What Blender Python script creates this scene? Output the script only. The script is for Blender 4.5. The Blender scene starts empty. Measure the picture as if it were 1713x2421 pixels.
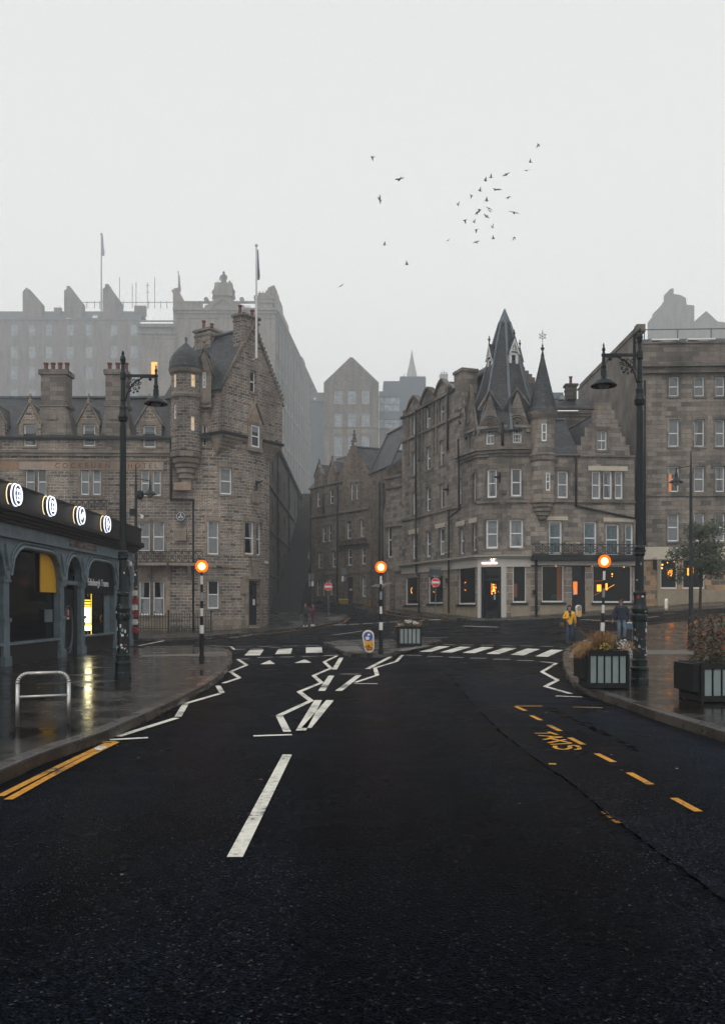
import bpy, bmesh, math, random
import numpy as np
from mathutils import Vector, Matrix
random.seed(7)
scene = bpy.context.scene
R = math.radians
# ---------------------------------------------------------------- camera, world, sun, exposure
CX, HY, F, CH = 856.5, 1435.0, 2123.0, 1.57      # photo centre, horizon, focal length (px of the 1713x2421 photo), eye height (m)
cam = bpy.data.cameras.new('camera'); camo = bpy.data.objects.new('camera', cam)
scene.collection.objects.link(camo); scene.camera = camo
camo.location = (0, 0, CH); camo.rotation_euler = (R(90), 0, 0)
cam.sensor_fit = 'VERTICAL'; cam.sensor_height = 36; cam.lens = 36*F/2421
cam.shift_y = (HY-1210.5)/2421; cam.clip_start = 0.1; cam.clip_end = 6000
world = bpy.data.worlds.new('World'); scene.world = world; world.use_nodes = True
wn = world.node_tree; wn.nodes.clear()
SUN_EL, SUN_ROT = 50, 200
sky = wn.nodes.new('ShaderNodeTexSky'); sky.sky_type = 'NISHITA'; sky.sun_disc = False
sky.sun_elevation = R(SUN_EL); sky.sun_rotation = R(SUN_ROT)
hs = wn.nodes.new('ShaderNodeHueSaturation'); hs.inputs['Saturation'].default_value = 0.1
sc_ = wn.nodes.new('ShaderNodeVectorMath'); sc_.operation = 'SCALE'; sc_.inputs['Scale'].default_value = 0.02
# overcast veil over the clear-sky model: a little brighter towards the horizon than overhead
tcw = wn.nodes.new('ShaderNodeTexCoord'); sxw = wn.nodes.new('ShaderNodeSeparateXYZ'); wn.links.new(tcw.outputs['Generated'], sxw.inputs[0])
rw = wn.nodes.new('ShaderNodeValToRGB'); wn.links.new(sxw.outputs['Z'], rw.inputs[0]); rw.color_ramp.elements[0].position = .1; rw.color_ramp.elements[0].color = (.96, .95, .905, 1); rw.color_ramp.elements[1].position = .62; rw.color_ramp.elements[1].color = (.74, .745, .74, 1)
mx = wn.nodes.new('ShaderNodeVectorMath'); mx.operation = 'ADD'; wn.links.new(rw.outputs[0], mx.inputs[1])
bg = wn.nodes.new('ShaderNodeBackground'); bg.inputs['Strength'].default_value = 1.0
wo = wn.nodes.new('ShaderNodeOutputWorld')
wn.links.new(sky.outputs[0], hs.inputs['Color']); wn.links.new(hs.outputs[0], sc_.inputs[0])
wn.links.new(sc_.outputs[0], mx.inputs[0]); wn.links.new(mx.outputs[0], bg.inputs['Color'])
wn.links.new(bg.outputs[0], wo.inputs['Surface'])
sl = bpy.data.lights.new('sun', 'SUN'); sl.energy = 0.5; sl.angle = R(25); sl.color = (1, .97, .93)
so = bpy.data.objects.new('sun', sl); scene.collection.objects.link(so)
so.rotation_euler = (R(90-SUN_EL), 0, R(-SUN_ROT+180)); so.location = (0, 0, 60)
vs = scene.view_settings; vs.view_transform = 'Standard'; vs.look = 'None'; vs.exposure = 0.2; vs.gamma = 1
cy = scene.cycles
cy.use_denoising = True; cy.max_bounces = 6; cy.diffuse_bounces = 3; cy.glossy_bounces = 3; cy.transmission_bounces = 3
cy.volume_bounces = 2; cy.sample_clamp_indirect = 4; cy.caustics_reflective = False; cy.caustics_refractive = False
cy.volume_max_steps = 64
# ---------------------------------------------------------------- ground height
CPTS = []
for X in (-45, -30, -18, -9, 0, 9, 18, 30, 45):
    for Y in (-12, 2, 14, 26, 38): CPTS.append((X, Y, 0.0 if not (X > 20 and Y > 30) else .1*(X-20)/10))
def _c(px, Y, z): CPTS.append(((px-CX)/F*Y, Y, z))
for a in ((0, 58, -.05), (200, 58, -.05), (330, 58, -.08), (480, 58.6, -.1), (600, 61, .1), (640, 66, .2), (720, 65, .05), (780, 60, .0),
          (-300, 58, 0), (850, 50, 0), (740, 48, 0), (500, 48, 0), (1000, 50, .1), (1200, 48, .2), (1340, 46, .35),
          (733, 97, 2.45), (790, 94, 2.15), (837, 91, 1.95), (880, 88, 1.6), (912, 84, 1.2), (800, 78, .9), (700, 82, 1.2),
          (952, 70, 1.3), (992, 67, 1.15), (1068, 61.5, .95), (1165, 56.5, .75), (1274, 56.5, .9), (1382, 57, 1.12), (1493, 57, 1.35), (1596, 56.5, 1.5), (1713, 56, 1.7), (1900, 56, 1.9),
          (1040, 58, .6), (1150, 52.5, .45), (1560, 45, .6), (1713, 45, .85), (1440, 41, .25), (640, 100, 2.2), (640, 120, 3.5), (860, 120, 4), (1100, 110, 3.5), (1500, 110, 4), (300, 110, 2)):
    _c(*a)
_A = np.array(CPTS)
def _phi(r2): return 0.5*r2*np.log(r2+1e-9)
_n = len(_A); _d2 = (_A[:, None, 0]-_A[None, :, 0])**2+(_A[:, None, 1]-_A[None, :, 1])**2
_K = np.zeros((_n+3, _n+3)); _K[:_n, :_n] = _phi(_d2)+np.eye(_n)*2.0
_K[:_n, _n] = _K[_n, :_n] = 1; _K[:_n, _n+1] = _K[_n+1, :_n] = _A[:, 0]; _K[:_n, _n+2] = _K[_n+2, :_n] = _A[:, 1]
_w = np.linalg.solve(_K, np.concatenate([_A[:, 2], [0, 0, 0]]))
def gh(x, y):
    k = max((y-31)/8, (abs(x)-22)/8); k = max(0.0, min(1.0, k))
    if k == 0: return 0.0
    k = k*k*(3-2*k)
    cx, cy_ = max(-45, min(50, x)), max(-12, min(125, y))
    r2 = (_A[:, 0]-cx)**2+(_A[:, 1]-cy_)**2
    return k*float(_w[:_n] @ _phi(r2)+_w[_n]+_w[_n+1]*cx+_w[_n+2]*cy_)
def G(px, py, dz=0.0):
    """ground point (plus dz) seen at a pixel of the photo"""
    k = (px-CX)/F; s_ = (HY-py)/F; f = lambda Y: CH+s_*Y-gh(k*Y, Y)-dz
    Y = 2.0
    if f(30*.99) > 0: Y = 29
    while Y < 125 and f(Y) > 0: Y += .6
    lo, hi = Y-.6 if Y > 2.6 else 1.0, Y
    for _ in range(18):
        m = (lo+hi)/2
        if f(m) > 0: lo = m
        else: hi = m
    return Vector((k*hi, hi, gh(k*hi, hi)+dz))
def W(px, py, Y): return Vector(((px-CX)/F*Y, Y, CH+(HY-py)/F*Y))
def XY(px, Y): return ((px-CX)/F*Y, Y)
# ---------------------------------------------------------------- objects
def tag(o, label=None, cat=None, group=None, kind=None):
    if label: o['label'] = label
    if cat: o['category'] = cat
    if group: o['group'] = group
    if kind: o['kind'] = kind
    return o
def link(o): scene.collection.objects.link(o); return o
def thing(name, label, cat, loc=(0, 0, 0), rz=0, group=None):
    o = link(bpy.data.objects.new(name, None)); o.location = loc; o.rotation_euler = (0, 0, rz); o.empty_display_size = .2
    return tag(o, label, cat, group)
def copy_tree(o, parent=None):
    c = o.copy(); link(c)
    if parent is not None: c.parent = parent; c.matrix_parent_inverse = Matrix()
    for ch in list(o.children): copy_tree(ch, c)
    return c
def wloc(o):
    v = Vector((0, 0, 0))
    while o is not None: v += o.location; o = o.parent
    return v
class MB:
    def __init__(s): s.v = []; s.f = []; s.uv = []; s.m = []; s.mi = 0
    def poly(s, pts, uv=None):
        i = len(s.v); s.v += [Vector(p) for p in pts]; s.f.append(list(range(i, i+len(pts)))); s.uv.append(uv); s.m.append(s.mi)
    def box(s, c, d, rz=0, rx=0, ry=0):
        c = Vector(c); h = Vector(d)/2; M = Matrix.Rotation(rz, 3, 'Z') @ Matrix.Rotation(ry, 3, 'Y') @ Matrix.Rotation(rx, 3, 'X')
        s.hexa([c+M @ Vector((x*h.x, y*h.y, z*h.z)) for z in (-1, 1) for x, y in ((-1, -1), (1, -1), (1, 1), (-1, 1))])
    def hexa(s, p):
        i = len(s.v); s.v += [Vector(a) for a in p]
        for f in ((3, 2, 1, 0), (4, 5, 6, 7), (0, 1, 5, 4), (1, 2, 6, 5), (2, 3, 7, 6), (3, 0, 4, 7)):
            s.f.append([i+k for k in f]); s.uv.append(None); s.m.append(s.mi)
    def bar(s, a, b, w, h=None, up=(0, 0, 1)):
        a, b = Vector(a), Vector(b); h = h or w; d = (b-a).normalized(); up = Vector(up)
        if abs(d.dot(up)) > .99: up = Vector((0, 1, 0))
        x = d.cross(up).normalized(); y = x.cross(d).normalized()
        s.hexa([p+x*(sx*w/2)+y*(sy*h/2) for p in (a, b) for sx, sy in ((-1, -1), (1, -1), (1, 1), (-1, 1))])
    def prism(s, pts, z0, z1):
        n = len(pts); g = (lambda z, p: z(p) if callable(z) else z)
        lo = [Vector((p[0], p[1], g(z0, p))) for p in pts]; hi = [Vector((p[0], p[1], g(z1, p))) for p in pts]
        i = len(s.v); s.v += lo+hi
        s.f.append([i+k for k in range(n)][::-1]); s.f.append([i+n+k for k in range(n)])
        for k in range(n): s.f.append([i+k, i+(k+1) % n, i+n+(k+1) % n, i+n+k])
        s.uv += [None]*(n+2); s.m += [s.mi]*(n+2)
    def slab(s, pts, t):
        pts = [Vector(p) for p in pts]; nrm = Vector((0, 0, 0))
        for k in range(len(pts)): nrm += (pts[k]-pts[0]).cross(pts[(k+1) % len(pts)]-pts[0])
        nrm.normalize()
        if nrm.z < 0: nrm = -nrm; pts = pts[::-1]
        n = len(pts); i = len(s.v); s.v += pts+[p-nrm*t for p in pts]
        s.f.append([i+k for k in range(n)]); s.f.append([i+n+k for k in range(n)][::-1])
        for k in range(n): s.f.append([i+n+k, i+n+(k+1) % n, i+(k+1) % n, i+k])
        s.uv += [None]*(n+2); s.m += [s.mi]*(n+2)
    def lathe(s, c, prof, n=16, cap=True, a0=0, a1=2*math.pi, sx=1, sy=1):
        c = Vector(c); full = abs(a1-a0-2*math.pi) < 1e-6; k = n if full else n+1; i = len(s.v)
        for r, z in prof:
            for j in range(k):
                a = a0+(a1-a0)*j/n; s.v.append(c+Vector((r*math.cos(a)*sx, r*math.sin(a)*sy, z)))
        rr = max(p[0] for p in prof)
        for q in range(len(prof)-1):
            for j in range(n):
                j2 = (j+1) % k; s.f.append([i+q*k+j, i+q*k+j2, i+(q+1)*k+j2, i+(q+1)*k+j])
                u0 = (a0+(a1-a0)*j/n)*rr; u1 = (a0+(a1-a0)*(j+1)/n)*rr
                z0, z1 = prof[q][1], prof[q+1][1]; s.uv.append([(u0, z0+c.z), (u1, z0+c.z), (u1, z1+c.z), (u0, z1+c.z)]); s.m.append(s.mi)
        if cap and full:
            if prof[0][0] > 1e-4: s.f.append([i+j for j in range(k)][::-1]); s.uv.append(None); s.m.append(s.mi)
            if prof[-1][0] > 1e-4: s.f.append([i+(len(prof)-1)*k+j for j in range(k)]); s.uv.append(None); s.m.append(s.mi)
    def cyl(s, a, b, r0, r1=None, n=10):
        a, b = Vector(a), Vector(b); r1 = r0 if r1 is None else r1; d = (b-a)
        if d.length < 1e-6: return
        d.normalize(); up = Vector((0, 0, 1)) if abs(d.z) < .95 else Vector((1, 0, 0)); x = d.cross(up).normalized(); y = d.cross(x)
        i = len(s.v)
        for p, r in ((a, r0), (b, r1)): s.v += [p+(x*math.cos(2*math.pi*j/n)+y*math.sin(2*math.pi*j/n))*r for j in range(n)]
        for j in range(n): s.f.append([i+n+j, i+n+(j+1) % n, i+(j+1) % n, i+j])
        s.f.append([i+j for j in range(n)]); s.f.append([i+n+j for j in range(n)][::-1]); s.uv += [None]*(n+2); s.m += [s.mi]*(n+2)
    def tube(s, pts, r, n=8):
        for a, b in zip(pts[:-1], pts[1:]): s.cyl(a, b, r, r, n)
    def ball(s, c, r, n=12, m=8, sc=(1, 1, 1)):
        c = Vector(c); i = len(s.v)
        s.v.append(c+Vector((0, 0, -r*sc[2])))
        for q in range(1, m):
            a = math.pi*q/m-math.pi/2
            for j in range(n): b = 2*math.pi*j/n; s.v.append(c+Vector((r*math.cos(a)*math.cos(b)*sc[0], r*math.cos(a)*math.sin(b)*sc[1], r*math.sin(a)*sc[2])))
        s.v.append(c+Vector((0, 0, r*sc[2]))); t = len(s.v)-1; nf = len(s.f)
        for j in range(n): s.f.append([i, i+1+(j+1) % n, i+1+j])
        for q in range(m-2):
            for j in range(n): s.f.append([i+1+q*n+j, i+1+q*n+(j+1) % n, i+1+(q+1)*n+(j+1) % n, i+1+(q+1)*n+j])
        for j in range(n): s.f.append([t, i+1+(m-2)*n+j, i+1+(m-2)*n+(j+1) % n])
        k = len(s.f)-nf; s.uv += [None]*k; s.m += [s.mi]*k
    def build(s, name, mat, parent=None, smooth=False, local=False):
        off = Vector((0, 0, 0)) if (parent is None or local) else wloc(parent)
        me = bpy.data.meshes.new(name); me.from_pydata([tuple(v-off) for v in s.v], [], s.f)
        mats = mat if isinstance(mat, (list, tuple)) else [mat]
        for m in mats: me.materials.append(m)
        if len(mats) > 1:
            for p, k in zip(me.polygons, s.m): p.material_index = k
        uvl = me.uv_layers.new(name='UVMap').data; me.update()
        for p, uv in zip(me.polygons, s.uv):
            if uv is not None:
                for li, c in zip(p.loop_indices, uv): uvl[li].uv = c
                continue
            nn = p.normal
            if abs(nn.z) > .985:
                for li in p.loop_indices:
                    c = s.v[me.loops[li].vertex_index]; uvl[li].uv = (c.x, c.y)
            else:
                t = Vector((-nn.y, nn.x, 0)).normalized(); b = nn.cross(t)
                for li in p.loop_indices:
                    c = s.v[me.loops[li].vertex_index]; uvl[li].uv = (c.dot(t), c.z if abs(nn.z) < .3 else c.dot(b))
        if smooth:
            for p in me.polygons: p.use_smooth = True
        o = link(bpy.data.objects.new(name, me))
        if parent is not None: o.parent = parent
        return o
def fixn(o):
    bm = bmesh.new(); bm.from_mesh(o.data); bmesh.ops.recalc_face_normals(bm, faces=bm.faces); bm.to_mesh(o.data); bm.free(); return o
# ---------------------------------------------------------------- materials
def nmat(name):
    m = bpy.data.materials.new(name); m.use_nodes = True; t = m.node_tree; b = t.nodes['Principled BSDF']; return m, t, b
def N(t, typ, **kw):
    n = t.nodes.new(typ)
    for k, v in kw.items():
        if k in n.inputs: n.inputs[k].default_value = v
        else: setattr(n, k, v)
    return n
def ramp(t, fac, stops):
    r = t.nodes.new('ShaderNodeValToRGB'); e = r.color_ramp.elements
    while len(e) < len(stops): e.new(.5)
    for x, (p, c) in zip(e, stops): x.position = p; x.color = c if len(c) == 4 else (*c, 1)
    t.links.new(fac, r.inputs[0]); return r
def mixc(t, fac, a, b, typ='MIX'):
    n = t.nodes.new('ShaderNodeMix'); n.data_type = 'RGBA'; n.blend_type = typ
    for sck, v in ((n.inputs[0], fac), (n.inputs[6], a), (n.inputs[7], b)):
        if hasattr(v, 'links'): t.links.new(v, sck)
        else: sck.default_value = v if not isinstance(v, tuple) or len(v) == 4 else (*v, 1)
    return n.outputs[2]
def bump(t, b, h, strength=.3, dist=.02):
    n = N(t, 'ShaderNodeBump', Strength=strength, Distance=dist); t.links.new(h, n.inputs['Height']); t.links.new(n.outputs[0], b.inputs['Normal'])
def plain(name, col, rough=.6, metal=0, var=.15, scale=6, spec=.5, bmp=0.0, em=None, es=0):
    m, t, b = nmat(name); b.inputs['Roughness'].default_value = rough; b.inputs['Metallic'].default_value = metal; b.inputs['Specular IOR Level'].default_value = spec
    tc = N(t, 'ShaderNodeTexCoord'); nz = N(t, 'ShaderNodeTexNoise', Scale=scale, Detail=5.0); t.links.new(tc.outputs['Object'], nz.inputs['Vector'])
    r = ramp(t, nz.outputs[0], [(.3, tuple(c*(1-var) for c in col)), (.7, tuple(min(1, c*(1+var)) for c in col))])
    t.links.new(r.outputs[0], b.inputs['Base Color'])
    if bmp: bump(t, b, nz.outputs[0], bmp)
    if em: b.inputs['Emission Color'].default_value = (*em, 1); b.inputs['Emission Strength'].default_value = es
    return m
def stone(name, c1, c2, mortar, bw=.42, bh=.19, ms=.012, stain=.45, mix2=True, moss=0, tint=None, bs=.5):
    ds = lambda c: tuple(x*.82+(sum(c)/3)*.18 for x in c)
    if tint: tint = ds(tint)
    c1, c2, mortar = ds(c1), ds(c2), ds(mortar)
    if not name.startswith('far'): c1, c2, mortar = (tuple(x*k_ for x in c) for c, k_ in ((c1, 1.15), (c2, 1.38), (mortar, 1.3)))
    m, t, b = nmat(name); b.inputs['Roughness'].default_value = .85; b.inputs['Specular IOR Level'].default_value = .25
    uv = N(t, 'ShaderNodeUVMap'); tc = N(t, 'ShaderNodeTexCoord')
    nd = N(t, 'ShaderNodeTexNoise', Scale=2.2, Detail=2.0); t.links.new(uv.outputs[0], nd.inputs['Vector'])
    dm = N(t, 'ShaderNodeVectorMath', operation='MULTIPLY_ADD'); t.links.new(nd.outputs['Color'], dm.inputs[0]); dm.inputs[1].default_value = (.03, .03, 0); t.links.new(uv.outputs[0], dm.inputs[2])
    def brick(w, h, off, seed):
        br = N(t, 'ShaderNodeTexBrick', offset=off, squash=1.0); br.inputs['Color1'].default_value = (0, 0, 0, 1); br.inputs['Color2'].default_value = (1, 1, 1, 1)
        br.inputs['Mortar'].default_value = (0, 0, 0, 1); br.inputs['Scale'].default_value = 1; br.inputs['Mortar Size'].default_value = ms; br.inputs['Mortar Smooth'].default_value = .3
        br.inputs['Brick Width'].default_value = w; br.inputs['Row Height'].default_value = h; br.inputs['Bias'].default_value = seed
        t.links.new(dm.outputs[0], br.inputs['Vector']); return br
    b1 = brick(bw, bh, .5, 0); b2 = brick(bw*.72, bh*.5, .37, .1)
    ck = N(t, 'ShaderNodeTexBrick', offset=.5); ck.inputs['Color1'].default_value = (0, 0, 0, 1); ck.inputs['Color2'].default_value = (1, 1, 1, 1); ck.inputs['Mortar'].default_value = (0, 0, 0, 1)
    ck.inputs['Scale'].default_value = 1; ck.inputs['Mortar Size'].default_value = 0; ck.inputs['Brick Width'].default_value = bw*3; ck.inputs['Row Height'].default_value = bh
    t.links.new(dm.outputs[0], ck.inputs['Vector'])
    th = N(t, 'ShaderNodeMath', operation='GREATER_THAN'); th.inputs[1].default_value = .62 if mix2 else 2; t.links.new(ck.outputs['Color'], th.inputs[0])
    val = mixc(t, th.outputs[0], b1.outputs['Color'], b2.outputs['Color']); mf = mixc(t, th.outputs[0], b1.outputs['Fac'], b2.outputs['Fac'])
    mid = tuple((x+y)/2*1.05 for x, y in zip(c1, c2))
    st = [(0, c1), (.35, mid), (.7, c2), (1, tint or tuple(c*1.15 for c in c2))]
    col = ramp(t, val, st).outputs[0]
    fine = N(t, 'ShaderNodeTexNoise', Scale=9.0, Detail=6.0); t.links.new(tc.outputs['Object'], fine.inputs['Vector'])
    col = mixc(t, .5, col, ramp(t, fine.outputs[0], [(.3, (.55, .55, .55)), (.7, (1.25, 1.22, 1.2))]).outputs[0], 'MULTIPLY')
    mort = mixc(t, .6, (*mortar, 1), ramp(t, nd.outputs[0], [(.35, (.4, .4, .4)), (.6, (1.1, 1.1, 1.1))]).outputs[0], 'MULTIPLY')
    col = mixc(t, mf, col, mort)
    # streaky grime: noise stretched down the wall
    mp = N(t, 'ShaderNodeMapping'); mp.inputs['Scale'].default_value = (.9, .9, .16); t.links.new(tc.outputs['Object'], mp.inputs[0])
    g = N(t, 'ShaderNodeTexNoise', Scale=.55, Detail=7.0, Roughness=.65); t.links.new(mp.outputs[0], g.inputs['Vector'])
    gr = ramp(t, g.outputs[0], [(.34, (1-stain,)*3), (.5, (1-stain*.35, 1-stain*.38, 1-stain*.42)), (.66, (1.12, 1.08, 1.02))])
    col = mixc(t, 1, col, gr.outputs[0], 'MULTIPLY')
    if moss:
        g2 = N(t, 'ShaderNodeTexNoise', Scale=.35, Detail=5.0); t.links.new(tc.outputs['Object'], g2.inputs['Vector'])
        col = mixc(t, ramp(t, g2.outputs[0], [(.55, (0, 0, 0)), (.72, (moss, moss, moss))]).outputs[0], col, (.07, .08, .04, 1))
    t.links.new(col, b.inputs['Base Color'])
    hh = N(t, 'ShaderNodeMath', operation='MULTIPLY_ADD'); t.links.new(fine.outputs[0], hh.inputs[0]); hh.inputs[1].default_value = .5; 
    inv = N(t, 'ShaderNodeMath', operation='SUBTRACT'); inv.inputs[0].default_value = 1; t.links.new(mf, inv.inputs[1]); t.links.new(inv.outputs[0], hh.inputs[2])
    bump(t, b, hh.outputs[0], bs, .025)
    return m
def slate(name, col=(.045, .052, .062), rw=.28, rh=.2):
    m, t, b = nmat(name); b.inputs['Roughness'].default_value = .5; b.inputs['Specular IOR Level'].default_value = .35
    uv = N(t, 'ShaderNodeUVMap'); br = N(t, 'ShaderNodeTexBrick', offset=.5)
    br.inputs['Color1'].default_value = (*[c*.6 for c in col], 1); br.inputs['Color2'].default_value = (*[c*1.5 for c in col], 1); br.inputs['Mortar'].default_value = (.012, .013, .015, 1)
    br.inputs['Scale'].default_value = 1; br.inputs['Mortar Size'].default_value = .015; br.inputs['Brick Width'].default_value = rw; br.inputs['Row Height'].default_value = rh
    t.links.new(uv.outputs[0], br.inputs['Vector'])
    tc = N(t, 'ShaderNodeTexCoord'); nz = N(t, 'ShaderNodeTexNoise', Scale=1.1, Detail=6.0); t.links.new(tc.outputs['Object'], nz.inputs['Vector'])
    c = mixc(t, 1, br.outputs['Color'], ramp(t, nz.outputs[0], [(.35, (.6, .6, .58)), (.65, (1.35, 1.3, 1.2))]).outputs[0], 'MULTIPLY')
    t.links.new(c, b.inputs['Base Color'])
    iv = N(t, 'ShaderNodeMath', operation='SUBTRACT'); iv.inputs[0].default_value = 1; t.links.new(br.outputs['Fac'], iv.inputs[1]); bump(t, b, iv.outputs[0], .6, .03)
    return m
def glass(name, col, rough=.06, spec=.8, em=None, es=0):
    m, t, b = nmat(name); b.inputs['Roughness'].default_value = rough; b.inputs['Specular IOR Level'].default_value = spec
    tc = N(t, 'ShaderNodeTexCoord'); nz = N(t, 'ShaderNodeTexNoise', Scale=.7, Detail=2.0); t.links.new(tc.outputs['Object'], nz.inputs['Vector'])
    t.links.new(ramp(t, nz.outputs[0], [(.35, tuple(c*.7 for c in col)), (.65, tuple(c*1.3 for c in col))]).outputs[0], b.inputs['Base Color'])
    bump(t, b, nz.outputs[0], .05, .05)
    if em: b.inputs['Emission Color'].default_value = (*em, 1); b.inputs['Emission Strength'].default_value = es
    return m
def glow(name, col, s):
    m, t, b = nmat(name); b.inputs['Base Color'].default_value = (*col, 1); b.inputs['Emission Color'].default_value = (*col, 1); b.inputs['Emission Strength'].default_value = s; return m
M = {}
M['hotel'] = stone('hotel_rubble', (.08, .076, .076), (.185, .16, .14), (.47, .41, .35), .46, .2, .017, .6, tint=(.28, .19, .15))
M['hotel_trim'] = stone('hotel_ashlar', (.17, .14, .115), (.22, .18, .145), (.14, .12, .1), .9, .36, .006, .5, False)
M['hotel_base'] = stone('hotel_base_ashlar', (.2, .155, .11), (.26, .2, .14), (.16, .13, .1), .8, .33, .006, .5, False)
M['corner'] = stone('corner_ashlar', (.13, .12, .112), (.27, .235, .205), (.13, .115, .105), .62, .29, .012, .6, False, moss=.2, tint=(.3, .25, .2))
M['corner_trim'] = stone('corner_trim', (.13, .115, .1), (.19, .165, .145), (.1, .09, .08), .9, .3, .008, .6, False)
M['alley'] = stone('alley_shade_stone', (.045, .042, .04), (.08, .072, .065), (.04, .036, .034), .8, .36, .012, .5, False)  # stone darkened to carry the shade of the alley
M['corner_rub'] = stone('corner_rubble', (.12, .1, .09), (.22, .18, .145), (.3, .26, .22), .42, .2, .012, .45)
M['mid'] = stone('mid_rubble', (.11, .09, .075), (.2, .155, .115), (.11, .09, .075), .5, .24, .01, .6, tint=(.26, .19, .13))
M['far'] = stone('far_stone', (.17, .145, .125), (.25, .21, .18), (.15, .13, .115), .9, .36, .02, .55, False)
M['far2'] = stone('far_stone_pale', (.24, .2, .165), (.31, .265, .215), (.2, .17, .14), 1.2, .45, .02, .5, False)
M['brick_quoin'] = stone('patched_quoin', (.08, .075, .07), (.3, .18, .08), (.3, .27, .22), .55, .3, .012, .2, False)
M['pillar'] = stone('shop_pillar', (.13, .115, .1), (.2, .16, .13), (.42, .38, .33), .8, .42, .016, .25, False)
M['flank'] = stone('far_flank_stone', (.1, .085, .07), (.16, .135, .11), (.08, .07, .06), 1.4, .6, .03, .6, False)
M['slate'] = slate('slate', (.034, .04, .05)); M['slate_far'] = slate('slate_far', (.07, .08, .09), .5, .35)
M['lead'] = plain('lead', (.1, .125, .145), .5, .1, .2, 3)
M['iron'] = plain('black_iron', (.006, .0065, .008), .5, 0, .2, 8, .25)
M['post'] = plain('green_black_paint', (.006, .012, .014), .4, 0, .3, 5, .3)
M['white'] = plain('white_paint', (.62, .62, .6), .45, 0, .08, 4)
M['frame'] = plain('sash_paint', (.78, .79, .8), .45, 0, .06, 4)
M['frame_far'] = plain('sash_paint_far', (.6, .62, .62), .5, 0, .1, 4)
M['g_sky'] = glass('pane_sky_reflection', (.045, .06, .07), spec=1.0)  # grey-blue base colour holds the sky's reflection
M['g_mid'] = glass('pane_mid', (.02, .028, .034), spec=.7)
M['g_dark'] = glass('pane_dark', (.004, .004, .005), spec=.1)
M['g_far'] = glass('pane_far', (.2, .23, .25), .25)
M['g_lit'] = glass('pane_lit', (.5, .3, .1), .2, .5, (1, .58, .2), .55)
M['g_amber'] = glass('pane_amber', (.2, .08, .02), .2, .5, (1, .27, .03), .5)
M['curtain'] = plain('net_curtain', (.22, .235, .245), .9, 0, .2, 8)
M['curtain_teal'] = plain('teal_curtain', (.1, .15, .165), .9, 0, .35, 9)
M['pot'] = plain('chimney_clay', (.14, .045, .03), .8, 0, .3, 8)
M['cream'] = plain('cream_paint', (.5, .44, .35), .55, 0, .1, 3)
M['fascia'] = plain('fascia_paint', (.46, .43, .4), .5, 0, .06, 3)
M['navy'] = plain('navy_paint', (.004, .007, .013), .45, 0, .3, 3, .2)
M['kiosk'] = plain('grey_blue_paint', (.12, .16, .185), .45, 0, .25, 4, .3)
M['kiosk_dark'] = plain('dark_fascia', (.014, .013, .014), .45, 0, .3, 3, .3)
M['lampglow'] = glow('beacon_core', (1, .42, .2), 45)
def shell():
    m = bpy.data.materials.new('orange_globe_shell'); m.use_nodes = True; t = m.node_tree; t.nodes.clear(); o = t.nodes.new('ShaderNodeOutputMaterial')
    tr = N(t, 'ShaderNodeBsdfTransparent', Color=(1, .55, .2, 1)); em = N(t, 'ShaderNodeEmission', Color=(1, .1, .003, 1), Strength=3.6); mxs = N(t, 'ShaderNodeMixShader'); mxs.inputs[0].default_value = .5
    t.links.new(tr.outputs[0], mxs.inputs[1]); t.links.new(em.outputs[0], mxs.inputs[2]); t.links.new(mxs.outputs[0], o.inputs['Surface']); return m
M['shell'] = shell()
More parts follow.
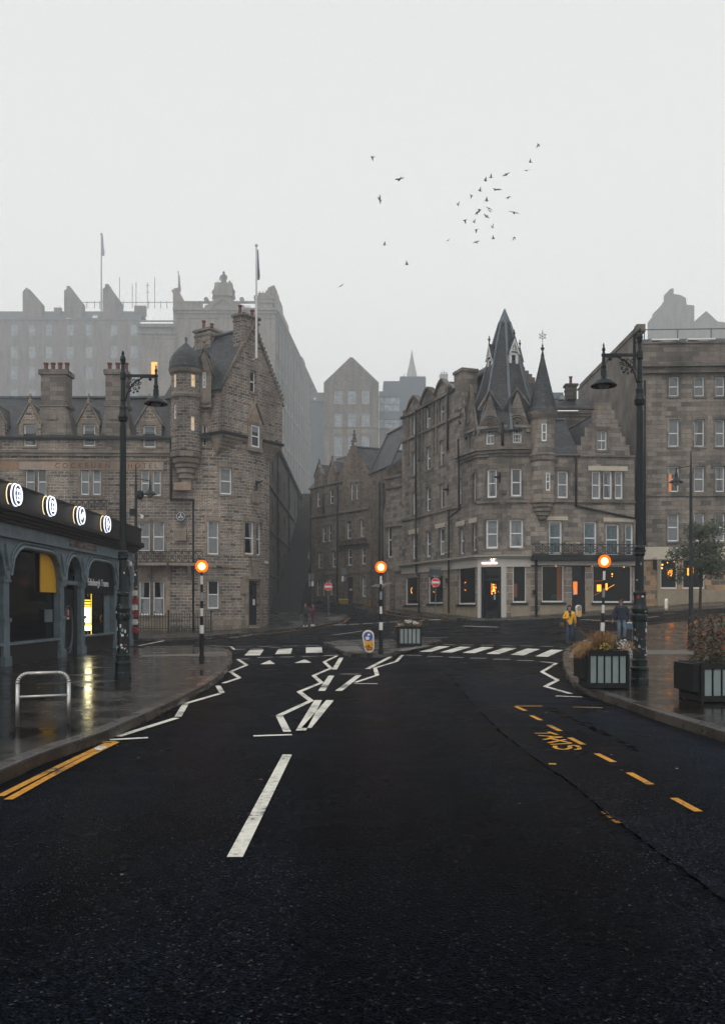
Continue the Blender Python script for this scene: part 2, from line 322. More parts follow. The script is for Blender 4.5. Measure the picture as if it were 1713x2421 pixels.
# ---------------------------------------------------------------- facades
class Fac:
    """a wall line in plan, left to right as seen from the street; u runs along it, d stands out towards the street"""
    def __init__(s, pts, px=True):
        s.p = [Vector(XY(*q)) if px else Vector(q) for q in pts]; s.L = [0]
        for a, b in zip(s.p[:-1], s.p[1:]): s.L.append(s.L[-1]+(b-a).length)
        ns = []
        for a, b in zip(s.p[:-1], s.p[1:]): d = (b-a).normalized(); ns.append(Vector((d.y, -d.x)))
        s.n = ns; s.m = []
        for i in range(len(s.p)):
            a = ns[max(0, i-1)]; b = ns[min(len(ns)-1, i)]; v = (a+b).normalized(); s.m.append(v/max(.4, v.dot(a)))
    def at(s, u, d=0):
        i = 0
        while i < len(s.n)-1 and u > s.L[i+1]: i += 1
        t = (u-s.L[i])/(s.L[i+1]-s.L[i]); a = s.p[i]+s.m[i]*d; b = s.p[i+1]+s.m[i+1]*d; return a+(b-a)*t
    def P(s, u, z, d=0): q = s.at(u, d); return Vector((q.x, q.y, z))
    def u(s, px):
        k = (px-CX)/F; best = None
        for i in range(len(s.n)):
            a, b = s.p[i], s.p[i+1]; den = (b.x-a.x)-k*(b.y-a.y)
            if abs(den) < 1e-9: continue
            t = -(a.x-k*a.y)/den; Y = a.y+t*(b.y-a.y); e = max(0, -t, t-1)*(s.L[i+1]-s.L[i])
            if Y < 1: continue
            key = (round(e, 3), Y)
            if best is None or key < best[0]: best = (key, s.L[i]+t*(s.L[i+1]-s.L[i]), Y)
        return best[1], best[2]
    def q(s, px, py): u, Y = s.u(px); return (u, CH+(HY-py)/F*Y)
    def brk(s, u0, u1): return [u0]+[l for l in s.L[1:-1] if u0+.01 < l < u1-.01]+[u1]
    def box(s, mb, u0, u1, z0, z1, d0, d1):
        bs = s.brk(u0, u1)
        for a, b in zip(bs[:-1], bs[1:]):
            mb.hexa([s.P(x, z, d) for z in (z0, z1) for x, d in ((a, d1), (b, d1), (b, d0), (a, d0))])
    def band(s, mb, pl, h, d0, d1):
        """moulding along points (u, z)"""
        pts = []
        for (ua, za), (ub, zb) in zip(pl[:-1], pl[1:]):
            bs = s.brk(ua, ub)
            for a, b in zip(bs[:-1], bs[1:]):
                fa = za+(zb-za)*(a-ua)/max(1e-6, ub-ua); fb = za+(zb-za)*(b-ua)/max(1e-6, ub-ua)
                mb.hexa([s.P(a, fa, d1), s.P(b, fb, d1), s.P(b, fb, d0), s.P(a, fa, d0), s.P(a, fa+h, d1), s.P(b, fb+h, d1), s.P(b, fb+h, d0), s.P(a, fa+h, d0)])
def lin(pl, u):
    if u <= pl[0][0]: return pl[0][1]
    for (a, za), (b, zb) in zip(pl[:-1], pl[1:]):
        if a <= u <= b: return za if b-a < 1e-9 else za+(zb-za)*(u-a)/(b-a)
    return pl[-1][1]
def wallmesh(fac, top, bot, holes, rev=.22, mb=None):
    """wall skin with rectangular openings and their reveals; top / bot are (u, z) lines"""
    mb = mb or MB(); u0, u1 = top[0][0], top[-1][0]
    us = {u0, u1}; zs = {min(z for _, z in bot)-.01, max(z for _, z in top)+.01}
    for l in fac.L[1:-1]:
        if u0 < l < u1: us.add(l)
    for p in (top, bot):
        for q in p: us.add(min(max(q[0], u0), u1))
    for h in holes: us |= {h[0], h[1]}; zs |= {h[2], h[3]}
    for p in (top, bot):
        for (a, za), (b, zb) in zip(p[:-1], p[1:]):
            for z in list(zs):
                if abs(zb-za) > 1e-6 and min(za, zb) < z < max(za, zb) and b-a > .01: us.add(a+(b-a)*(z-za)/(zb-za))
    us = sorted(us); zs = sorted(zs)
    for a, b in zip(us[:-1], us[1:]):
        if b-a < 1e-5: continue
        e = min(1e-5, (b-a)*.01); ta, tb, ba, bb = lin(top, a+e), lin(top, b-e), lin(bot, a+e), lin(bot, b-e)
        for z0, z1 in zip(zs[:-1], zs[1:]):
            um, zm = (a+b)/2, (z0+z1)/2
            if any(h[0] < um < h[1] and h[2] < zm < h[3] for h in holes): continue
            A0, A1 = max(z0, min(ba, z1)), min(z1, max(ta, z0)); B0, B1 = max(z0, min(bb, z1)), min(z1, max(tb, z0))
            if A1-A0 < 1e-4 and B1-B0 < 1e-4: continue
            mb.poly([fac.P(a, A0), fac.P(b, B0), fac.P(b, B1), fac.P(a, A1)], [(a, A0), (b, B0), (b, B1), (a, A1)])
    for h in holes:
        a, b, z0, z1 = h[:4]; r = rev
        for p, q in (((a, z0), (b, z0)), ((b, z0), (b, z1)), ((b, z1), (a, z1)), ((a, z1), (a, z0))):
            mb.poly([fac.P(*p), fac.P(*q), fac.P(*q, -r), fac.P(*p, -r)][::-1])
    return mb
def sash(fac, h, par, style='s', rev=.22, trim=None, frame='frame', name='window'):
    """sash window: white frame with meeting rail, pane, optional curtain; stone surround when trim is given"""
    u0, u1, z0, z1 = h[:4]; w = u1-u0; zm = z0+(z1-z0)*(.5 if 'q' not in style else .52); d = -rev+.05
    fw = .085 if w > .75 else .07
    if 'f' in style: fw = .1
    mb = MB()
    for a in ((u0, u0+fw, z0, z1), (u1-fw, u1, z0, z1), (u0+fw, u1-fw, z0, z0+fw*1.3), (u0+fw, u1-fw, z1-fw, z1)): fac.box(mb, *a, d-.05, d+.02)
    if 'n' not in style: fac.box(mb, u0+fw, u1-fw, zm-.035, zm+.035, d-.04, d+.03)
    if 'g' in style:
        for k in (1, 2): fac.box(mb, u0+w*k/3-.012, u0+w*k/3+.012, z0+fw, z1-fw, d-.03, d+.005)
        for k in (1, 3): fac.box(mb, u0+fw, u1-fw, z0+(z1-z0)*k/4-.012, z0+(z1-z0)*k/4+.012, d-.03, d+.003)
    if 'v' in style: fac.box(mb, (u0+u1)/2-.015, (u0+u1)/2+.015, z0+fw, z1-fw, d-.03, d+.005)
    wo_ = mb.build(name, M[frame], par)
    rnd = random.Random(int(abs(u0*137+z0*71+fac.p[0].x*13)*10))
    if 's' in style and 'T' not in style: style += rnd.choice(['', '', 'b', 'b', 'c', 'C', 'cC', 'h']) if not set('btcCh') & set(style) else ''
    pm = rnd.choice(['g_sky', 'g_sky', 'g_mid']) if 's' in style else 'g_dark' if 'd' in style else 'g_lit' if 'l' in style else 'g_amber' if 'a' in style else 'g_far'
    pb = MB(); dd = d-.025; pb.poly([fac.P(u0+fw*.6, z0+fw*.6, dd), fac.P(u1-fw*.6, z0+fw*.6, dd), fac.P(u1-fw*.6, z1-fw*.6, dd), fac.P(u0+fw*.6, z1-fw*.6, dd)])
    pb.build('pane', M[pm], wo_)
    dc = dd+.006
    def cloth(poly, mt='curtain', nm='curtain'):
        cb = MB(); cb.poly([fac.P(a, b, dc) for a, b in poly]); cb.build(nm, M[mt], wo_)
    a, b = u0+fw, u1-fw
    if 'c' in style: cloth([(a, z0+fw), (a+w*.12, z0+fw), (a+w*.3, z0+(z1-z0)*.6), (a+w*.34, z1-fw), (a, z1-fw)])
    if 'C' in style: cloth([(b, z1-fw), (b-w*.34, z1-fw), (b-w*.28, z0+(z1-z0)*.6), (b-w*.1, z0+fw), (b, z0+fw)])
    if 'h' in style: cloth([(a, z0+fw), (b, z0+fw), (b, zm-.03), (a, zm-.03)])
    if 't' in style: cloth([(a, z0+fw), (a+w*.4, z0+fw), (a+w*.4, z1-fw*2.4), (a, z1-fw*2.4)], 'curtain_teal'); cloth([(a+w*.46, z0+fw), (b-w*.1, z0+fw), (b-w*.1, z1-fw*2.4), (a+w*.46, z1-fw*2.4)], 'curtain_teal')
    if 'b' in style: cloth([(a, z1-(z1-z0)*.3), (b, z1-(z1-z0)*.3), (b, z1-fw), (a, z1-fw)], 'curtain', 'blind')
    if trim:
        tb = MB(); k = .016
        fac.box(tb, u0-.13, u0, z0, z1, .0, k); fac.box(tb, u1, u1+.13, z0, z1, .0, k); fac.box(tb, u0-.2, u1+.2, z1, z1+.26, 0, k+.004); fac.box(tb, u0-.13, u1+.13, z0-.13, z0, 0, .07)
        tb.build('surround', M[trim], wo_)
    return wo_
def hole(fac, px0, px1, py0, py1):
    a, Ya = fac.u(px0); b, Yb = fac.u(px1); Y = (Ya+Yb)/2; return (a, b, CH+(HY-py1)/F*Y, CH+(HY-py0)/F*Y)
def facade(par, fac, top, bot, wins, wm, trim=None, rev=.22, extra=(), frame='frame', name='wall'):
    hs_ = [hole(fac, *w[:4]) for w in wins]
    wallmesh(fac, top, bot, hs_+list(extra), rev).build(name, M[wm], par)
    for h, w in zip(hs_, wins): sash(fac, h, par, w[4] if len(w) > 4 else 's', rev, trim, frame)
    return hs_
def pots(par, c, n, dx, z, h=.6, r=.13, name='chimney_pot'):
    for i in range(n):
        mb = MB(); p = Vector(c)+Vector(dx)*(i-(n-1)/2); mb.lathe((p.x, p.y, z), [(r*1.1, 0), (r*.85, .08), (r*.8, h*.8), (r*1.1, h*.85), (r*1.1, h), (r*.7, h)], 10); mb.build(name, M['pot'], par)
def text(body, size, loc, rot, mat, name, parent=None, ext=.004, sx=1, align='LEFT', sp=1.0):
    cu = bpy.data.curves.new(name, 'FONT'); cu.body = body; cu.size = size; cu.extrude = ext; cu.align_x = align; cu.space_character = sp
    t_ = link(bpy.data.objects.new(name+'_tmp', cu)); me = bpy.data.meshes.new_from_object(t_.evaluated_get(bpy.context.evaluated_depsgraph_get())); bpy.data.objects.remove(t_); bpy.data.curves.remove(cu)
    o = link(bpy.data.objects.new(name, me)); o.rotation_euler = rot; o.scale = (sx, 1, 1); me.materials.clear(); me.materials.append(mat)
    o.location = Vector(loc)-(wloc(parent) if parent else Vector((0, 0, 0)))
    if parent: o.parent = parent
    return o
def fdir(fac, u):
    a = fac.at(u-.05); b = fac.at(u+.05); d = (b-a); return math.atan2(d.y, d.x)
def ftext(body, size, fac, u, z, d, mat, name, parent, **k):
    return text(body, size, fac.P(u, z, d), (R(90), 0, fdir(fac, u)), mat, name, parent, **k)
# ---------------------------------------------------------------- road, pavements, kerbs, markings
def asphalt(name='wet_asphalt', k=1.0, sc=95.0):
    m, t, b = nmat(name); tc = N(t, 'ShaderNodeTexCoord'); P_ = tc.outputs['Object']
    v = N(t, 'ShaderNodeTexVoronoi', Scale=sc); t.links.new(P_, v.inputs['Vector'])
    v2 = N(t, 'ShaderNodeTexVoronoi', Scale=11.0); t.links.new(P_, v2.inputs['Vector'])
    sep = N(t, 'ShaderNodeSeparateColor'); t.links.new(v.outputs['Color'], sep.inputs[0])
    n1 = N(t, 'ShaderNodeTexNoise', Scale=.35, Detail=6.0, Roughness=.6); t.links.new(P_, n1.inputs['Vector'])
    n2 = N(t, 'ShaderNodeTexNoise', Scale=40.0, Detail=3.0); t.links.new(P_, n2.inputs['Vector'])
    c = ramp(t, sep.outputs[0], [(0, (.0001, .0002, .0004)), (.5, (.0009, .0018, .0036)), (.8, (.0048, .0076, .0128)), (.97, (.012, .0165, .024)), (1, (.07, .07, .068))]).outputs[0]
    c = mixc(t, 1, c, ramp(t, n1.outputs[0], [(.35, (.6, .6, .62)), (.65, (1.3, 1.3, 1.35))]).outputs[0], 'MULTIPLY')
    s3 = N(t, 'ShaderNodeSeparateColor'); t.links.new(v2.outputs['Color'], s3.inputs[0])
    gt = N(t, 'ShaderNodeMath', operation='GREATER_THAN'); gt.inputs[1].default_value = .993; t.links.new(s3.outputs[1], gt.inputs[0])
    lt = N(t, 'ShaderNodeMath', operation='LESS_THAN'); lt.inputs[1].default_value = .16; t.links.new(v2.outputs['Distance'], lt.inputs[0])
    ml = N(t, 'ShaderNodeMath', operation='MULTIPLY'); t.links.new(gt.outputs[0], ml.inputs[0]); t.links.new(lt.outputs[0], ml.inputs[1])
    c = mixc(t, ml.outputs[0], c, (.2, .2, .19, 1))
    mpt = N(t, 'ShaderNodeMapping'); mpt.inputs['Scale'].default_value = (.9, .06, 1); t.links.new(P_, mpt.inputs[0]); nt = N(t, 'ShaderNodeTexNoise', Scale=1.0, Detail=4.0); t.links.new(mpt.outputs[0], nt.inputs['Vector'])
    c = mixc(t, 1, c, ramp(t, nt.outputs[0], [(.38, (.62*k, .62*k, .63*k)), (.6, (1.45*k, 1.42*k, 1.4*k))]).outputs[0], 'MULTIPLY')
    t.links.new(c, b.inputs['Base Color'])
    rr = ramp(t, n1.outputs[0], [(.38, (.2, .2, .2)), (.62, (.4, .4, .4))]); t.links.new(rr.outputs[0], b.inputs['Roughness'])
    b.inputs['Specular IOR Level'].default_value = .008; b.inputs['Specular Tint'].default_value = (.55, .8, 1, 1)
    ad = N(t, 'ShaderNodeMath', operation='ADD'); t.links.new(v.outputs['Distance'], ad.inputs[0]); t.links.new(n2.outputs[0], ad.inputs[1]); bump(t, b, ad.outputs[0], .9, .012)
    return m
def paving(name, col, w=.6, h=.45, spec=.55, r0=.08, r1=.3, vr=.35):
    m, t, b = nmat(name); uv = N(t, 'ShaderNodeUVMap'); tc = N(t, 'ShaderNodeTexCoord')
    br = N(t, 'ShaderNodeTexBrick', offset=.45); br.inputs['Color1'].default_value = (*[c*(1-vr) for c in col], 1); br.inputs['Color2'].default_value = (*[c*(1+vr) for c in col], 1)
    br.inputs['Mortar'].default_value = (.004, .004, .004, 1); br.inputs['Scale'].default_value = 1; br.inputs['Mortar Size'].default_value = .008; br.inputs['Brick Width'].default_value = w; br.inputs['Row Height'].default_value = h
    t.links.new(uv.outputs[0], br.inputs['Vector'])
    n = N(t, 'ShaderNodeTexNoise', Scale=.9, Detail=7.0, Roughness=.65); t.links.new(tc.outputs['Object'], n.inputs['Vector'])
    n3 = N(t, 'ShaderNodeTexNoise', Scale=6.0, Detail=4.0); t.links.new(tc.outputs['Object'], n3.inputs['Vector'])
    c = mixc(t, 1, br.outputs['Color'], ramp(t, n.outputs[0], [(.35, (.45, .42, .4)), (.62, (1.5, 1.4, 1.3))]).outputs[0], 'MULTIPLY'); t.links.new(c, b.inputs['Base Color'])
    t.links.new(ramp(t, n.outputs[0], [(.38, (r0,)*3), (.62, (r1,)*3)]).outputs[0], b.inputs['Roughness']); b.inputs['Specular IOR Level'].default_value = spec
    iv = N(t, 'ShaderNodeMath', operation='MULTIPLY_ADD'); t.links.new(br.outputs['Fac'], iv.inputs[0]); iv.inputs[1].default_value = -1.2; t.links.new(n3.outputs[0], iv.inputs[2]); bump(t, b, iv.outputs[0], .35, .01)
    return m
M['asphalt'] = asphalt(); M['asphalt2'] = asphalt('older_asphalt', 1.9, 110.0)
M['flag'] = paving('wet_flagstones', (.0085, .0052, .004)); M['flag2'] = paving('wet_flagstones_dark', (.012, .011, .011), .6, .45, .4, .12, .4)
M['kerb'] = paving('kerb_stone', (.035, .031, .028), .9, .5, .45, .15, .4, .25)
def paint(name, col):
    m, t, b = nmat(name); tc = N(t, 'ShaderNodeTexCoord'); n = N(t, 'ShaderNodeTexNoise', Scale=14.0, Detail=10.0, Roughness=.85); t.links.new(tc.outputs['Object'], n.inputs['Vector'])
    n2 = N(t, 'ShaderNodeTexNoise', Scale=1.1, Detail=3.0); t.links.new(tc.outputs['Object'], n2.inputs['Vector'])
    ad = N(t, 'ShaderNodeMath', operation='MULTIPLY_ADD'); t.links.new(n2.outputs[0], ad.inputs[0]); ad.inputs[1].default_value = .55; t.links.new(n.outputs[0], ad.inputs[2])
    c = ramp(t, ad.outputs[0], [(.655, (.012, .013, .015)), (.71, tuple(x*.7 for x in col)), (.84, col)]); t.links.new(c.outputs[0], b.inputs['Base Color']); b.inputs['Roughness'].default_value = .55; b.inputs['Specular IOR Level'].default_value = .2
    bump(t, b, n.outputs[0], .5, .01); return m
M['pw'] = paint('white_thermoplastic', (.72, .7, .62)); M['py'] = paint('yellow_thermoplastic', (.6, .27, .015))
M['tact'] = plain('tactile_paving', (.13, .12, .105), .4, 0, .3, 6)
# one ground sheet, fine near the camera, coarse to the horizon
def axis(a, b, st, far): return sorted(set([-far, -far/4, a-120, a-30] + [a+st*i for i in range(int((b-a)/st)+1)] + [b+30, b+120, far/4, far]))
xs = axis(-48, 52, 2, 2500); ys = axis(-14, 126, 2, 2500)
mb = MB(); idx = {}
for j, y in enumerate(ys):
    for i, x in enumerate(xs): mb.v.append(Vector((x, y, gh(x, y))))
n = len(xs)
for j in range(len(ys)-1):
    for i in range(n-1): k = j*n+i; mb.f.append([k, k+1, k+n+1, k+n]); mb.uv.append(None); mb.m.append(0)
road = tag(mb.build('road', M['asphalt'], smooth=True), 'wet dark asphalt road with painted markings', kind='structure')
def surf(x, y):
    """height of the road sheet itself (bilinear between its vertices)"""
    import bisect
    i = min(len(xs)-2, max(0, bisect.bisect_right(xs, x)-1)); j = min(len(ys)-2, max(0, bisect.bisect_right(ys, y)-1))
    a, b = (x-xs[i])/(xs[i+1]-xs[i]), (y-ys[j])/(ys[j+1]-ys[j]); z = lambda p, q: mb_road[(j+q)*n_road+i+p]
    return z(0, 0)*(1-a)*(1-b)+z(1, 0)*a*(1-b)+z(0, 1)*(1-a)*b+z(1, 1)*a*b
mb_road = [v.z for v in mb.v]; n_road = n
def dense(pts, st=1.0):
    out = []
    for a, b in zip(pts[:-1], pts[1:]):
        k = max(1, int((b-a).length/st)); out += [a+(b-a)*i/k for i in range(k)]
    return out+[pts[-1]]
def smoothpl(pts, it=2):
    for _ in range(it):
        q = [pts[0]]
        for a, b in zip(pts[:-1], pts[1:]): q += [a*.75+b*.25, a*.25+b*.75]
        pts = q+[pts[-1]]
    return pts
def pavement(name, front, rest, mat, label, hgt=.12, closed=False):
    fr = smoothpl([Vector((p.x, p.y)) for p in front])
    fr = dense(fr, .8); poly = fr+[Vector(p) for p in rest]
    bm = bmesh.new(); vs_ = [bm.verts.new((p.x, p.y, 0)) for p in poly]; bm.faces.new(vs_)
    bmesh.ops.triangulate(bm, faces=bm.faces)
    x0, x1 = min(p.x for p in poly), max(p.x for p in poly); y0, y1 = min(p.y for p in poly), max(p.y for p in poly)
    for axi, g in ((0, xs), (1, ys)):
        for c in g:
            if (x0, y0)[axi] < c < (x1, y1)[axi]:
                co = [0, 0, 0]; no = [0, 0, 0]; co[axi] = c; no[axi] = 1
                bmesh.ops.bisect_plane(bm, geom=bm.verts[:]+bm.edges[:]+bm.faces[:], plane_co=co, plane_no=no)
    bmesh.ops.recalc_face_normals(bm, faces=bm.faces); mb2 = MB()
    bm.verts.ensure_lookup_table()
    for f in bm.faces:
        pts = [v.co for v in f.verts]
        if f.normal.z < 0: pts = pts[::-1]
        mb2.poly([(p.x, p.y, surf(p.x, p.y)+hgt) for p in pts])
    bm.free()
    o = tag(mb2.build(name, mat), label, kind='structure')
    kb = MB(); loop = fr+([fr[0]] if closed else []); area = sum(a.x*b.y-b.x*a.y for a, b in zip(poly, poly[1:]+poly[:1])); sg = 1 if area > 0 else -1
    offs = []
    for i, p in enumerate(loop):
        a = loop[max(0, i-1)]; b = loop[min(len(loop)-1, i+1)]; d = (b-a).normalized(); offs.append(Vector((-d.y, d.x))*sg)
    u = 0
    for i in range(len(loop)-1):
        a, b = loop[i], loop[i+1]; na, nb = offs[i], offs[i+1]; L = (b-a).length
        z = lambda p, h: Vector((p.x, p.y, surf(p.x, p.y)+h))
        prof = [(-.02, -.03), (0.0, hgt-.012), (.02, hgt+.006), (.17, hgt+.006), (.172, hgt-.01)]
        for (o1, h1), (o2, h2) in zip(prof[:-1], prof[1:]):
            q = [z(a+na*o1, h1), z(b+nb*o1, h1), z(b+nb*o2, h2), z(a+na*o2, h2)]; uvq = [(u, o1), (u+L, o1), (u+L, o2+.1), (u, o2+.1)]
            kb.poly(q if sg > 0 else q[::-1], uvq if sg > 0 else uvq[::-1])
        u += L
    kb.build('kerb', M['kerb'], o); return o
PX = lambda L: [G(*p) for p in L]
pl = [Vector((-3.25, -12, 0)), Vector((-3.2, 2, 0))]+PX([(0, 1853), (116, 1800), (240, 1757), (300, 1728), (380, 1690), (450, 1655), (500, 1625), (530, 1600), (546, 1576), (550, 1557), (545, 1546), (530, 1540), (500, 1537), (330, 1540), (200, 1541)])
pav_l = pavement('pavement_left', pl, [(-44, 31.5), (-44, -12)], M['flag'], 'wet flagstone pavement in front of the arcade')
pr = PX([(1713, 1754), (1600, 1720), (1500, 1684), (1464, 1670), (1414, 1654), (1372, 1637), (1342, 1612), (1332, 1585), (1329, 1558), (1333, 1545), (1345, 1534), (1370, 1524), (1410, 1512), (1460, 1497), (1520, 1485), (1600, 1475), (1713, 1466)])
pr = [Vector((4.4, -12, 0)), Vector((4.3, 2, 0))]+pr
pav_r = pavement('pavement_right', pr, [(46, pr[-1].y+4), (46, -12)], M['flag'], 'wet flagstone pavement around the right planter')
isl = PX([(764, 1525), (790, 1533), (805, 1542), (815, 1551), (842, 1555), (907, 1555), (937, 1549), (992, 1534), (1036, 1523), (1046, 1520), (1030, 1518), (960, 1517), (880, 1517), (800, 1520), (764, 1525)])
pav_i = pavement('traffic_island', isl[:-1]+[isl[0]], [], M['flag2'], 'dark paved refuge island in the middle of the road')
ph = PX([(330, 1517), (440, 1513), (520, 1507), (600, 1499), (711, 1488), (775, 1480), (812, 1470), (824, 1462), (818, 1457), (790, 1453), (740, 1450)])
pav_h = pavement('pavement_hotel', [Vector((-44, ph[0].y-1, 0))]+ph, [(-5.5, 76), (-7, 100), (-14, 100), (-14, 63.5), (-44, 63.5)], M['flag2'], 'wet pavement at the foot of the hotel')
pm = PX([(735, 1421), (790, 1428), (856, 1440), (917, 1450), (947, 1453), (984, 1459), (1040, 1464), (1120, 1468), (1250, 1466), (1340, 1460), (1400, 1456), (1500, 1450), (1600, 1444), (1713, 1438)])
pav_m = pavement('pavement_corner', pm, [(46, pm[-1].y), (46, 62), (12, 62), (3, 90), (-4, 102), (pm[0].x, pm[0].y+2)], M['flag2'], 'wet pavement along the corner restaurant and the stone houses')
# ---- markings lie on the road and on each other's side, never overlapping
def strip(mbx, a, b, w, dz=.006, taper=None):
    a = Vector((a.x, a.y)); b = Vector((b.x, b.y)); d = (b-a).normalized(); nrm = Vector((-d.y, d.x))*w/2
    k = max(1, int((b-a).length/.6)); pts = [a+(b-a)*i/k for i in range(k+1)]
    for p, q in zip(pts[:-1], pts[1:]): mbx.poly([(c.x, c.y, surf(c.x, c.y)+dz) for c in (p-nrm, p+nrm, q+nrm, q-nrm)][::-1])
def mark(name, segs, mat='pw', w=.1, label=None):
    mbx = MB()
    for i, s_ in enumerate(segs): strip(mbx, G(*s_[0]), G(*s_[1]), s_[2] if len(s_) > 2 else w, .006+.0007*(i % 8))
    o = mbx.build(name, M[mat], road)
    for p in o.data.polygons:
        if p.normal.z < 0: p.flip()
    if label: o['label'] = label
    return o
def area(name, poly, mat='pw', dz=.006, par=None, lift=0):
    pts = [G(*p, lift) for p in poly]; mbx = MB()
    if len(pts) == 4:
        a_, b_, c_, d_ = pts; n_ = 5; g_ = lambda u, v: (a_.lerp(b_, u)).lerp(d_.lerp(c_, u), v)
        for i in range(n_):
            for j in range(n_): mbx.poly([(p.x, p.y, surf(p.x, p.y)+dz+lift) for p in (g_(i/n_, j/n_), g_((i+1)/n_, j/n_), g_((i+1)/n_, (j+1)/n_), g_(i/n_, (j+1)/n_))])
    else: mbx.poly([(p.x, p.y, surf(p.x, p.y)+dz+lift) for p in pts])
    o = mbx.build(name, M[mat], par or road)
    for p in o.data.polygons:
        if p.normal.z < 0: p.flip()
    return o
for q in ([(578, 1550), (614, 1550), (624, 1536), (590, 1537)], [(650, 1547), (687, 1546), (691, 1533), (658, 1535)], [(723, 1544), (762, 1543), (760, 1530), (723, 1531)],
          [(990, 1541), (1018, 1541.5), (1063, 1528.5), (1037, 1528)], [(1040, 1542.5), (1068, 1543), (1113, 1530), (1087, 1529)], [(1092, 1544), (1121, 1544.5), (1166, 1531), (1138, 1530)],
          [(1148, 1546), (1178, 1547), (1221, 1533), (1192, 1532)], [(1206, 1548), (1237, 1550), (1276, 1535), (1247, 1533)], [(1265, 1552), (1294, 1553), (1331, 1537), (1302, 1536)]):
    area('zebra_stripe', q)
for q in ([(615, 1571), (650, 1570), (637, 1561)], [(696, 1568), (736, 1567), (720, 1559)]): area('give_way_triangle', q)
Z = lambda pts: list(zip(pts[:-1], pts[1:]))
mark('zigzag_line', Z([(590, 1558), (562, 1559), (583, 1573), (545, 1588.5), (566, 1603.5), (528, 1616)])+[((515, 1622), (525, 1639)), ((520, 1641), (437, 1665)), ((438, 1667), (421, 1696)), ((418, 1698), (279, 1742)), ((260, 1750), (350, 1745))])
mark('zigzag_line', [((764, 1551), (799, 1549))]+Z([(796, 1551), (766, 1565.5), (782, 1580.5), (741, 1598), (760, 1615), (707, 1636.5), (735, 1658), (660, 1693), (679, 1731)])+[((599, 1741), (690, 1738))])
mark('zigzag_line', Z([(996, 1550), (951, 1549), (936, 1564.5), (886, 1579.5), (891, 1597), (840, 1614)])+[((837, 1617), (892, 1617.5))])
mark('zigzag_line', Z([(1277, 1564.5), (1314, 1568.5), (1280, 1589), (1317, 1608.8), (1288, 1623.8), (1348, 1641)])+[((1313, 1646.5), (1375, 1649))])
mark('zigzag_line', Z([(1353, 1529.5), (1361, 1518), (1417, 1507.5)]))
mark('zigzag_line', Z([(500, 1527), (546, 1529), (554, 1536), (581, 1535)]))
for a, b in (((807, 1555), (790, 1583)), ((783, 1598), (760, 1634)), ((752, 1656), (711, 1728)), ((780, 1656), (724, 1722)), ((923, 1553), (868, 1582)), ((848, 1597), (800, 1634)), ((555, 2028), (679, 1785))):
    mark('centre_line', [(a, b)], w=.13 if a != (555, 2028) else .1)
for y0, L in ((1529, [(558, 595), (610, 648), (666, 703), (722, 755)]), (1555, [(608, 645), (662, 695), (714, 749)])):
    for a, b in L: mark('crossing_edge_line', [((a, y0+1-(a-558)*.02), (b, y0+1-(b-558)*.02))], w=.1)
for a, b in ((592, 621), (636, 663)): mark('crossing_edge_line', [((a, 1534.5-(a-592)*.06), (b, 1534.5-(b-592)*.06))], w=.08)
for a, b, y in ((1048, 1075, 1524), (1090, 1120, 1525), (1136, 1166, 1525.6), (1182, 1212, 1526.4), (1229, 1259, 1527.2), (1275, 1308, 1528.5), (1323, 1355, 1530.5), (1010, 1046, 1552), (1060, 1095, 1554), (1110, 1148, 1556), (1165, 1205, 1558.5), (1221, 1261, 1561.5)):
    mark('crossing_edge_line', [((a, y), (b, y+.8))])
for a, b in (((792, 1478), (819, 1477.5)), ((825, 1476.5), (849, 1475.5)), ((857, 1475), (881, 1474)), ((889, 1473), (912, 1472)), ((920, 1471), (939, 1470)), ((962, 1469), (982, 1468)), ((992, 1467), (1004, 1466)), ((1012, 1465.5), (1042, 1465.5))):
    mark('junction_edge_line', [(a, b)], w=.18)
for a, b in (((784, 1501.5), (856, 1491.6)), ((993, 1509), (1060, 1507)), ((924, 1496), (936, 1496)), ((1095, 1480), (1176, 1483)), ((342, 1530), (458, 1527.6)), ((479, 1528), (500, 1527.2)), ((400, 1512), (500, 1509)),
             ((541, 1508), (564, 1506)), ((569, 1504), (598, 1500.5)), ((600, 1500), (622, 1497)), ((1370, 1465), (1393, 1465.5)), ((1396, 1466), (1419, 1467)), ((1429, 1468), (1459, 1469)), ((1525, 1460.5), (1556, 1457)), ((1567, 1451.7), (1594, 1449.5)), ((328, 1527), (397, 1513))):
    mark('lane_line', [(a, b)], w=.13)
mark('no_waiting_line', [((276, 1755), (216, 1785)), ((216, 1785), (116, 1838)), ((116, 1838), (20, 1892)), ((276, 1755), (232, 1756))], 'py', .075)
mark('no_waiting_line', [((254, 1758), (193, 1787)), ((193, 1787), (116, 1825)), ((116, 1825), (0, 1884))], 'py', .075)
mark('no_waiting_line', [((856, 1441), (917, 1452)), ((917, 1452), (984, 1461)), ((984, 1461), (1060, 1467))], 'py', .08)
mark('no_waiting_line', [((600, 1500.8), (711, 1489.5)), ((711, 1489.5), (775, 1481.5)), ((775, 1481.5), (813, 1471.5)), ((813, 1471.5), (827, 1461))], 'py', .08)
area('paint_splash', [(224, 1770), (232, 1766), (250, 1766), (253, 1769), (243, 1773), (240, 1776), (226, 1775)], 'pw', .011)
for a, b in (((1218, 1670), (1281, 1670)), ((1218, 1671), (1241, 1681)), ((1255, 1692.5), (1277, 1703.6)), ((1295, 1715), (1323, 1729)), ((1345.5, 1745), (1378, 1761.5)), ((1409, 1782.5), (1449.5, 1803)), ((1486, 1828), (1537, 1856)), ((1353, 1672), (1423, 1674)), ((1591, 1888), (1650, 1920)), ((1296, 1807), (1314, 1807.5))):
    mark('taxi_bay_line', [(a, b)], 'py', .07)
random.seed(3)
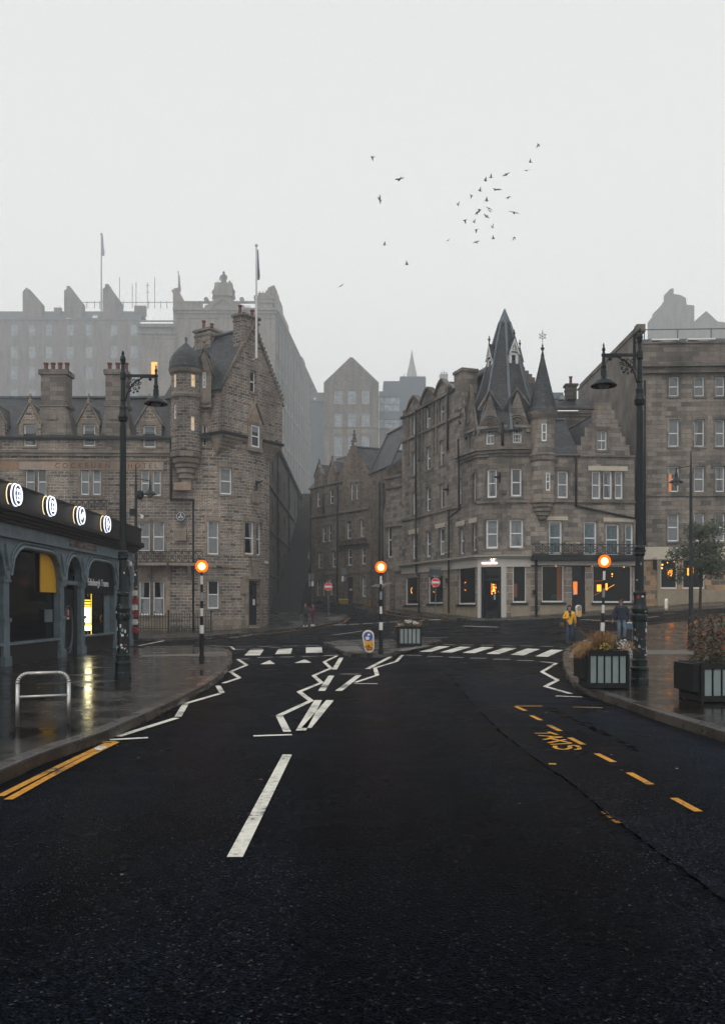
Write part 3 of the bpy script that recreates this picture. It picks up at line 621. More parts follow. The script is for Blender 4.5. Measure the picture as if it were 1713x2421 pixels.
mark('taxi_bay_line', [((1426+i*4.1, 1921+i*3.3), (1427.5+i*4.1, 1922.3+i*3.3)) for i in range(9) if i not in (2, 5)], 'py', .045, 'worn speckled remains of a yellow line')
TX = lambda x, y: (1180+x/3.867, 1580+y/3.867)
for L in ([[(322, 598), (487, 597)], [(445, 585), (525, 612)]], [[(352, 618), (570, 632), (402, 656)], [(462, 626), (482, 644)]], [[(440, 640), (655, 688)], [(605, 655), (446, 686)]], [[(466, 700), (655, 690)]],
          [[(508, 712), (503, 726), (535, 743), (600, 748), (645, 736), (640, 718), (655, 711), (700, 714), (732, 732), (725, 745), (680, 748)]]):
    mark('taxis_letter', [s_ for q in L for s_ in Z([TX(*p) for p in q])], 'py', .05)
area('resurfaced_patch', [(1058, 1594), (1120, 1668), (1180, 1730), (1265, 1795), (1345, 1850), (1500, 1975), (1713, 2135), (1713, 1775), (1600, 1735), (1464, 1682), (1372, 1648), (1336, 1612), (1324, 1596)], 'asphalt2', .002)
# tactile slabs and kerb-side strips
def slabpatch(poly, z=.006, par=None, mat='tact', name='tactile_paving', ribs=0):
    pts = [G(*p, .12) for p in poly]; mbx = MB(); mbx.poly([(p.x, p.y, surf(p.x, p.y)+.12+z) for p in pts])
    if ribs:
        for i in range(ribs):
            t = (i+.5)/ribs; a = pts[0].lerp(pts[1], t); b = pts[3].lerp(pts[2], t)
            mbx.bar((a.x, a.y, surf(a.x, a.y)+.13), (b.x, b.y, surf(b.x, b.y)+.13), .035, .02)
    o = mbx.build(name, M[mat], par)
    for p in o.data.polygons:
        if p.normal.z < -.5: p.flip()
    return o
slabpatch([(788, 1530), (846, 1527.5), (859, 1540), (815, 1541)], par=pav_i, ribs=12); slabpatch([(925, 1539), (984, 1526), (1024, 1526), (957, 1539)], par=pav_i)
slabpatch([(338, 1549), (520, 1545), (528, 1550), (330, 1553.5)], par=pav_l); slabpatch([(470, 1543), (534, 1542), (539, 1552), (468, 1554)], par=pav_l, ribs=18)
slabpatch([(1348, 1543), (1388, 1538), (1388, 1556), (1342, 1556)], par=pav_r, ribs=9); slabpatch([(1520, 1538), (1640, 1538), (1640, 1548), (1520, 1548)], par=pav_r, ribs=24)
slabpatch([(777, 1459), (806, 1457), (807, 1465), (776, 1466)], par=pav_h); slabpatch([(682, 1473.5), (704, 1470.5), (700, 1473), (681, 1476)], par=pav_h)
# tar seams, drain covers
M['tar'] = plain('tar', (.0003, .0003, .0004), .8, 0, .2, 9, .0); M['castiron'] = plain('cast_iron_cover', (.05, .035, .025), .5, .4, .4, 20)
if 0: mark('tar_seam', [((1055, 1590), (1120, 1668), .03), ((1120, 1668), (1180, 1730), .03), ((1180, 1730), (1265, 1795), .03), ((1265, 1795), (1345, 1850), .03), ((1345, 1850), (1420, 1915), .03), ((1420, 1915), (1500, 1975), .03), ((1500, 1975), (1640, 2080), .03)], 'tar')
mark('tar_seam', [((1220, 1662), (1290, 1664), .03), ((1290, 1664), (1435, 1671), .03)], 'tar')
random.seed(9)
_sp = [(1055, 1590), (1120, 1668), (1180, 1730), (1265, 1795), (1345, 1850), (1420, 1915), (1500, 1975), (1640, 2080), (1713, 2135)]; _sg = []
for (xa, ya), (xb_, yb_) in zip(_sp[:-1], _sp[1:]):
    for i in range(9):
        if random.random() < .12: continue
        f_ = lambda t: (xa+(xb_-xa)*t+random.gauss(0, .8), ya+(yb_-ya)*t+random.gauss(0, .5)); _sg.append((f_(i/9), f_((i+1.15)/9), random.uniform(.006, .022)))
mark('tar_seam', _sg, 'tar')
def drag(a, b, nn, nm='tar_seam'):
    q = []
    for i in range(nn):
        t = random.random(); x = a[0]+(b[0]-a[0])*t+random.gauss(0, 5); y = a[1]+(b[1]-a[1])*t+random.gauss(0, 2.5); L = random.uniform(4, 16); q.append(((x, y), (x+L, y+L*.3), random.uniform(.01, .03)))
    mark(nm, q, 'tar')
drag((1290, 1672), (1500, 1772), 60); drag((1300, 1600), (1335, 1600), 6)
for nm, p, r, lab, cat in (('manhole_cover', (827, 1594), .22, 'small round iron cover in the road before the island', 'manhole cover'),):
    c = G(*p); mbx = MB(); mbx.lathe((c.x, c.y, surf(c.x, c.y)-.01), [(r*1.15, 0), (r*1.15, .018), (r, .02), (r, .014), (0, .014)], 20); tag(mbx.build(nm, M['castiron']), lab, cat)
# ================================================================ buildings
def Zp(py, Y): return CH+(HY-py)/F*Y
def bp(fac, L): return [fac.q(*p) for p in L]
def coping(mb, fac, L, h=.14, w=.34, d=.08):
    """coping stones along a sloping line of (u, z) points on a facade"""
    for (ua, za), (ub, zb) in zip(L[:-1], L[1:]):
        mb.hexa([fac.P(ua, za-.04, d), fac.P(ub, zb-.04, d), fac.P(ub, zb-.04, d-w), fac.P(ua, za-.04, d-w), fac.P(ua, za+h, d), fac.P(ub, zb+h, d), fac.P(ub, zb+h, d-w), fac.P(ua, za+h, d-w)])
def crowsteps(u0, z0, u1, z1, n):
    out = []
    for i in range(n):
        u = u0+(u1-u0)*i/n; un = u0+(u1-u0)*(i+1)/n; z = z0+(z1-z0)*(i+(1 if z1 > z0 else 0))/n; out += [(u+1e-4, z), (un-1e-4, z)]
    return out
def gdormer(par, fac, ua, ub, ze, za, zb, k, mat='slate', cheek='hotel', cop='hotel_trim', finial=True, oh=.06):
    um = (ua+ub)/2; De = max(.1, (ze-zb)/k); Da = (za-zb)/k; mb = MB()
    for a, s_ in ((ua, -1), (ub, 1)):
        mb.slab([fac.P(a+s_*oh, ze+.02, -.2), fac.P(um, za+.05, -.2), fac.P(um, za+.05, -Da), fac.P(a+s_*oh, ze+.02, -De)], .08)
    r = mb.build('dormer_roof', M[mat], par)
    cb = MB()
    for a, s_ in ((ua, -1), (ub, 1)): cb.poly([fac.P(a, zb-.1, -.01), fac.P(a, ze, -.01), fac.P(a, ze, -De), fac.P(a, zb-.1, -.3)])
    cb.build('cheek', M[cheek], r)
    c = MB(); coping(c, fac, [(ua-.08, ze), (um, za+.1), (ub+.08, ze)])
    if finial: p = fac.P(um, za+.15, -.1); c.lathe(p, [(.12, 0), (.12, .15), (.06, .2), (.13, .35), (.06, .5), (0, .6)], 8)
    c.build('coping', M[cop], r)
def stack(par, x, y, w, dp, z0, z1, mat, n=3, rz=0, ph=.6, px_=None):
    mb = MB(); mb.box((x, y, (z0+z1)/2), (w, dp, z1-z0), rz); mb.box((x, y, z1+.08), (w+.22, dp+.22, .16), rz); mb.box((x, y, z1-.28), (w+.1, dp+.1, .1), rz)
    c = mb.build('chimney', M[mat], par); dx = Vector((math.cos(rz), math.sin(rz), 0))*((w-.3)/max(1, n-1) if n > 1 else 0)
    pots(c, (x, y, 0), n, dx, z1+.16, ph); return c
def ironrail(name, par, fac, u0, u1, z0, z1, d, sp=.55, pat='X', bar=.035):
    mb = MB(); fac.box(mb, u0, u1, z1-.03, z1+.02, d-.03, d+.03); fac.box(mb, u0, u1, z0, z0+.04, d-.025, d+.025)
    n = max(1, int((u1-u0)/sp)); st = (u1-u0)/n
    for i in range(n+1): u = u0+st*i; mb.bar(fac.P(u, z0, d), fac.P(u, z1+(.12 if pat == '|' else 0), d), bar, bar)
    for i in range(n):
        a, b = u0+st*i, u0+st*(i+1)
        if pat == 'X':
            mb.bar(fac.P(a, z0, d), fac.P(b, z1, d), .03, .03); mb.bar(fac.P(a, z1, d), fac.P(b, z0, d), .03, .03)
            m_ = (a+b)/2; zc = (z0+z1)/2; rr = min(st, z1-z0)*.27
            pts = [fac.P(m_+rr*math.cos(t*math.pi/4), zc+rr*math.sin(t*math.pi/4), d) for t in range(9)]; mb.tube(pts, .02, 5)
    return mb.build(name, M['iron'], par)
def stackcorbel(par, C, A, B, z1, z0, Q, ea, eb, n, mat):
    """stepped corbel under an overhanging corner: C corner, A / B unit directions along the two walls, Q the tip"""
    mb = MB(); dz = (z1-z0)/n
    for i in range(n):
        t = i/n; c = Vector(C).lerp(Vector(Q), t); a = Vector(A)*ea*(1-t); b = Vector(B)*eb*(1-t); zt = z1-dz*i
        pts = [c, c+a, c+a+b*.999, c+b]
        mb.prism([(p.x, p.y) for p in pts], zt-dz*.78, zt); c2 = c.lerp(Vector(Q), .05)
        mb.prism([(p.x, p.y) for p in (c2, c2+a*.96, c2+a*.96+b*.96, c2+b*.96)], zt-dz-.01, zt-dz*.78)
    return fixn(mb.build('corbel', M[mat], par))
# ---------------------------------------------------------------- hotel
H = thing('hotel', 'stone hotel with a round turret and gabled tower on the corner', 'hotel', (*XY(330, 58), 0))
fl = Fac([(-220, 58), (402, 58.4)])
x0 = XY(460, 58.6)[0]; RR = 4.4; arc = [(x0+RR*math.sin(R(a)), 58.6+RR-RR*math.cos(R(a))) for a in range(8, 105, 8)]
ft = Fac([XY(402, 58.4), (x0, 58.6)]+arc+[(arc[-1][0]-1.4, arc[-1][1]+9)], px=False)
EV = 12.55; SP = 4.25
dorm = [(-40, 12), (45, 97), (183, 235), (323, 382)]
top = [(0, EV)]
for a, b in dorm:
    ua, ub = fl.u(a)[0], fl.u(b)[0]; top += [(ua-.01, EV), (ua, 13.4), ((ua+ub)/2, 14.75), (ub, 13.4), (ub+.01, EV)]
top.append((fl.L[-1], EV))
facade(H, fl, top, [(0, SP), (fl.L[-1], SP)], [(-28, 0, 1002, 1055), (56, 86, 1002, 1055), (196, 225, 1002, 1055, 'sb'), (338, 368, 1005, 1058, 'sb'), (60, 82, 1108, 1170), (88, 110, 1108, 1170), (190, 211, 1108, 1170), (218, 238, 1108, 1170),
       (333, 352, 1112, 1172), (360, 380, 1112, 1172), (327, 354, 1234, 1304, 'sc'), (361, 388, 1234, 1304, 'sC'), (40, 66, 1234, 1304, 'sc'), (74, 100, 1234, 1304, 'sC')], 'hotel', 'hotel_trim')
facade(H, fl, [(0, SP), (fl.L[-1], SP)], [(0, -1.5), (fl.L[-1], -1.5)], [(329, 355, 1374, 1454, 'dhc'), (362, 388, 1374, 1454, 'dhC'), (150, 180, 1374, 1454, 'd'), (220, 250, 1374, 1454, 'd')], 'hotel_base', 'hotel_trim')
for a, b in dorm: gdormer(H, fl, fl.u(a)[0], fl.u(b)[0], 13.4, 14.75, EV, .77)
ZT = 12.85
u498 = ft.u(500)[0]
wr = facade(H, ft, [(0, 15.9), (u498, 15.9), (u498+.01, ZT), (ft.L[-1], ZT)], [(0, -1.5), (ft.L[-1], -1.5)], [(479, 489, 1004, 1055, 'd'), (520, 549, 1106, 1169, 'sb'), (491, 517, 1231, 1311, 'sc'), (579, 602, 1233, 1311, 'dC'), (606.5, 618.5, 1236, 1313, 'dC'), (491, 518, 1372, 1439, 'ahd'), (586, 613, 1373, 1478, 'D')], 'hotel', 'hotel_trim')
# the last opening is the door: replace its sash by a panelled door
for o in [c for c in H.children if c.name.startswith('window')][-1:]:
    for c in list(o.children): bpy.data.objects.remove(c)
    bpy.data.objects.remove(o)
h = wr[-1]; mb = MB(); ft.box(mb, h[0], h[1], h[2]-.3, h[3], -.3, -.24)
for i in range(2):
    for j in range(3): w_ = (h[1]-h[0]); ft.box(mb, h[0]+.15+i*w_*.45, h[0]+w_*.42+i*w_*.45, h[2]+.3+j*.85, h[2]+1.0+j*.85, -.24, -.215)
dr = mb.build('door', M['navy'], H); mb = MB(); ft.box(mb, h[0]+w_*.6, h[0]+w_*.82, h[2]+1.35, h[2]+1.75, -.235, -.2); mb.build('notice', M['white'], dr)
mb = MB(); ft.box(mb, h[0]+.12, h[1]-.12, h[3]-.95, h[3]-.15, -.235, -.225); mb.build('fanlight', M['g_dark'], dr)
mb = MB()
for a, b, z0, z1, d in ((h[0]-.28, h[0], h[2]-.5, h[3]+.1, .1), (h[1], h[1]+.28, h[2]-.5, h[3]+.1, .1), (h[0]-.45, h[1]+.45, h[3]+.1, h[3]+.42, .16), (h[0]-.62, h[0]-.3, h[3]-.9, h[3]+.1, .14), (h[1]+.3, h[1]+.62, h[3]-.9, h[3]+.1, .14),
                        (h[0]+.3, h[1]-.1, h[3]+.42, h[3]+1.35, .08), (h[0]+.2, h[1], h[3]+1.35, h[3]+1.5, .15)): ft.box(mb, a, b, z0, z1, 0, d)
ft.box(mb, h[0]+.5, h[1]-.3, h[3]+.55, h[3]+1.2, .08, .12); mb.build('door_surround', M['hotel_trim'], H)
# string courses, cornice, name band
mb = MB(); U = fl.L[-1]
for z, hh, d in ((11.55, .16, .18), (11.35, .2, .1), (11.05, .1, .06), (SP-.08, .2, .1), (12.42, .1, .08)): fl.box(mb, 0, U, z, z+hh, 0, d)
tu = ft.L[-1]; ft.box(mb, ft.u(458)[0], ft.u(575)[0], SP-.1, SP+.12, 0, .09); ft.box(mb, 0, ft.u(500)[0], 12.6, 12.72, 0, .05)
ft.box(mb, ft.u(460)[0], ft.u(577)[0], -1.5, .75, 0, .12); mb.build('string_course', M['hotel_trim'], H)
M['band'] = stone('hotel_name_band', (.24, .16, .1), (.34, .28, .24), (.16, .13, .1), 1.6, .5, .006, .3, False, tint=(.32, .16, .07))
M['inscr'] = plain('cut_letters', (.06, .04, .03), .9)
mb = MB(); fl.box(mb, 0, fl.u(387)[0], 10.45, 11.04, 0, .03); nb = mb.build('name_band', M['band'], H)
ftext('COCKBURN', .46, fl, fl.u(131)[0], 10.58, .032, M['inscr'], 'lettering', nb, sp=1.62); ftext('HOTEL', .46, fl, fl.u(302)[0], 10.58, .032, M['inscr'], 'lettering', nb, sp=1.55)
# gutter and drain pipes
def pipe(par, pts, r=.075, name='drain_pipe'):
    mb = MB(); mb.tube(pts, r, 8)
    for p in pts[1:-1]: mb.ball(p, r*1.15, 8, 6)
    return mb.build(name, M['iron'], par, smooth=True)
mb = MB(); fl.box(mb, 0, U-.1, EV-.12, EV+.02, .02, .2); mb.build('gutter', M['iron'], H)
q = lambda px, py, Y=58.2: W(px, py, Y); pipe(H, [q(404, 1035), q(404, 1180), q(457, 1182), q(457, 1498)])
# roof of the long wing
mb = MB(); A = fl.p[0]; B = fl.p[1]; xb = B.x+2.6
mb.slab([(A.x, A.y-.15, EV), (xb, B.y-.15, EV), (xb, B.y+4.4, EV+3.6), (A.x, A.y+4.4, EV+3.6)], .12)
mb.slab([(A.x, A.y+4.4, EV+3.6), (xb, B.y+4.4, EV+3.6), (xb, B.y+9, EV), (A.x, A.y+9, EV)], .12)
rf = mb.build('roof', M['slate'], H); mb = MB(); mb.box(((A.x+xb)/2, A.y+4.55, EV+3.63), (xb-A.x, .25, .12)); mb.build('ridge', M['lead'], rf)
mb = MB(); mb.poly([(A.x, A.y, -1), (A.x, A.y, EV), (A.x, A.y+4.4, EV+3.5), (A.x, A.y+9, EV), (A.x, A.y+9, -1)]); mb.poly([(A.x, A.y+9, -1), (A.x, A.y+9, EV), (xb, A.y+9, EV), (xb, A.y+9, -1)]); mb.build('rear_wall', M['hotel'], H)
# wallhead chimneys of the wing
for a, b, yt, n in ((92, 162, 874, 4), (246, 300, 874, 3)):
    xa, xb_ = XY(a, 58.3)[0], XY(b, 58.3)[0]; xm = (xa+xb_)/2; w_ = xb_-xa; zt = Zp(yt, 58.3)
    mb = MB(); mb.box((xm, 58.9, (EV-.8+zt)/2), (w_*.86, 1.2, zt-EV+.8)); mb.box((xm, 58.9, zt-.15), (w_*1.0, 1.4, .3)); mb.box((xm, 58.9, zt-.02), (w_*.92, 1.25, .12)); mb.box((xm, 58.95, Zp(957, 58.3)), (w_*1.0, 1.4, .22))
    mb.hexa([(xm-w_*.75, 58.35, EV-.6), (xm+w_*.75, 58.35, EV-.6), (xm+w_*.75, 59.6, EV-.6), (xm-w_*.75, 59.6, EV-.6), (xm-w_*.46, 58.32, Zp(965, 58)), (xm+w_*.46, 58.32, Zp(965, 58)), (xm+w_*.46, 59.5, Zp(965, 58)), (xm-w_*.46, 59.5, Zp(965, 58))])
    mb.box((xm-.1, 58.27, Zp(985, 58)), (.7, .12, .28)); c = mb.build('chimney', M['corner_trim'], H); pots(c, (xm, 58.9, 0), n, (w_*.72/(n-1), 0, 0), zt+.04, .55, .16)
# turret
TC = XY(440, 58.25)
def rz(y, Y=57.3): return Zp(y, Y)
ta = Fac([(TC[0]+.93*math.sin(R(a)), TC[1]-.93*math.cos(R(a))) for a in range(-112, 113, 16)], px=False)
TT = thing('x', None, None); bpy.data.objects.remove(TT)
facade(H, ta, [(0, rz(865)), (ta.L[-1], rz(865))], [(0, rz(1062)), (ta.L[-1], rz(1062))], [(452, 463, 876, 915, 'l'), (452, 461, 984, 1018, 'l'), (410, 416.5, 878, 916, 'l'), (411, 417, 957, 990, 'd')], 'hotel', None, .12, name='turret_wall')
mb = MB()
prof = [(.0, rz(1152)), (.16, rz(1150)), (.2, rz(1143)), (.34, rz(1140)), (.34, rz(1130)), (.48, rz(1127)), (.48, rz(1117)), (.6, rz(1114)), (.6, rz(1104)), (.72, rz(1101)), (.72, rz(1094)), (.86, rz(1090)), (.86, rz(1080)), (1.0, rz(1077)), (1.0, rz(1066)), (.93, rz(1064))]
mb.lathe((TC[0], TC[1], 0), prof, 24); mb.build('turret_corbel', M['hotel_trim'], H); mb = MB(); mb.lathe((TC[0], TC[1], 0), [(.93, rz(938)), (1.02, rz(936)), (1.05, rz(930)), (1.0, rz(926)), (.94, rz(925))], 24); mb.build('turret_moulding', M['hotel_trim'], H); mb = MB(); mb.lathe((TC[0], TC[1], 0), [(.92, rz(882)), (1.06, rz(876)), (1.12, rz(868)), (.5, rz(866))], 24)
mb.build('turret_moulding', M['hotel_trim'], H)
mb = MB(); mb.lathe((TC[0], TC[1], 0), [(1.12, rz(868)), (1.1, rz(862)), (1.08, rz(850)), (.98, rz(838)), (.8, rz(828)), (.55, rz(817)), (.3, rz(809)), (.15, rz(803)), (0, rz(800))], 24)
td = mb.build('turret_dome', M['slate'], H, smooth=True); mb = MB(); mb.lathe((TC[0], TC[1], 0), [(.1, rz(806)), (.06, rz(800)), (.09, rz(793)), (.1, rz(788)), (.03, rz(786)), (0, rz(785))], 8); mb.build('finial', M['lead'], td)
# small gabled bay between turret and tower
fd = Fac([XY(464, 58.15), XY(499, 58.15)], px=False); zz = lambda y: Zp(y, 58.15)
facade(H, fd, [(0, zz(880)), (fd.L[-1]*.5, zz(826)), (fd.L[-1], zz(880))], [(0, zz(950)), (fd.L[-1]*.3, zz(962)), (fd.L[-1], zz(962))], [(479, 486.5, 879, 917, 'd')], 'hotel_trim', None, .12)
gdormer(H, fd, 0, fd.L[-1], zz(880), zz(824), 15.6, 1.2, cheek='hotel_trim')
mb = MB(); mb.lathe((XY(487, 58.4)[0], 58.35, 0), [(.05, zz(965)), (.2, zz(962)), (.24, zz(957)), (.36, zz(955)), (.4, zz(950))], 14); mb.build('corbel', M['hotel_trim'], H)
mb = MB(); mb.slab([(XY(458, 58)[0], 58.35, 15.9), (XY(505, 58.4)[0], 58.35, 15.9), (XY(505, 58.4)[0], 61.5, 18.6), (XY(470, 61)[0], 61.5, 18.6)], .1); mb.build('roof', M['slate'], H)
# gabled tower block
C0 = Vector(XY(527, 58.0)); C1 = Vector(XY(667, 62.8)); dd = (C1-C0).normalized(); inn = Vector((-dd.y, dd.x)); LB = (C1-C0).length
S0 = C0+inn*3.2; S1 = C1+inn*8
fb = Fac([S0, C0, C1, S1], px=False); zb0 = ZT; ze = 15.85; za = 20.5; uC0, uC1 = fb.L[1], fb.L[2]; um = (uC0+uC1)/2
facade(H, fb, [(0, ze), (uC0, ze), (um, za), (uC1, ze), (fb.L[-1], ze)], [(0, zb0), (fb.L[-1], zb0)], [(591.5, 605.5, 876, 928, 'd')], 'hotel', 'hotel_trim')
mb = MB(); mb.poly([(p.x, p.y, zb0) for p in (S0, C0, C1, S1)][::-1]); mb.build('soffit', M['hotel_trim'], H)
mb = MB()
P3 = lambda p, z: Vector((p.x, p.y, z)); mid_ = (C0+C1)/2; rl = 5.4
mb.slab([P3(C0-dd*.25, ze-.2), P3(mid_, za-.15), P3(mid_+inn*rl, za-.15), P3(C0-dd*.25+inn*rl, ze-.2)], .12); mb.slab([P3(C1+dd*.25, ze-.2), P3(mid_, za-.15), P3(mid_+inn*rl, za-.15), P3(C1+dd*.25+inn*rl, ze-.2)], .12)
rf = mb.build('roof', M['slate'], H); mb = MB(); mb.bar(P3(mid_+inn*.3, za-.1), P3(mid_+inn*rl, za-.1), .3, .12); mb.build('ridge', M['lead'], rf)
mb = MB(); coping(mb, fb, [(uC0-.05, ze), (um, za+.05)], .16, .4, .1); coping(mb, fb, [(um, za+.05), (uC1+.1, ze-.15)], .16, .4, .1)
for i in range(17):
    for a, b in ((uC0, um), (uC1, um)):
        t = (i+.5)/18; u = a+(b-a)*t; z = ze+(za-ze)*t; s_ = 1 if b > a else -1; mb.hexa([fb.P(x, zv, d) for zv in (z, z+.2) for x, d in ((u-.1, .12), (u+.1, .12), (u+.1, -.3), (u-.1, -.3))])
mb.build('coping', M['hotel_trim'], H); mb = MB(); fb.box(mb, 0.6, uC0, zb0-.06, zb0+.12, 0, .1); fb.box(mb, uC0, fb.u(585)[0], zb0-.06, zb0+.12, 0, .1); fb.box(mb, fb.u(621)[0], uC1, zb0-.06, zb0+.12, 0, .1); mb.build('string_course', M['iron'], H)
ang = math.atan2(dd.y, dd.x); p = mid_+inn*.55-dd*.15; stack(H, p.x, p.y, 1.5, .95, 18.8, Zp(752, 60.4), 'hotel', 2, ang); p = mid_+inn*4.3; stack(H, p.x, p.y, 1.1, 1.5, 19, 20.75, 'hotel', 2, ang)
fv = lambda v: Vector((v.x, v.y)); Q0 = Vector((x0+RR*math.sin(R(18)), 58.6+RR-RR*math.cos(R(18)))); Q1 = Vector((x0+RR*math.sin(R(80)), 58.6+RR-RR*math.cos(R(80))))
def corb(C, A_, B_, Q, ea, eb, z0):
    n = 6; mb = MB(); dz = (ZT-.06-z0)/n
    for i in range(n):
        t = i/n; c = C.lerp(Q, t); a = A_*ea*(1-t*.9); b = B_*eb*(1-t*.9); zt = ZT-.06-dz*i
        for k, (za_, zb_) in ((1, (zt-dz*.7, zt)), (.94, (zt-dz-.005, zt-dz*.7))):
            c2 = c.lerp(Q, (1-k)); mb.prism([(v.x, v.y) for v in (c2, c2+a*k, c2+a*k+b*k, c2+b*k)], za_, zb_)
    fixn(mb.build('corbel', M['hotel_trim'], H))
corb(C0, inn, dd, Q0, 2.2, 2.3, Zp(1072, 58.3)); corb(C1, inn, -dd, Q1, 2.5, 2.0, Zp(1092, 62.5))
# tall window with its pointed pediment on the tower face
ha = fb.q(591.5, 1004); hb = fb.q(611, 1060); hz = (ha[0], hb[0], hb[1], ha[1]); mb = MB()
fb.box(mb, hz[0]-.32, hz[1]+.32, hz[2]-.3, hz[2], -.3, .14); fb.box(mb, hz[0]-.28, hz[0], hz[2], hz[3]+.2, -.3, .1); fb.box(mb, hz[1], hz[1]+.28, hz[2], hz[3]+.2, -.3, .1); fb.box(mb, hz[0], hz[1], hz[3], hz[3]+.2, -.3, .1)
uu = (hz[0]+hz[1])/2; zp = hz[3]+.2; coping(mb, fb, [(hz[0]-.34, zp), (uu, zp+1.35), (hz[1]+.34, zp)], .12, .3, .2); fb.box(mb, uu-.1, uu+.1, zp+1.4, zp+1.75, -.05, .1); mb.build('window_pediment', M['hotel_trim'], H)
mb = MB(); mb.poly([fb.P(hz[0]-.2, zp+.02, .1), fb.P(hz[1]+.2, zp+.02, .1), fb.P(uu, zp+1.2, .1)]); mb.build('tympanum', M['band'], H); sash(fb, hz, H, 's', rev=.0)
# window beam, plaques, balcony, area railings
mb = MB(); mb.box((*XY(432, 58.05), Zp(1150, 58)), (1.1, .3, .5)); mb.build('stone_arch', M['band'], H)
pq = MB(); c = W(427, 1264, 58.2); pq.box(c, (.75, .12, .75)); pq.box(c+Vector((0, -.07, 0)), (.5, .05, .5)); pq.build('carved_panel', M['hotel_trim'], H)
c = W(428, 1221, 58.2); mb = MB(); mb.cyl(c, c+Vector((0, -.09, 0)), .28, .28, 20); dk = mb.build('round_emblem', plain('navy_enamel', (.03, .05, .09), .3), H)
mb = MB(); mb.lathe((0, 0, 0), [(.25, 0), (.28, .0)], 20, cap=False)
mb = MB()
for a in (90, 210, 330):
    t = R(a); e = Vector((math.cos(t), 0, math.sin(t)))*.2; s_ = Vector((-math.sin(t), 0, math.cos(t)))*.055; o_ = c+Vector((0, -.1, 0)); mb.poly([o_, o_+e*.5+s_, o_+e, o_+e*.5-s_])
pts = [c+Vector((.26*math.cos(t*math.pi/10), -.095, .26*math.sin(t*math.pi/10))) for t in range(21)]; mb.tube(pts, .016, 5); mb.build('emblem_device', M['white'], dk)
ub0, ub1 = fl.u(322)[0], fl.L[-1]; ZB = Zp(1330, 57.4)
mb = MB(); fl.box(mb, ub0, ub1+.0, ZB-.18, ZB, 0, .9); ft.box(mb, 0, ft.u(480)[0], ZB-.18, ZB, 0, .9)
for px in (352, 398, 448): x, y = XY(px, 57.9); mb.hexa([(x-.09, 58.4, ZB-1.1), (x+.09, 58.4, ZB-1.1), (x+.09, 58.5, ZB-1.1), (x-.09, 58.5, ZB-1.1), (x-.09, 57.6, ZB-.18), (x+.09, 57.6, ZB-.18), (x+.09, 58.5, ZB-.18), (x-.09, 58.5, ZB-.18)])
bc = mb.build('balcony', M['hotel_trim'], H); ironrail('balcony_railing', bc, fl, ub0, ub1, ZB, Zp(1303, 57.5), .85, .42); ironrail('balcony_railing', bc, ft, 0, ft.u(480)[0], ZB, Zp(1303, 57.5), .85, .42)
fo = Fac([XY(170, 57.0), XY(248, 57.0)], px=False); mb = MB(); zt = Zp(1206, 57); fo.box(mb, -.1, fo.L[-1]+.1, zt-.3, zt, -1.2, 0); fo.box(mb, .25, fo.L[-1]-.25, 4, zt-.3, -1.2, -.2); fo.box(mb, .05, fo.L[-1]-.05, zt-.75, zt-.55, -1.2, -.05)
bo = mb.build('oriel', M['hotel_base'], H); ironrail('balcony_railing', bo, fo, -.1, fo.L[-1]+.1, zt, Zp(1183, 57), -.08, .34); sash(fo, (.6, 1.5, 4.3, zt-.85), bo, 's', rev=.12)
mb = MB(); ua, ub = ft.u(598)[0], ft.u(613)[0]; ft.box(mb, ft.u(624)[0]+.1, ft.u(633)[0], Zp(1329, 60), Zp(1323, 60), 0, .05); mb.build('street_sign', M['white'], H)
mb = MB(); u = ft.u(603)[0]; ft.box(mb, u-.42, u+.42, Zp(1187, 60), Zp(1164, 60), 0, .09); mb.build('stone_panel', M['hotel_trim'], H)
mb = MB(); p_ = ft.P(u, Zp(1145, 60), .1); mb.bar(p_+Vector((0, 0, -.35)), p_+Vector((.05, -.1, .3)), .13, .1); mb.cyl(p_+Vector((0, -.1, .1)), p_+Vector((.5, -.35, .28)), .09, .03, 8); mb.build('wall_bracket', M['iron'], H)
mb = MB(); p_ = ft.P(ft.u(521)[0], Zp(1341, 59.5), .02); mb.bar(p_, p_+Vector((0, -.3, -.1)), .05, .05); mb.cyl(p_+Vector((-.2, -.3, .02)), p_+Vector((.15, -.3, -.06)), .06, .08, 8); mb.build('floodlight', M['iron'], H)
def railing(label, a, b, ya, yb):
    fr_ = Fac([XY(a, ya), XY(b, yb)], px=False); c = fr_.at(fr_.L[-1]/2); t_ = thing('railing', label, 'railing', (c.x, c.y, 0), 0, 'iron railings before the hotel')
    z0 = surf(c.x, c.y)+.1; n = int(fr_.L[-1]/.16)
    for nm, zc in (('rail', z0+.18), ('rail', z0+.92)): mb = MB(); fr_.box(mb, 0, fr_.L[-1], zc, zc+.04, -.02, .02); mb.build(nm, M['iron'], t_)
    mb = MB()
    for i in range(n+1):
        u = fr_.L[-1]*i/n; p = fr_.P(u, z0, 0); hh = 1.08 if i % 6 else 1.2; mb.bar(p, p+Vector((0, 0, hh)), .03, .03); mb.lathe(p+Vector((0, 0, hh)), [(.012, 0), (.035, .05), (0, .13)], 5)
    mb.build('railing_bars', M['iron'], t_)
    for u in (0, fr_.L[-1]): mb = MB(); p = fr_.P(u, z0-.1, 0); mb.bar(p, p+Vector((0, 0, 1.35)), .07, .07); mb.lathe(p+Vector((0, 0, 1.35)), [(.04, 0), (.07, .06), (0, .16)], 6); mb.build('railing_post', M['iron'], t_)
railing('lower black iron railing left of the drain pipe at the hotel foot', 326, 398, 57.0, 57.2); railing('taller black iron railing between drain pipe and round tower', 399, 499, 57.2, 57.6)
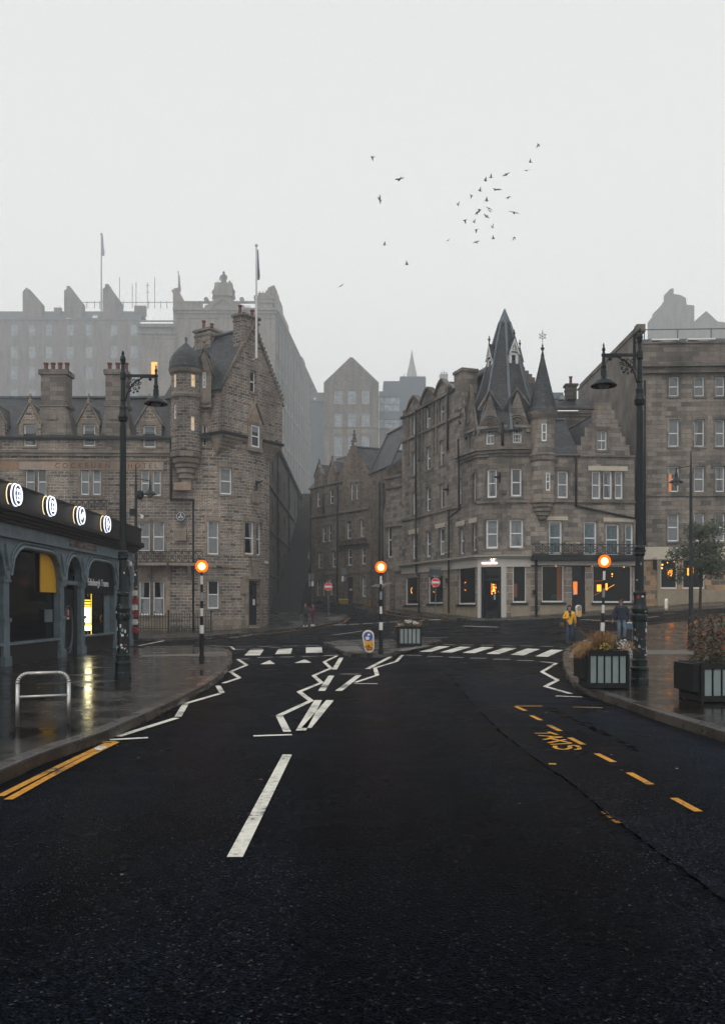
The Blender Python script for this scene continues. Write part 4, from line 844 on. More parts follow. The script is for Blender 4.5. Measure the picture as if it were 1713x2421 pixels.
# ---------------------------------------------------------------- small stone house row behind (middle)
Hm = thing('stone_house', 'brown three storey stone house with crow-stepped gable between alley and corner building', 'house', (*XY(800, 92), 2))
fm = Fac([(733, 98), (877, 88.4), (914, 84)]); zc_ = lambda px, py: fm.q(px, py)[1]
EVm = zc_(745, 1160)+.3; gt = 13.9
ug0, ug1, uga = fm.u(797)[0], fm.u(874)[0], fm.u(834)[0]; zap = Zp(1046, fm.u(834)[1]); zgb = EVm+.4
d1, d2 = (fm.u(743)[0], fm.u(762)[0]), (fm.u(774)[0], fm.u(793)[0]); dz1 = 1.15; dz2 = 2.4
top = [(0, EVm)]
for a, b in (d1, d2): top += [(a-.01, EVm), (a, EVm+dz1), ((a+b)/2, EVm+dz2), (b, EVm+dz1), (b+.01, EVm)]
top += [(ug0-.01, EVm)]+crowsteps(ug0, zgb, uga, zap, 11)+crowsteps(uga, zap, ug1, zgb, 11)+[(ug1+.01, EVm+.2), (fm.L[-1], EVm+.2)]
mw = [(748, 757, 1162, 1198, 'sc'), (778.5, 788, 1156, 1191, 'sC'), (827.5, 834.5, 1141, 1182, 's'), (839, 846, 1140, 1180, 's'), (761, 770.5, 1242, 1282, 'sc'), (775, 783.5, 1240, 1280, 'sC'), (818.5, 829.5, 1233, 1274, 'sc'), (850, 860, 1227, 1269, 'sh'),
      (751, 761, 1304, 1344, 'sc'), (784, 793.5, 1302, 1341, 'sC'), (820.5, 831.5, 1298, 1337, 'sC'), (853, 864.5, 1294, 1334, 'sc'), (748, 755.5, 1369, 1409, 'sh'), (761, 768.5, 1369, 1408, 'sh'), (779.5, 787, 1368, 1407, 'sh'), (792, 799.5, 1367, 1406, 'sh'), (854, 865, 1361, 1411, 'b')]
dh = hole(fm, 818.5, 834, 1364, 1424)
facade(Hm, fm, top, [(0, -1), (fm.L[-1], -1)], mw, 'mid', 'hotel_trim', extra=[dh])
mb = MB(); fm.box(mb, dh[0], dh[1], dh[2]-.4, dh[3], -.25, -.2); d_ = mb.build('door', M['navy'], Hm); mb = MB(); fm.box(mb, dh[0]+.25, dh[0]+.75, dh[2]+1.2, dh[2]+1.4, -.2, -.18); mb.build('notice', M['white'], d_)
mb = MB(); zs_ = zc_(800, 1210)-.1
fm.box(mb, 0, ug1, zs_-.1, zs_+.14, 0, .16); fm.box(mb, 0, fm.L[-1], zc_(760, 1358)-.1, zc_(760, 1358)+.16, 0, .1); fm.box(mb, 0, fm.u(800)[0], zc_(760, 1364)-.35, zc_(760, 1364)-.0, 0, .06)
coping(mb, fm, [(uga-.25, zap+.1), (uga+.25, zap+.1)], .15, .4); p = fm.P(uga, zap+.2, -.15); mb.lathe(p, [(.2, 0), (.2, .3), (.1, .35), (.2, .6), (.08, .8), (.14, 1.0), (0, 1.1)], 8); mb.build('string_course', M['corner_trim'], Hm)
for a, b in (d1, d2): gdormer(Hm, fm, a, b, EVm+dz1, EVm+dz2, EVm, 1.0, cheek='mid', cop='corner_trim')
def roofline(par, fac, u0, u1, ze, zr, D, mat='slate', back=True, over=.15, ridge=True):
    mb = MB(); mb.slab([fac.P(u0, ze, over), fac.P(u1, ze, over), fac.P(u1, zr, -D), fac.P(u0, zr, -D)], .12)
    if back: mb.slab([fac.P(u0, zr, -D), fac.P(u1, zr, -D), fac.P(u1, ze, -2*D), fac.P(u0, ze, -2*D)], .12)
    r = mb.build('roof', M[mat], par)
    if ridge: mb = MB(); mb.bar(fac.P(u0, zr+.02, -D), fac.P(u1, zr+.02, -D), .3, .12); mb.build('ridge', M['lead'], r)
    return r
roofline(Hm, fm, -.2, ug0+1, EVm, EVm+3.6, 3.6)
pA = fm.P(uga, zap-.4, -.3); mb = MB()   # gable roof running back
for a in (ug0, ug1): mb.slab([fm.P(a, zgb-.2, -.3), pA, fm.P(uga, zap-.4, -7), fm.P(a, zgb-.2, -7)], .12)
rr = mb.build('gable_roof', M['slate'], Hm); mb = MB(); mb.bar(pA, fm.P(uga, zap-.38, -7), .3, .12); mb.build('ridge', M['lead'], rr)
mb = MB(); um_ = fm.u(874)[0]; mb.slab([fm.P(um_, EVm+.2, .15), fm.P(fm.L[-1]+1.5, EVm+.2, .15), fm.P(fm.L[-1]+1.5, EVm+4.1, -1.6), fm.P(um_+.8, EVm+4.1, -1.6)], .12); mb.slab([fm.P(um_+.8, EVm+4.1, -1.6), fm.P(fm.L[-1]+1.5, EVm+4.1, -1.6), fm.P(fm.L[-1]+1.5, EVm+4.4, -6), fm.P(um_+.8, EVm+4.4, -6)], .1)
rr = mb.build('mansard_roof', M['slate'], Hm); mb = MB(); mb.bar(fm.P(um_, EVm+.2, .2), fm.P(um_+.8, EVm+4.15, -1.55), .3, .1); mb.bar(fm.P(um_+.8, EVm+4.15, -1.55), fm.P(fm.L[-1]+1.5, EVm+4.15, -1.55), .25, .1); mb.build('lead_hip', M['lead'], rr)
mb = MB(); 
for u, z in ((0, EVm), (fm.L[-1], EVm)): mb.poly([fm.P(u, -1, 0), fm.P(u, z, 0), fm.P(u, z+2.8, -3.6), fm.P(u, z, -7.2), fm.P(u, -1, -7.2)])
mb.poly([fm.P(0, -1, -7.2), fm.P(fm.L[-1], -1, -7.2), fm.P(fm.L[-1], EVm, -7.2), fm.P(0, EVm, -7.2)]); mb.build('rear_wall', M['mid'], Hm)
for px, ya, yb in ((799.5, 1150, 1424), (736, 1175, 1418), (766, 1170, 1220), (899, 1142, 1440), (908, 1142, 1440)):
    u, Y = fm.u(px); pipe(Hm, [fm.P(u, Zp(ya, Y), .12), fm.P(u, Zp(yb, Y), .12)], .1)
mb = MB(); u0_, u1_ = fm.u(804)[0], fm.u(872)[0]; zz_ = zc_(840, 1283)
for i in range(26): u = u0_+(u1_-u0_)*i/25; mb.bar(fm.P(u, zz_-.25, .3), fm.P(u, zz_+.35, .3), .05, .05)
fm.box(mb, u0_, u1_, zz_-.28, zz_-.2, .02, .33); fm.box(mb, u0_, u1_, zz_+.1, zz_+.14, .28, .32); mb.build('spiked_ledge', M['iron'], Hm)
# ---------------------------------------------------------------- corner building with spire
Cb = thing('corner_building', 'grey stone corner building with tall slate spire, cone turret and restaurant below', 'building', (*XY(1190, 58), .8))
fc = Fac([(950, 70.2), (1130, 57.6), (1187, 57.0), (1253, 57.0)]); fr = Fac([(1253, 57.0), (1499, 57.7)])
EC = 16.3; zt1 = 7.45   # eave; top of shop fascia
S_ZF = Zp(1316, 57)     # cornice over the shop
SB = Zp(1338, 57)-.05   # underside of fascia
# upper wall, long side
tops = [(0, EC)]; pd = []
for a, b in ((963, 994), (996, 1028), (1029, 1060)):
    ua, ub = fc.u(a)[0], fc.u(b)[0]; tops += [(ua-.01, EC), (ua, EC+.35)]
    for i in range(1, 8): t = i/8; tops.append((ua+(ub-ua)*t, EC+.35+.75*math.sin(math.pi*t)))
    tops += [(ub, EC+.35), (ub+.01, EC)]; pd.append((ua, ub))
usx = fc.u(1075)[0]; g1 = fc.u(1098)[0]; g2 = fc.u(1124)[0]; gm = (g1+g2)/2
tops += [(usx, EC), (usx+.01, EC+.9), (g1-.01, EC+.9-1.6), (g1, 14.2), (gm, 15.9), (g2, 14.2)]
uA, uB, uC = fc.u(1132)[0], fc.L[2], fc.L[3]
for a, b, ap in ((uA, uB-.1, Zp(926, 57)), (uB+.1, uC, Zp(923, 57))): tops += [(a-.01, 12.9), (a, 12.9), ((a+b)/2, ap), (b, 12.9), (b+.01, 12.7)]
tops = sorted(tops, key=lambda p: p[0]); tops[-1] = (fc.L[-1], tops[-1][1])
cw = [(973.5, 984, 977, 1032, 's'), (1005, 1017, 959, 1018, 's'), (1038, 1048, 942, 1002, 'sb'), (973.5, 984, 1067, 1123, 's'), (1006, 1017, 1056, 1111, 's'), (1038, 1048, 1041, 1099, 's'), (973.5, 984.5, 1161, 1217, 's'), (1006, 1017, 1151, 1209, 's'), (1039, 1049, 1143, 1201, 'sn'), (1083, 1090.5, 1132, 1197, 's'), (1117, 1123.5, 1118, 1184, 's'),
      (973, 986, 1261, 1322, 's'), (1006, 1017.5, 1255, 1317, 's'), (1037, 1050, 1248, 1312, 's'), (1085.5, 1096, 1247, 1310, 's'), (1116, 1125, 1238, 1302, 's'), (1108, 1112.5, 1025, 1064, 's'),
      (1146, 1176, 1228, 1297, 'sf'), (1204, 1236, 1227, 1295, 'sf'), (1149, 1173, 1108, 1177, 'sf'), (1207, 1232, 1106, 1174, 'sf'), (1146, 1167, 1008, 1051, 'sv'), (1211, 1232, 1004, 1047, 'sg')]
facade(Cb, fc, tops, [(0, S_ZF-.1), (fc.L[-1], S_ZF-.1)], cw, 'corner', 'corner_trim')
# stone strips, strings and mouldings
def strings(fac, u0, u1, L, mat, par, nm='string_course'):
    mb = MB()
    for z, hh, d in L: fac.box(mb, u0, u1, z, z+hh, 0, d)
    return mb.build(nm, M[mat], par)
z2 = Zp(1183, 57); zb_ = Zp(1078, 57)
strings(fc, 0, fc.u(1090)[0], [(z2-.1, .2, .12), (Zp(1035, 67.8), .18, .14)], 'corner_trim', Cb)
strings(fc, fc.u(1080)[0], fc.L[-1]+.02, [(zb_, .16, .1), (zb_+.18, .16, .2), (zb_+.38, .22, .32)], 'corner_trim', Cb, 'cornice')
for a, b in ((1128, 1180), (1194, 1244)): strings(fc, fc.u(a)[0], fc.u(b)[0], [(z2-.15, .16, .14)], 'corner_trim', Cb)
strings(fc, fc.u(1126)[0], fc.u(1146)[0]-.2, [(z2+.15, .14, .1)], 'corner_trim', Cb); strings(fc, fc.u(1176)[0]+.3, fc.u(1204)[0]-.3, [(z2+.35, .14, .1)], 'corner_trim', Cb)
mb = MB()
for ua, ub in pd:
    pts = [(ua-.1, EC+.38)]+[(ua+(ub-ua)*i/8, EC+.38+.75*math.sin(math.pi*i/8)) for i in range(9)]+[(ub+.1, EC+.38)]; coping(mb, fc, pts, .14, .4, .16); fc.box(mb, ua-.1, ub+.1, EC-.1, EC+.08, 0, .2)
    for u in (ua+.25, ub-.25): fc.box(mb, u-.14, u+.14, 12.4, EC-.1, 0, .1)
mb.build('dormer_pediment', M['corner_trim'], Cb)
for ua, ub in pd: mb = MB(); mb.slab([fc.P(ua, EC+.4, -.2), fc.P((ua+ub)/2, EC+1.05, -.2), fc.P((ua+ub)/2, EC+1.05, -2.2), fc.P(ua, EC+.4, -1.2)], .1); mb.slab([fc.P(ub, EC+.4, -.2), fc.P((ua+ub)/2, EC+1.05, -.2), fc.P((ua+ub)/2, EC+1.05, -2.2), fc.P(ub, EC+.4, -1.2)], .1); mb.build('dormer_roof', M['lead'], Cb)
mb = MB(); fc.box(mb, 0, usx, EC-.02, EC+.1, 0, .18); mb.build('gutter', M['iron'], Cb)
roofline(Cb, fc, -.1, fc.u(1076)[0], EC, EC+2.9, 4.5)
# left gable end of the long side, crow-stepped
mb = MB(); pL = fc.P(0, 0, 0); e_ = Vector((fc.n[0].x, fc.n[0].y, 0))
for i in range(8):
    d = -.2-i*.55; z = EC+.1+i*.36; a = fc.P(-.15, z, d); mb.hexa([fc.P(u, zv, dv) for zv in (z-.5, z+.55) for u, dv in ((-.25, d+.05), (.3, d+.05), (.3, d-.55), (-.25, d-.55))])
mb.build('crowstep_coping', M['corner_trim'], Cb)
mb = MB(); mb.poly([fc.P(-.0, S_ZF-4, 0), fc.P(0, EC, 0), fc.P(0, EC+2.9, -4.5), fc.P(0, EC, -9), fc.P(0, -1, -9), fc.P(0, -1, 0)]); mb.poly([fc.P(0, -1, -9), fc.P(0, EC, -9), fc.P(9, EC, -9), fc.P(9, -1, -9)]); mb.build('rear_wall', M['corner'], Cb)
# tall rear gable beside the spire
q1 = W(1075, 0, 64); Yg = 63.5
mb = MB(); gy = Yg; poly = [(1072, 1000), (1072, 955), (1084, 945), (1100, 918), (1128, 880), (1160, 862), (1222, 862), (1222, 868), (1240, 868), (1240, 876), (1249, 876), (1249, 884), (1257, 884), (1257, 892), (1264, 892), (1264, 1000)]
f3 = [W(a, b, gy) for a, b in poly]; b3 = [p+Vector((0, .6, 0)) for p in f3]; mb.poly(f3[::-1]); mb.poly(b3)
for i in range(len(f3)): j = (i+1) % len(f3); mb.poly([f3[i], f3[j], b3[j], b3[i]])
fixn(mb.build('rear_gable', M['corner_trim'], Cb))
mb = MB(); mb.slab([W(1083, 935, 63.3), W(1160, 866, 63.3), W(1230, 866, 63.3), W(1262, 1000, 60), W(1083, 1000, 60)], .1); mb.build('roof', M['slate'], Cb)
mb = MB(); c = fc.P((usx+g1)/2, 0, -.5); mb.box((c.x, c.y, EC-.2), (1.3, 1.1, 2.6), fdir(fc, usx)); mb.box((c.x, c.y, EC+1.1), (1.45, 1.25, .2), fdir(fc, usx)); mb.build('buttress', M['corner_trim'], Cb)
# gable copings with carved roundels
for a, b, ap in ((uA, uB-.1, Zp(926, 57)), (uB+.1, uC, Zp(923, 57)), (g1, g2, 15.9)):
    m_ = (a+b)/2; mb = MB(); zz0 = 12.9 if ap > 15.4 and b-a > 1.2 else 14.2; coping(mb, fc, [(a-.03, zz0), (m_, ap+.1), (b+.03, zz0)], .12, .3, .1)
    if b-a > 1.3:
        ct = 13.15; k = .55
        for rr_, dd_ in ((.62, .1), (.48, .16), (.32, .1), (.18, .14)):
            pts = [fc.P(m_+rr_*math.cos(math.pi*i/10), ct+rr_*math.sin(math.pi*i/10), dd_*.6) for i in range(11)]; mb.tube(pts, .055, 6)
        fc.box(mb, m_-.85, m_+.85, ct-.22, ct-.04, 0, .16); fc.box(mb, m_-.8, m_-.55, ct-.5, ct-.2, 0, .12); fc.box(mb, m_+.55, m_+.8, ct-.5, ct-.2, 0, .12)
    mb.build('gable_coping', M['corner_trim'], Cb)
for a, b, ap in ((uA, uB-.1, Zp(926, 57)), (uB+.1, uC, Zp(923, 57))):
    m_ = (a+b)/2; mb = MB()
    for e in (a, b): mb.slab([fc.P(e, 12.95, -.2), fc.P(m_, ap, -.2), fc.P(m_, ap, -2.6), fc.P(e, 12.95, -1.2)], .1)
    mb.build('gable_roof', M['slate'], Cb)
# spire
SX, SY = XY(1192, 59.4)
zs = lambda y: Zp(y, 59.4)
mb = MB(); pr_ = [(2.75, zs(1035)), (1.62, zs(923)), (.84, zs(820)), (.36, zs(762))]; mb.lathe((SX, SY, 0), pr_, 8, cap=False, a0=-math.pi/2, a1=1.5*math.pi); sp = mb.build('spire', M['slate'], Cb)
mb = MB(); mb.lathe((SX, SY, 0), [(.4, zs(766)), (.38, zs(760)), (.05, zs(731)), (0, zs(729))], 8, a0=-math.pi/2, a1=1.5*math.pi); mb.build('lead_cap', M['lead'], sp)
mb = MB()
for i in range(8):
    a = -math.pi/2+i*math.pi/4; pts = [Vector((SX+(r+.02)*math.cos(a), SY+(r+.02)*math.sin(a), z)) for r, z in pr_]
    for p_, q_ in zip(pts[:-1], pts[1:]): mb.bar(p_, q_, .15, .08, (math.cos(a), math.sin(a), 0))
mb.build('lead_hip', M['lead'], sp)
def lucarne(a, zc, r):
    c = Vector((SX+r*math.cos(a), SY+r*math.sin(a), zc)); ex = Vector((-math.sin(a), math.cos(a), 0)); ey = Vector((math.cos(a), math.sin(a), 0)); ez = Vector((0, 0, 1))
    T = lambda x, y, z: c+ex*x+ey*y+ez*z
    def hx(mb, x0_, x1_, y0_, y1_, z0_, z1_): mb.hexa([T(x, y, z) for z in (z0_, z1_) for x, y in ((x0_, y1_), (x1_, y1_), (x1_, y0_), (x0_, y0_))])
    mb = MB(); hx(mb, -.34, -.15, -.8, 0, -.55, .5); hx(mb, .15, .34, -.8, 0, -.55, .5); hx(mb, -.15, .15, -.8, 0, .35, .5); hx(mb, -.4, .4, -.6, .05, -.65, -.55)
    for s_ in (-1, 1): mb.hexa([T(s_*.42, .12, .38), T(s_*.3, .12, .42), T(s_*.3, 0, .42), T(s_*.42, 0, .38), T(0, .12, 1.42), T(0, .12, 1.2), T(0, 0, 1.2), T(0, 0, 1.42)])
    mb.bar(T(-.28, .06, .6), T(.28, .06, .6), .06, .05); mb.bar(T(0, .06, .6), T(0, .06, 1.2), .05, .05); mb.bar(T(-.2, .06, .55), T(0, .06, .85), .05, .05); mb.bar(T(.2, .06, .55), T(0, .06, .85), .05, .05)
    l = fixn(mb.build('lucarne', M['white'], sp)); mb = MB(); mb.poly([T(-.15, -.06, -.55), T(.15, -.06, -.55), T(.15, -.06, .35), T(-.15, -.06, .35)]); mb.build('pane', M['g_dark'], l)
    mb = MB()
    for s_ in (-1, 1): mb.slab([T(s_*.44, .1, .42), T(0, .1, 1.46), T(0, -1.3, 1.46), T(s_*.44, -1.1, .42)], .06)
    mb.poly([T(-.27, -.02, .5), T(.27, -.02, .5), T(0, -.02, 1.3)]); mb.lathe(T(0, .05, 1.45), [(.04, 0), (.04, .2), (.1, .3), (.03, .4), (.05, .5), (0, .55)], 6); mb.build('lucarne_roof', M['slate'], l)
for a in (-67.5, -157.5, 22.5): lucarne(R(a), zs(862 if a == -67.5 else 870), 1.12)
# round turret with cone roof
CT = XY(1281.5, 57.0); tc_ = Fac([(CT[0]+.76*math.sin(R(a)), CT[1]-.76*math.cos(R(a))) for a in range(-128, 113, 16)], px=False); z5 = lambda y: Zp(y, 56.3)
facade(Cb, tc_, [(0, z5(985)), (tc_.L[-1], z5(985))], [(0, z5(1186)), (tc_.L[-1], z5(1186))], [(1279, 1292, 1001, 1043, 's'), (1289.5, 1300, 1117, 1160, 's')], 'corner', None, .1, name='turret_wall')
mb = MB(); mb.lathe((*CT, 0), [(.1, z5(1229)), (.28, z5(1226)), (.3, z5(1219)), (.42, z5(1216)), (.42, z5(1209)), (.54, z5(1206)), (.54, z5(1199)), (.66, z5(1196)), (.66, z5(1190)), (.8, z5(1187)), (.8, z5(1182)), (.74, z5(1181))], 20); mb.build('turret_corbel', M['corner_trim'], Cb); mb = MB()
mb.lathe((*CT, 0), [(.76, z5(1090)), (.84, z5(1086)), (.86, z5(1078)), (.9, z5(1074)), (.82, z5(1070)), (.75, z5(1068))], 20); mb.build('turret_moulding', M['corner_trim'], Cb); mb = MB(); mb.lathe((*CT, 0), [(.74, z5(992)), (.82, z5(986)), (.93, z5(978)), (.97, z5(971)), (.5, z5(970))], 20); mb.build('turret_moulding', M['corner_trim'], Cb)
mb = MB(); mb.lathe((*CT, 0), [(.97, z5(971)), (.86, z5(962)), (.1, z5(836)), (.04, z5(824))], 20); tr = mb.build('turret_cone', M['slate'], Cb)
mb = MB(); mb.lathe((*CT, 0), [(.12, z5(836)), (.04, z5(822)), (.12, z5(818)), (.12, z5(815)), (.03, z5(812)), (.07, z5(809)), (.015, z5(806)), (.015, z5(772)), (0, z5(771))], 8)
c = Vector((*CT, z5(787))); pts = [c+Vector((.17*math.cos(i*math.pi/6), 0, .17*math.sin(i*math.pi/6))) for i in range(13)]; mb.tube(pts, .016, 5)
for i in range(6): t = i*math.pi/3+.5; e = c+Vector((.24*math.cos(t), 0, .24*math.sin(t))); mb.bar(c, e, .02, .02); mb.ball(e, .03, 6, 4)
mb.build('weathervane', M['iron'], tr)
# right part
ER = Zp(1077, 57.2); gl = [(1362, 1074), (1362, 1052), (1372, 1052), (1372, 1032), (1381, 1032), (1381, 1010), (1390, 1010), (1390, 990), (1397, 990), (1397, 970), (1404, 970), (1404, 952), (1444, 952), (1444, 970), (1451, 970), (1451, 990), (1459, 990), (1459, 1010), (1468, 1010), (1468, 1032), (1477, 1032), (1477, 1052), (1487, 1052), (1487, 1074)]
gp = [fr.q(*p) for p in gl]; gp = [(u+i*1e-4, z) for i, (u, z) in enumerate(gp)]
facade(Cb, fr, [(0, ER), (gp[0][0]-.01, ER)]+gp+[(gp[-1][0]+.01, ER), (fr.L[-1], ER)], [(0, S_ZF-.1), (fr.L[-1], S_ZF-.1)], [(1297, 1328, 1231, 1311, 'stf'), (1379, 1410, 1232, 1312, 'stf'), (1431, 1463, 1238, 1314, 'stf'), (1477, 1496, 1238, 1314, 'stf'), (1317, 1343, 1113, 1178, 'sf'), (1398, 1419.5, 1113, 1180, 'sf'), (1425, 1446.5, 1113, 1180, 'sf'), (1452, 1472, 1113, 1180, 'sf'), (1411, 1434, 1018, 1064, 'sv')], 'corner', 'corner_trim')
strings(fr, 0, fr.L[-1], [(Zp(1187, 57), .18, .14), (ER-.05, .12, .12)], 'corner_trim', Cb)
for a, b in ((1389, 1482),): mb = MB(); fr.box(mb, fr.u(a)[0], fr.u(b)[0], Zp(1112, 57.3), Zp(1101, 57.3), 0, .045); mb.build('pale_lintel', M['cream'], Cb)
for a, b, y in ((1286, 1341, 1221), (1425, 1497, 1223)): mb = MB(); fr.box(mb, fr.u(a)[0], fr.u(b)[0], Zp(y+9, 57.2), Zp(y, 57.2), 0, .045); mb.build('pale_lintel', M['cream'], Cb)
for a, b, y in ((966, 989, 1252), (1029, 1052, 1238), (1078, 1098, 1233), (1108, 1127, 1226)): ua, Ya = fc.u(a); ub, Yb = fc.u(b); mb = MB(); fc.box(mb, ua, ub, Zp(y+10, (Ya+Yb)/2), Zp(y-1, (Ya+Yb)/2), 0, .045); mb.build('pale_lintel', M['cream'], Cb)

roofline(Cb, fr, 0, fr.u(1370)[0], ER, Zp(992, 60.5), 3.2)
mb = MB(); ga, gb = fr.u(1362)[0], fr.u(1487)[0]; gc = (ga+gb)/2
for e in (ga, gb): mb.slab([fr.P(e, ER, -.25), fr.P(gc, Zp(962, 57), -.25), fr.P(gc, Zp(962, 57), -7), fr.P(e, ER, -7)], .1)
mb.build('gable_roof', M['slate'], Cb)
# drain pipes on the corner building
def fpipe(fac, L, d=.14, r=.07): pipe(Cb, [fac.P(fac.u(px)[0], Zp(py, fac.u(px)[1]), d) for px, py in L], r)
fpipe(fc, [(990.5, 970), (990.5, 1200), (992, 1352), (998, 1362), (998, 1448)], .3); fpipe(fc, [(1061, 935), (1061, 1062)]); fpipe(fc, [(1091, 1040), (1092.5, 1092), (1094, 1206), (1068, 1226)], .34); fpipe(fc, [(1068, 1205), (1068, 1450)], .3)
fpipe(fr, [(1359, 1078), (1359, 1196), (1395, 1205), (1497, 1226)]); fpipe(fr, [(1264.5, 1322), (1264.5, 1455)], .2, .08); pipe(Cb, [fc.P(fc.u(1187)[0], Zp(1055, 57), .1), fc.P(fc.u(1187)[0], Zp(1000, 57), .1)], .09)
# ---- shop front
def shopglass(fac, h, par, frame='white', lamp=None):
    u0, u1, z0, z1 = h; mb = MB(); t = .07
    for a in ((u0, u0+t, z0, z1), (u1-t, u1, z0, z1), (u0+t, u1-t, z0, z0+.1), (u0+t, u1-t, z1-t*.6, z1)): fac.box(mb, *a, -.2, -.1)
    w = mb.build('shop_window', M[frame], par); mb = MB(); mb.poly([fac.P(u0, z0, -.17), fac.P(u1, z0, -.17), fac.P(u1, z1, -.17), fac.P(u0, z1, -.17)]); mb.build('pane', M['g_dark'], w); return w
def shop(fac, u0, u1, wins, doors, zt, wall, base, par):
    hs_ = [hole(fac, *w) for w in wins]; dh_ = [hole(fac, *w) for w in doors]
    zcil = min(h[2] for h in hs_)
    wallmesh(fac, [(u0, zt), (u1, zt)], [(u0, -1), (u1, -1)], hs_+dh_, .2).build('shop_wall', M[wall], par); return hs_, dh_
M['shopbase'] = plain('painted_plinth', (.26, .215, .15), .6, 0, .15, 3)
hs1, dh1 = shop(fc, 0, fc.L[-1], [(957, 992, 1365, 1430), (1011, 1046, 1360, 1427), (1082, 1122.5, 1342, 1429), (1211, 1243, 1337, 1425)], [(1137, 1184, 1338, 1461)], SB, 'pillar', None, Cb)
hs2, dh2 = shop(fr, 0, fr.L[-1], [(1280, 1332, 1338, 1424), (1400, 1493, 1338, 1425)], [(1351, 1382, 1337, 1447)], SB, 'pillar', None, Cb)
for h in hs1: shopglass(fc, h, Cb)
for h in hs2: shopglass(fr, h, Cb)
# fascia boards, cornice, plinth
mb = MB(); fc.box(mb, 0, fc.L[-1], SB, S_ZF-.1, .0, .08); fr.box(mb, 0, fr.L[-1], SB+.1, S_ZF-.25, .0, .08)
for a, b in ((1130, 1137.5), (1184, 1196)): fc.box(mb, fc.u(a)[0], fc.u(b)[0], .6, SB, .0, .08)
fc.box(mb, fc.u(1123)[0]+.4, fc.u(1130)[0], .6, SB, .0, .06); fa = mb.build('fascia', M['fascia'], Cb)
mb = MB(); fc.box(mb, -.1, fc.L[-1], S_ZF-.12, S_ZF+.0, 0, .22); fc.box(mb, -.1, fc.L[-1], S_ZF, S_ZF+.12, 0, .38); fr.box(mb, 0, fr.u(1272)[0], S_ZF-.12, S_ZF, 0, .22); fr.box(mb, 0, fr.u(1272)[0], S_ZF, S_ZF+.12, 0, .38); mb.build('cornice', plain('cornice_paint', (.3, .28, .24), .5), Cb)
mb = MB(); d = .03
for i, h in enumerate(hs1): mb = MB(); fc.box(mb, h[0]-(.25 if i < 3 else .1), h[1]+.2, -1, h[2]-.14, 0, d); mb.build('plinth', M['shopbase'], Cb)
mb = MB()
fc.box(mb, fc.u(1050)[0], fc.u(1075)[0], -1, 2.8, 0, d+.01); mb.build('plinth', M['shopbase'], Cb)
for h in hs2: mb = MB(); fr.box(mb, h[0]-.15, h[1]+.15, -1, h[2]-.14, 0, d); mb.build('plinth', M['shopbase'], Cb)
mb = MB(); fr.box(mb, fr.u(1382)[0], fr.u(1399)[0], -1, 2.6, 0, d+.012); mb.build('plinth', M['shopbase'], Cb)
mb = MB()
for i, h in enumerate(hs1): fc.box(mb, h[0]-.1, h[1]+.1, h[2]-.14, h[2]-.0, 0, .13)
for h in hs2: fr.box(mb, h[0]-.1, h[1]+.1, h[2]-.14, h[2]-.0, 0, .13)
mb.build('sill', M['iron'], Cb)
# restaurant door
h = dh1[0]; mb = MB(); ft_ = fc; w_ = h[1]-h[0]
fc.box(mb, h[0], h[0]+.17, h[2]-.4, h[3], -.2, .03); fc.box(mb, h[1]-.17, h[1], h[2]-.4, h[3], -.2, .03); fc.box(mb, h[0]+.17, h[1]-.17, h[3]-.12, h[3], -.2, .03); fc.box(mb, h[0]+.17, h[1]-.17, h[3]-.95, h[3]-.8, -.2, 0); fc.box(mb, h[0]+.17, h[1]-.17, h[2]-.4, h[2]+.5, -.2, -.1)
d_ = mb.build('door', M['navy'], Cb); mb = MB(); mb.poly([fc.P(h[0], h[2]-.4, -.19), fc.P(h[1], h[2]-.4, -.19), fc.P(h[1], h[3], -.19), fc.P(h[0], h[3], -.19)]); mb.build('pane', M['g_dark'], d_)
M['warm'] = glow('warm_bulb', (1, .42, .06), 2.2); M['warm_dim'] = glow('warm_glow', (1, .2, .015), .32); M['shade_lit'] = glow('lit_shade', (1, .3, .015), 2.2)
def blobs(fac, L, name, mat, par, d=-.15):
    mb = MB()
    for px, py, r in L:
        u, Y = fac.u(px); c = fac.P(u, Zp(py, Y), d); mb.ball(c, r, 8, 6, (1, .3, 1))
        if name == 'spotlight': o = mb.build(name, M[mat], par); mb = MB()
    return o if name == 'spotlight' else mb.build(name, M[mat], par)
blobs(fc, [(1164, 1382, .05), (1164.5, 1388, .06), (1165, 1393, .06), (1163, 1397, .05), (1167, 1397, .05), (1160, 1399, .035), (1170, 1389, .04), (1179, 1384, .035), (1178, 1399, .05), (1180, 1393, .03), (1160, 1404, .04), (1168, 1402, .04)], 'chandelier', 'warm', d_)
mb = MB()
for px, py0, py1 in ((1158.5, 1378, 1402), (1160.5, 1381, 1404), (1169, 1380, 1398)): u, Y = fc.u(px); mb.bar(fc.P(u, Zp(py0, Y), -.17), fc.P(u, Zp(py1, Y), -.17), .05, .02)
mb.build('amber_glow', M['warm_dim'], d_)
for px in (1167, 1179): mb = MB(); u, Y = fc.u(px); fc.box(mb, u-.06, u+.06, Zp(1418, Y), Zp(1406, Y), -.15, -.14); mb.build('notice', plain('notice', (.25, .3, .33)), d_)
h = dh2[0]; mb = MB(); fr.box(mb, h[0], h[1], h[2]-.4, h[3], -.2, -.14); fr.box(mb, h[0], h[0]+.1, h[2]-.4, h[3], -.14, -.05); fr.box(mb, h[1]-.1, h[1], h[2]-.4, h[3], -.14, -.05); fr.box(mb, h[0]+.1, h[1]-.1, h[3]-.55, h[3]-.45, -.14, -.08); d_ = mb.build('door', M['navy'], Cb)
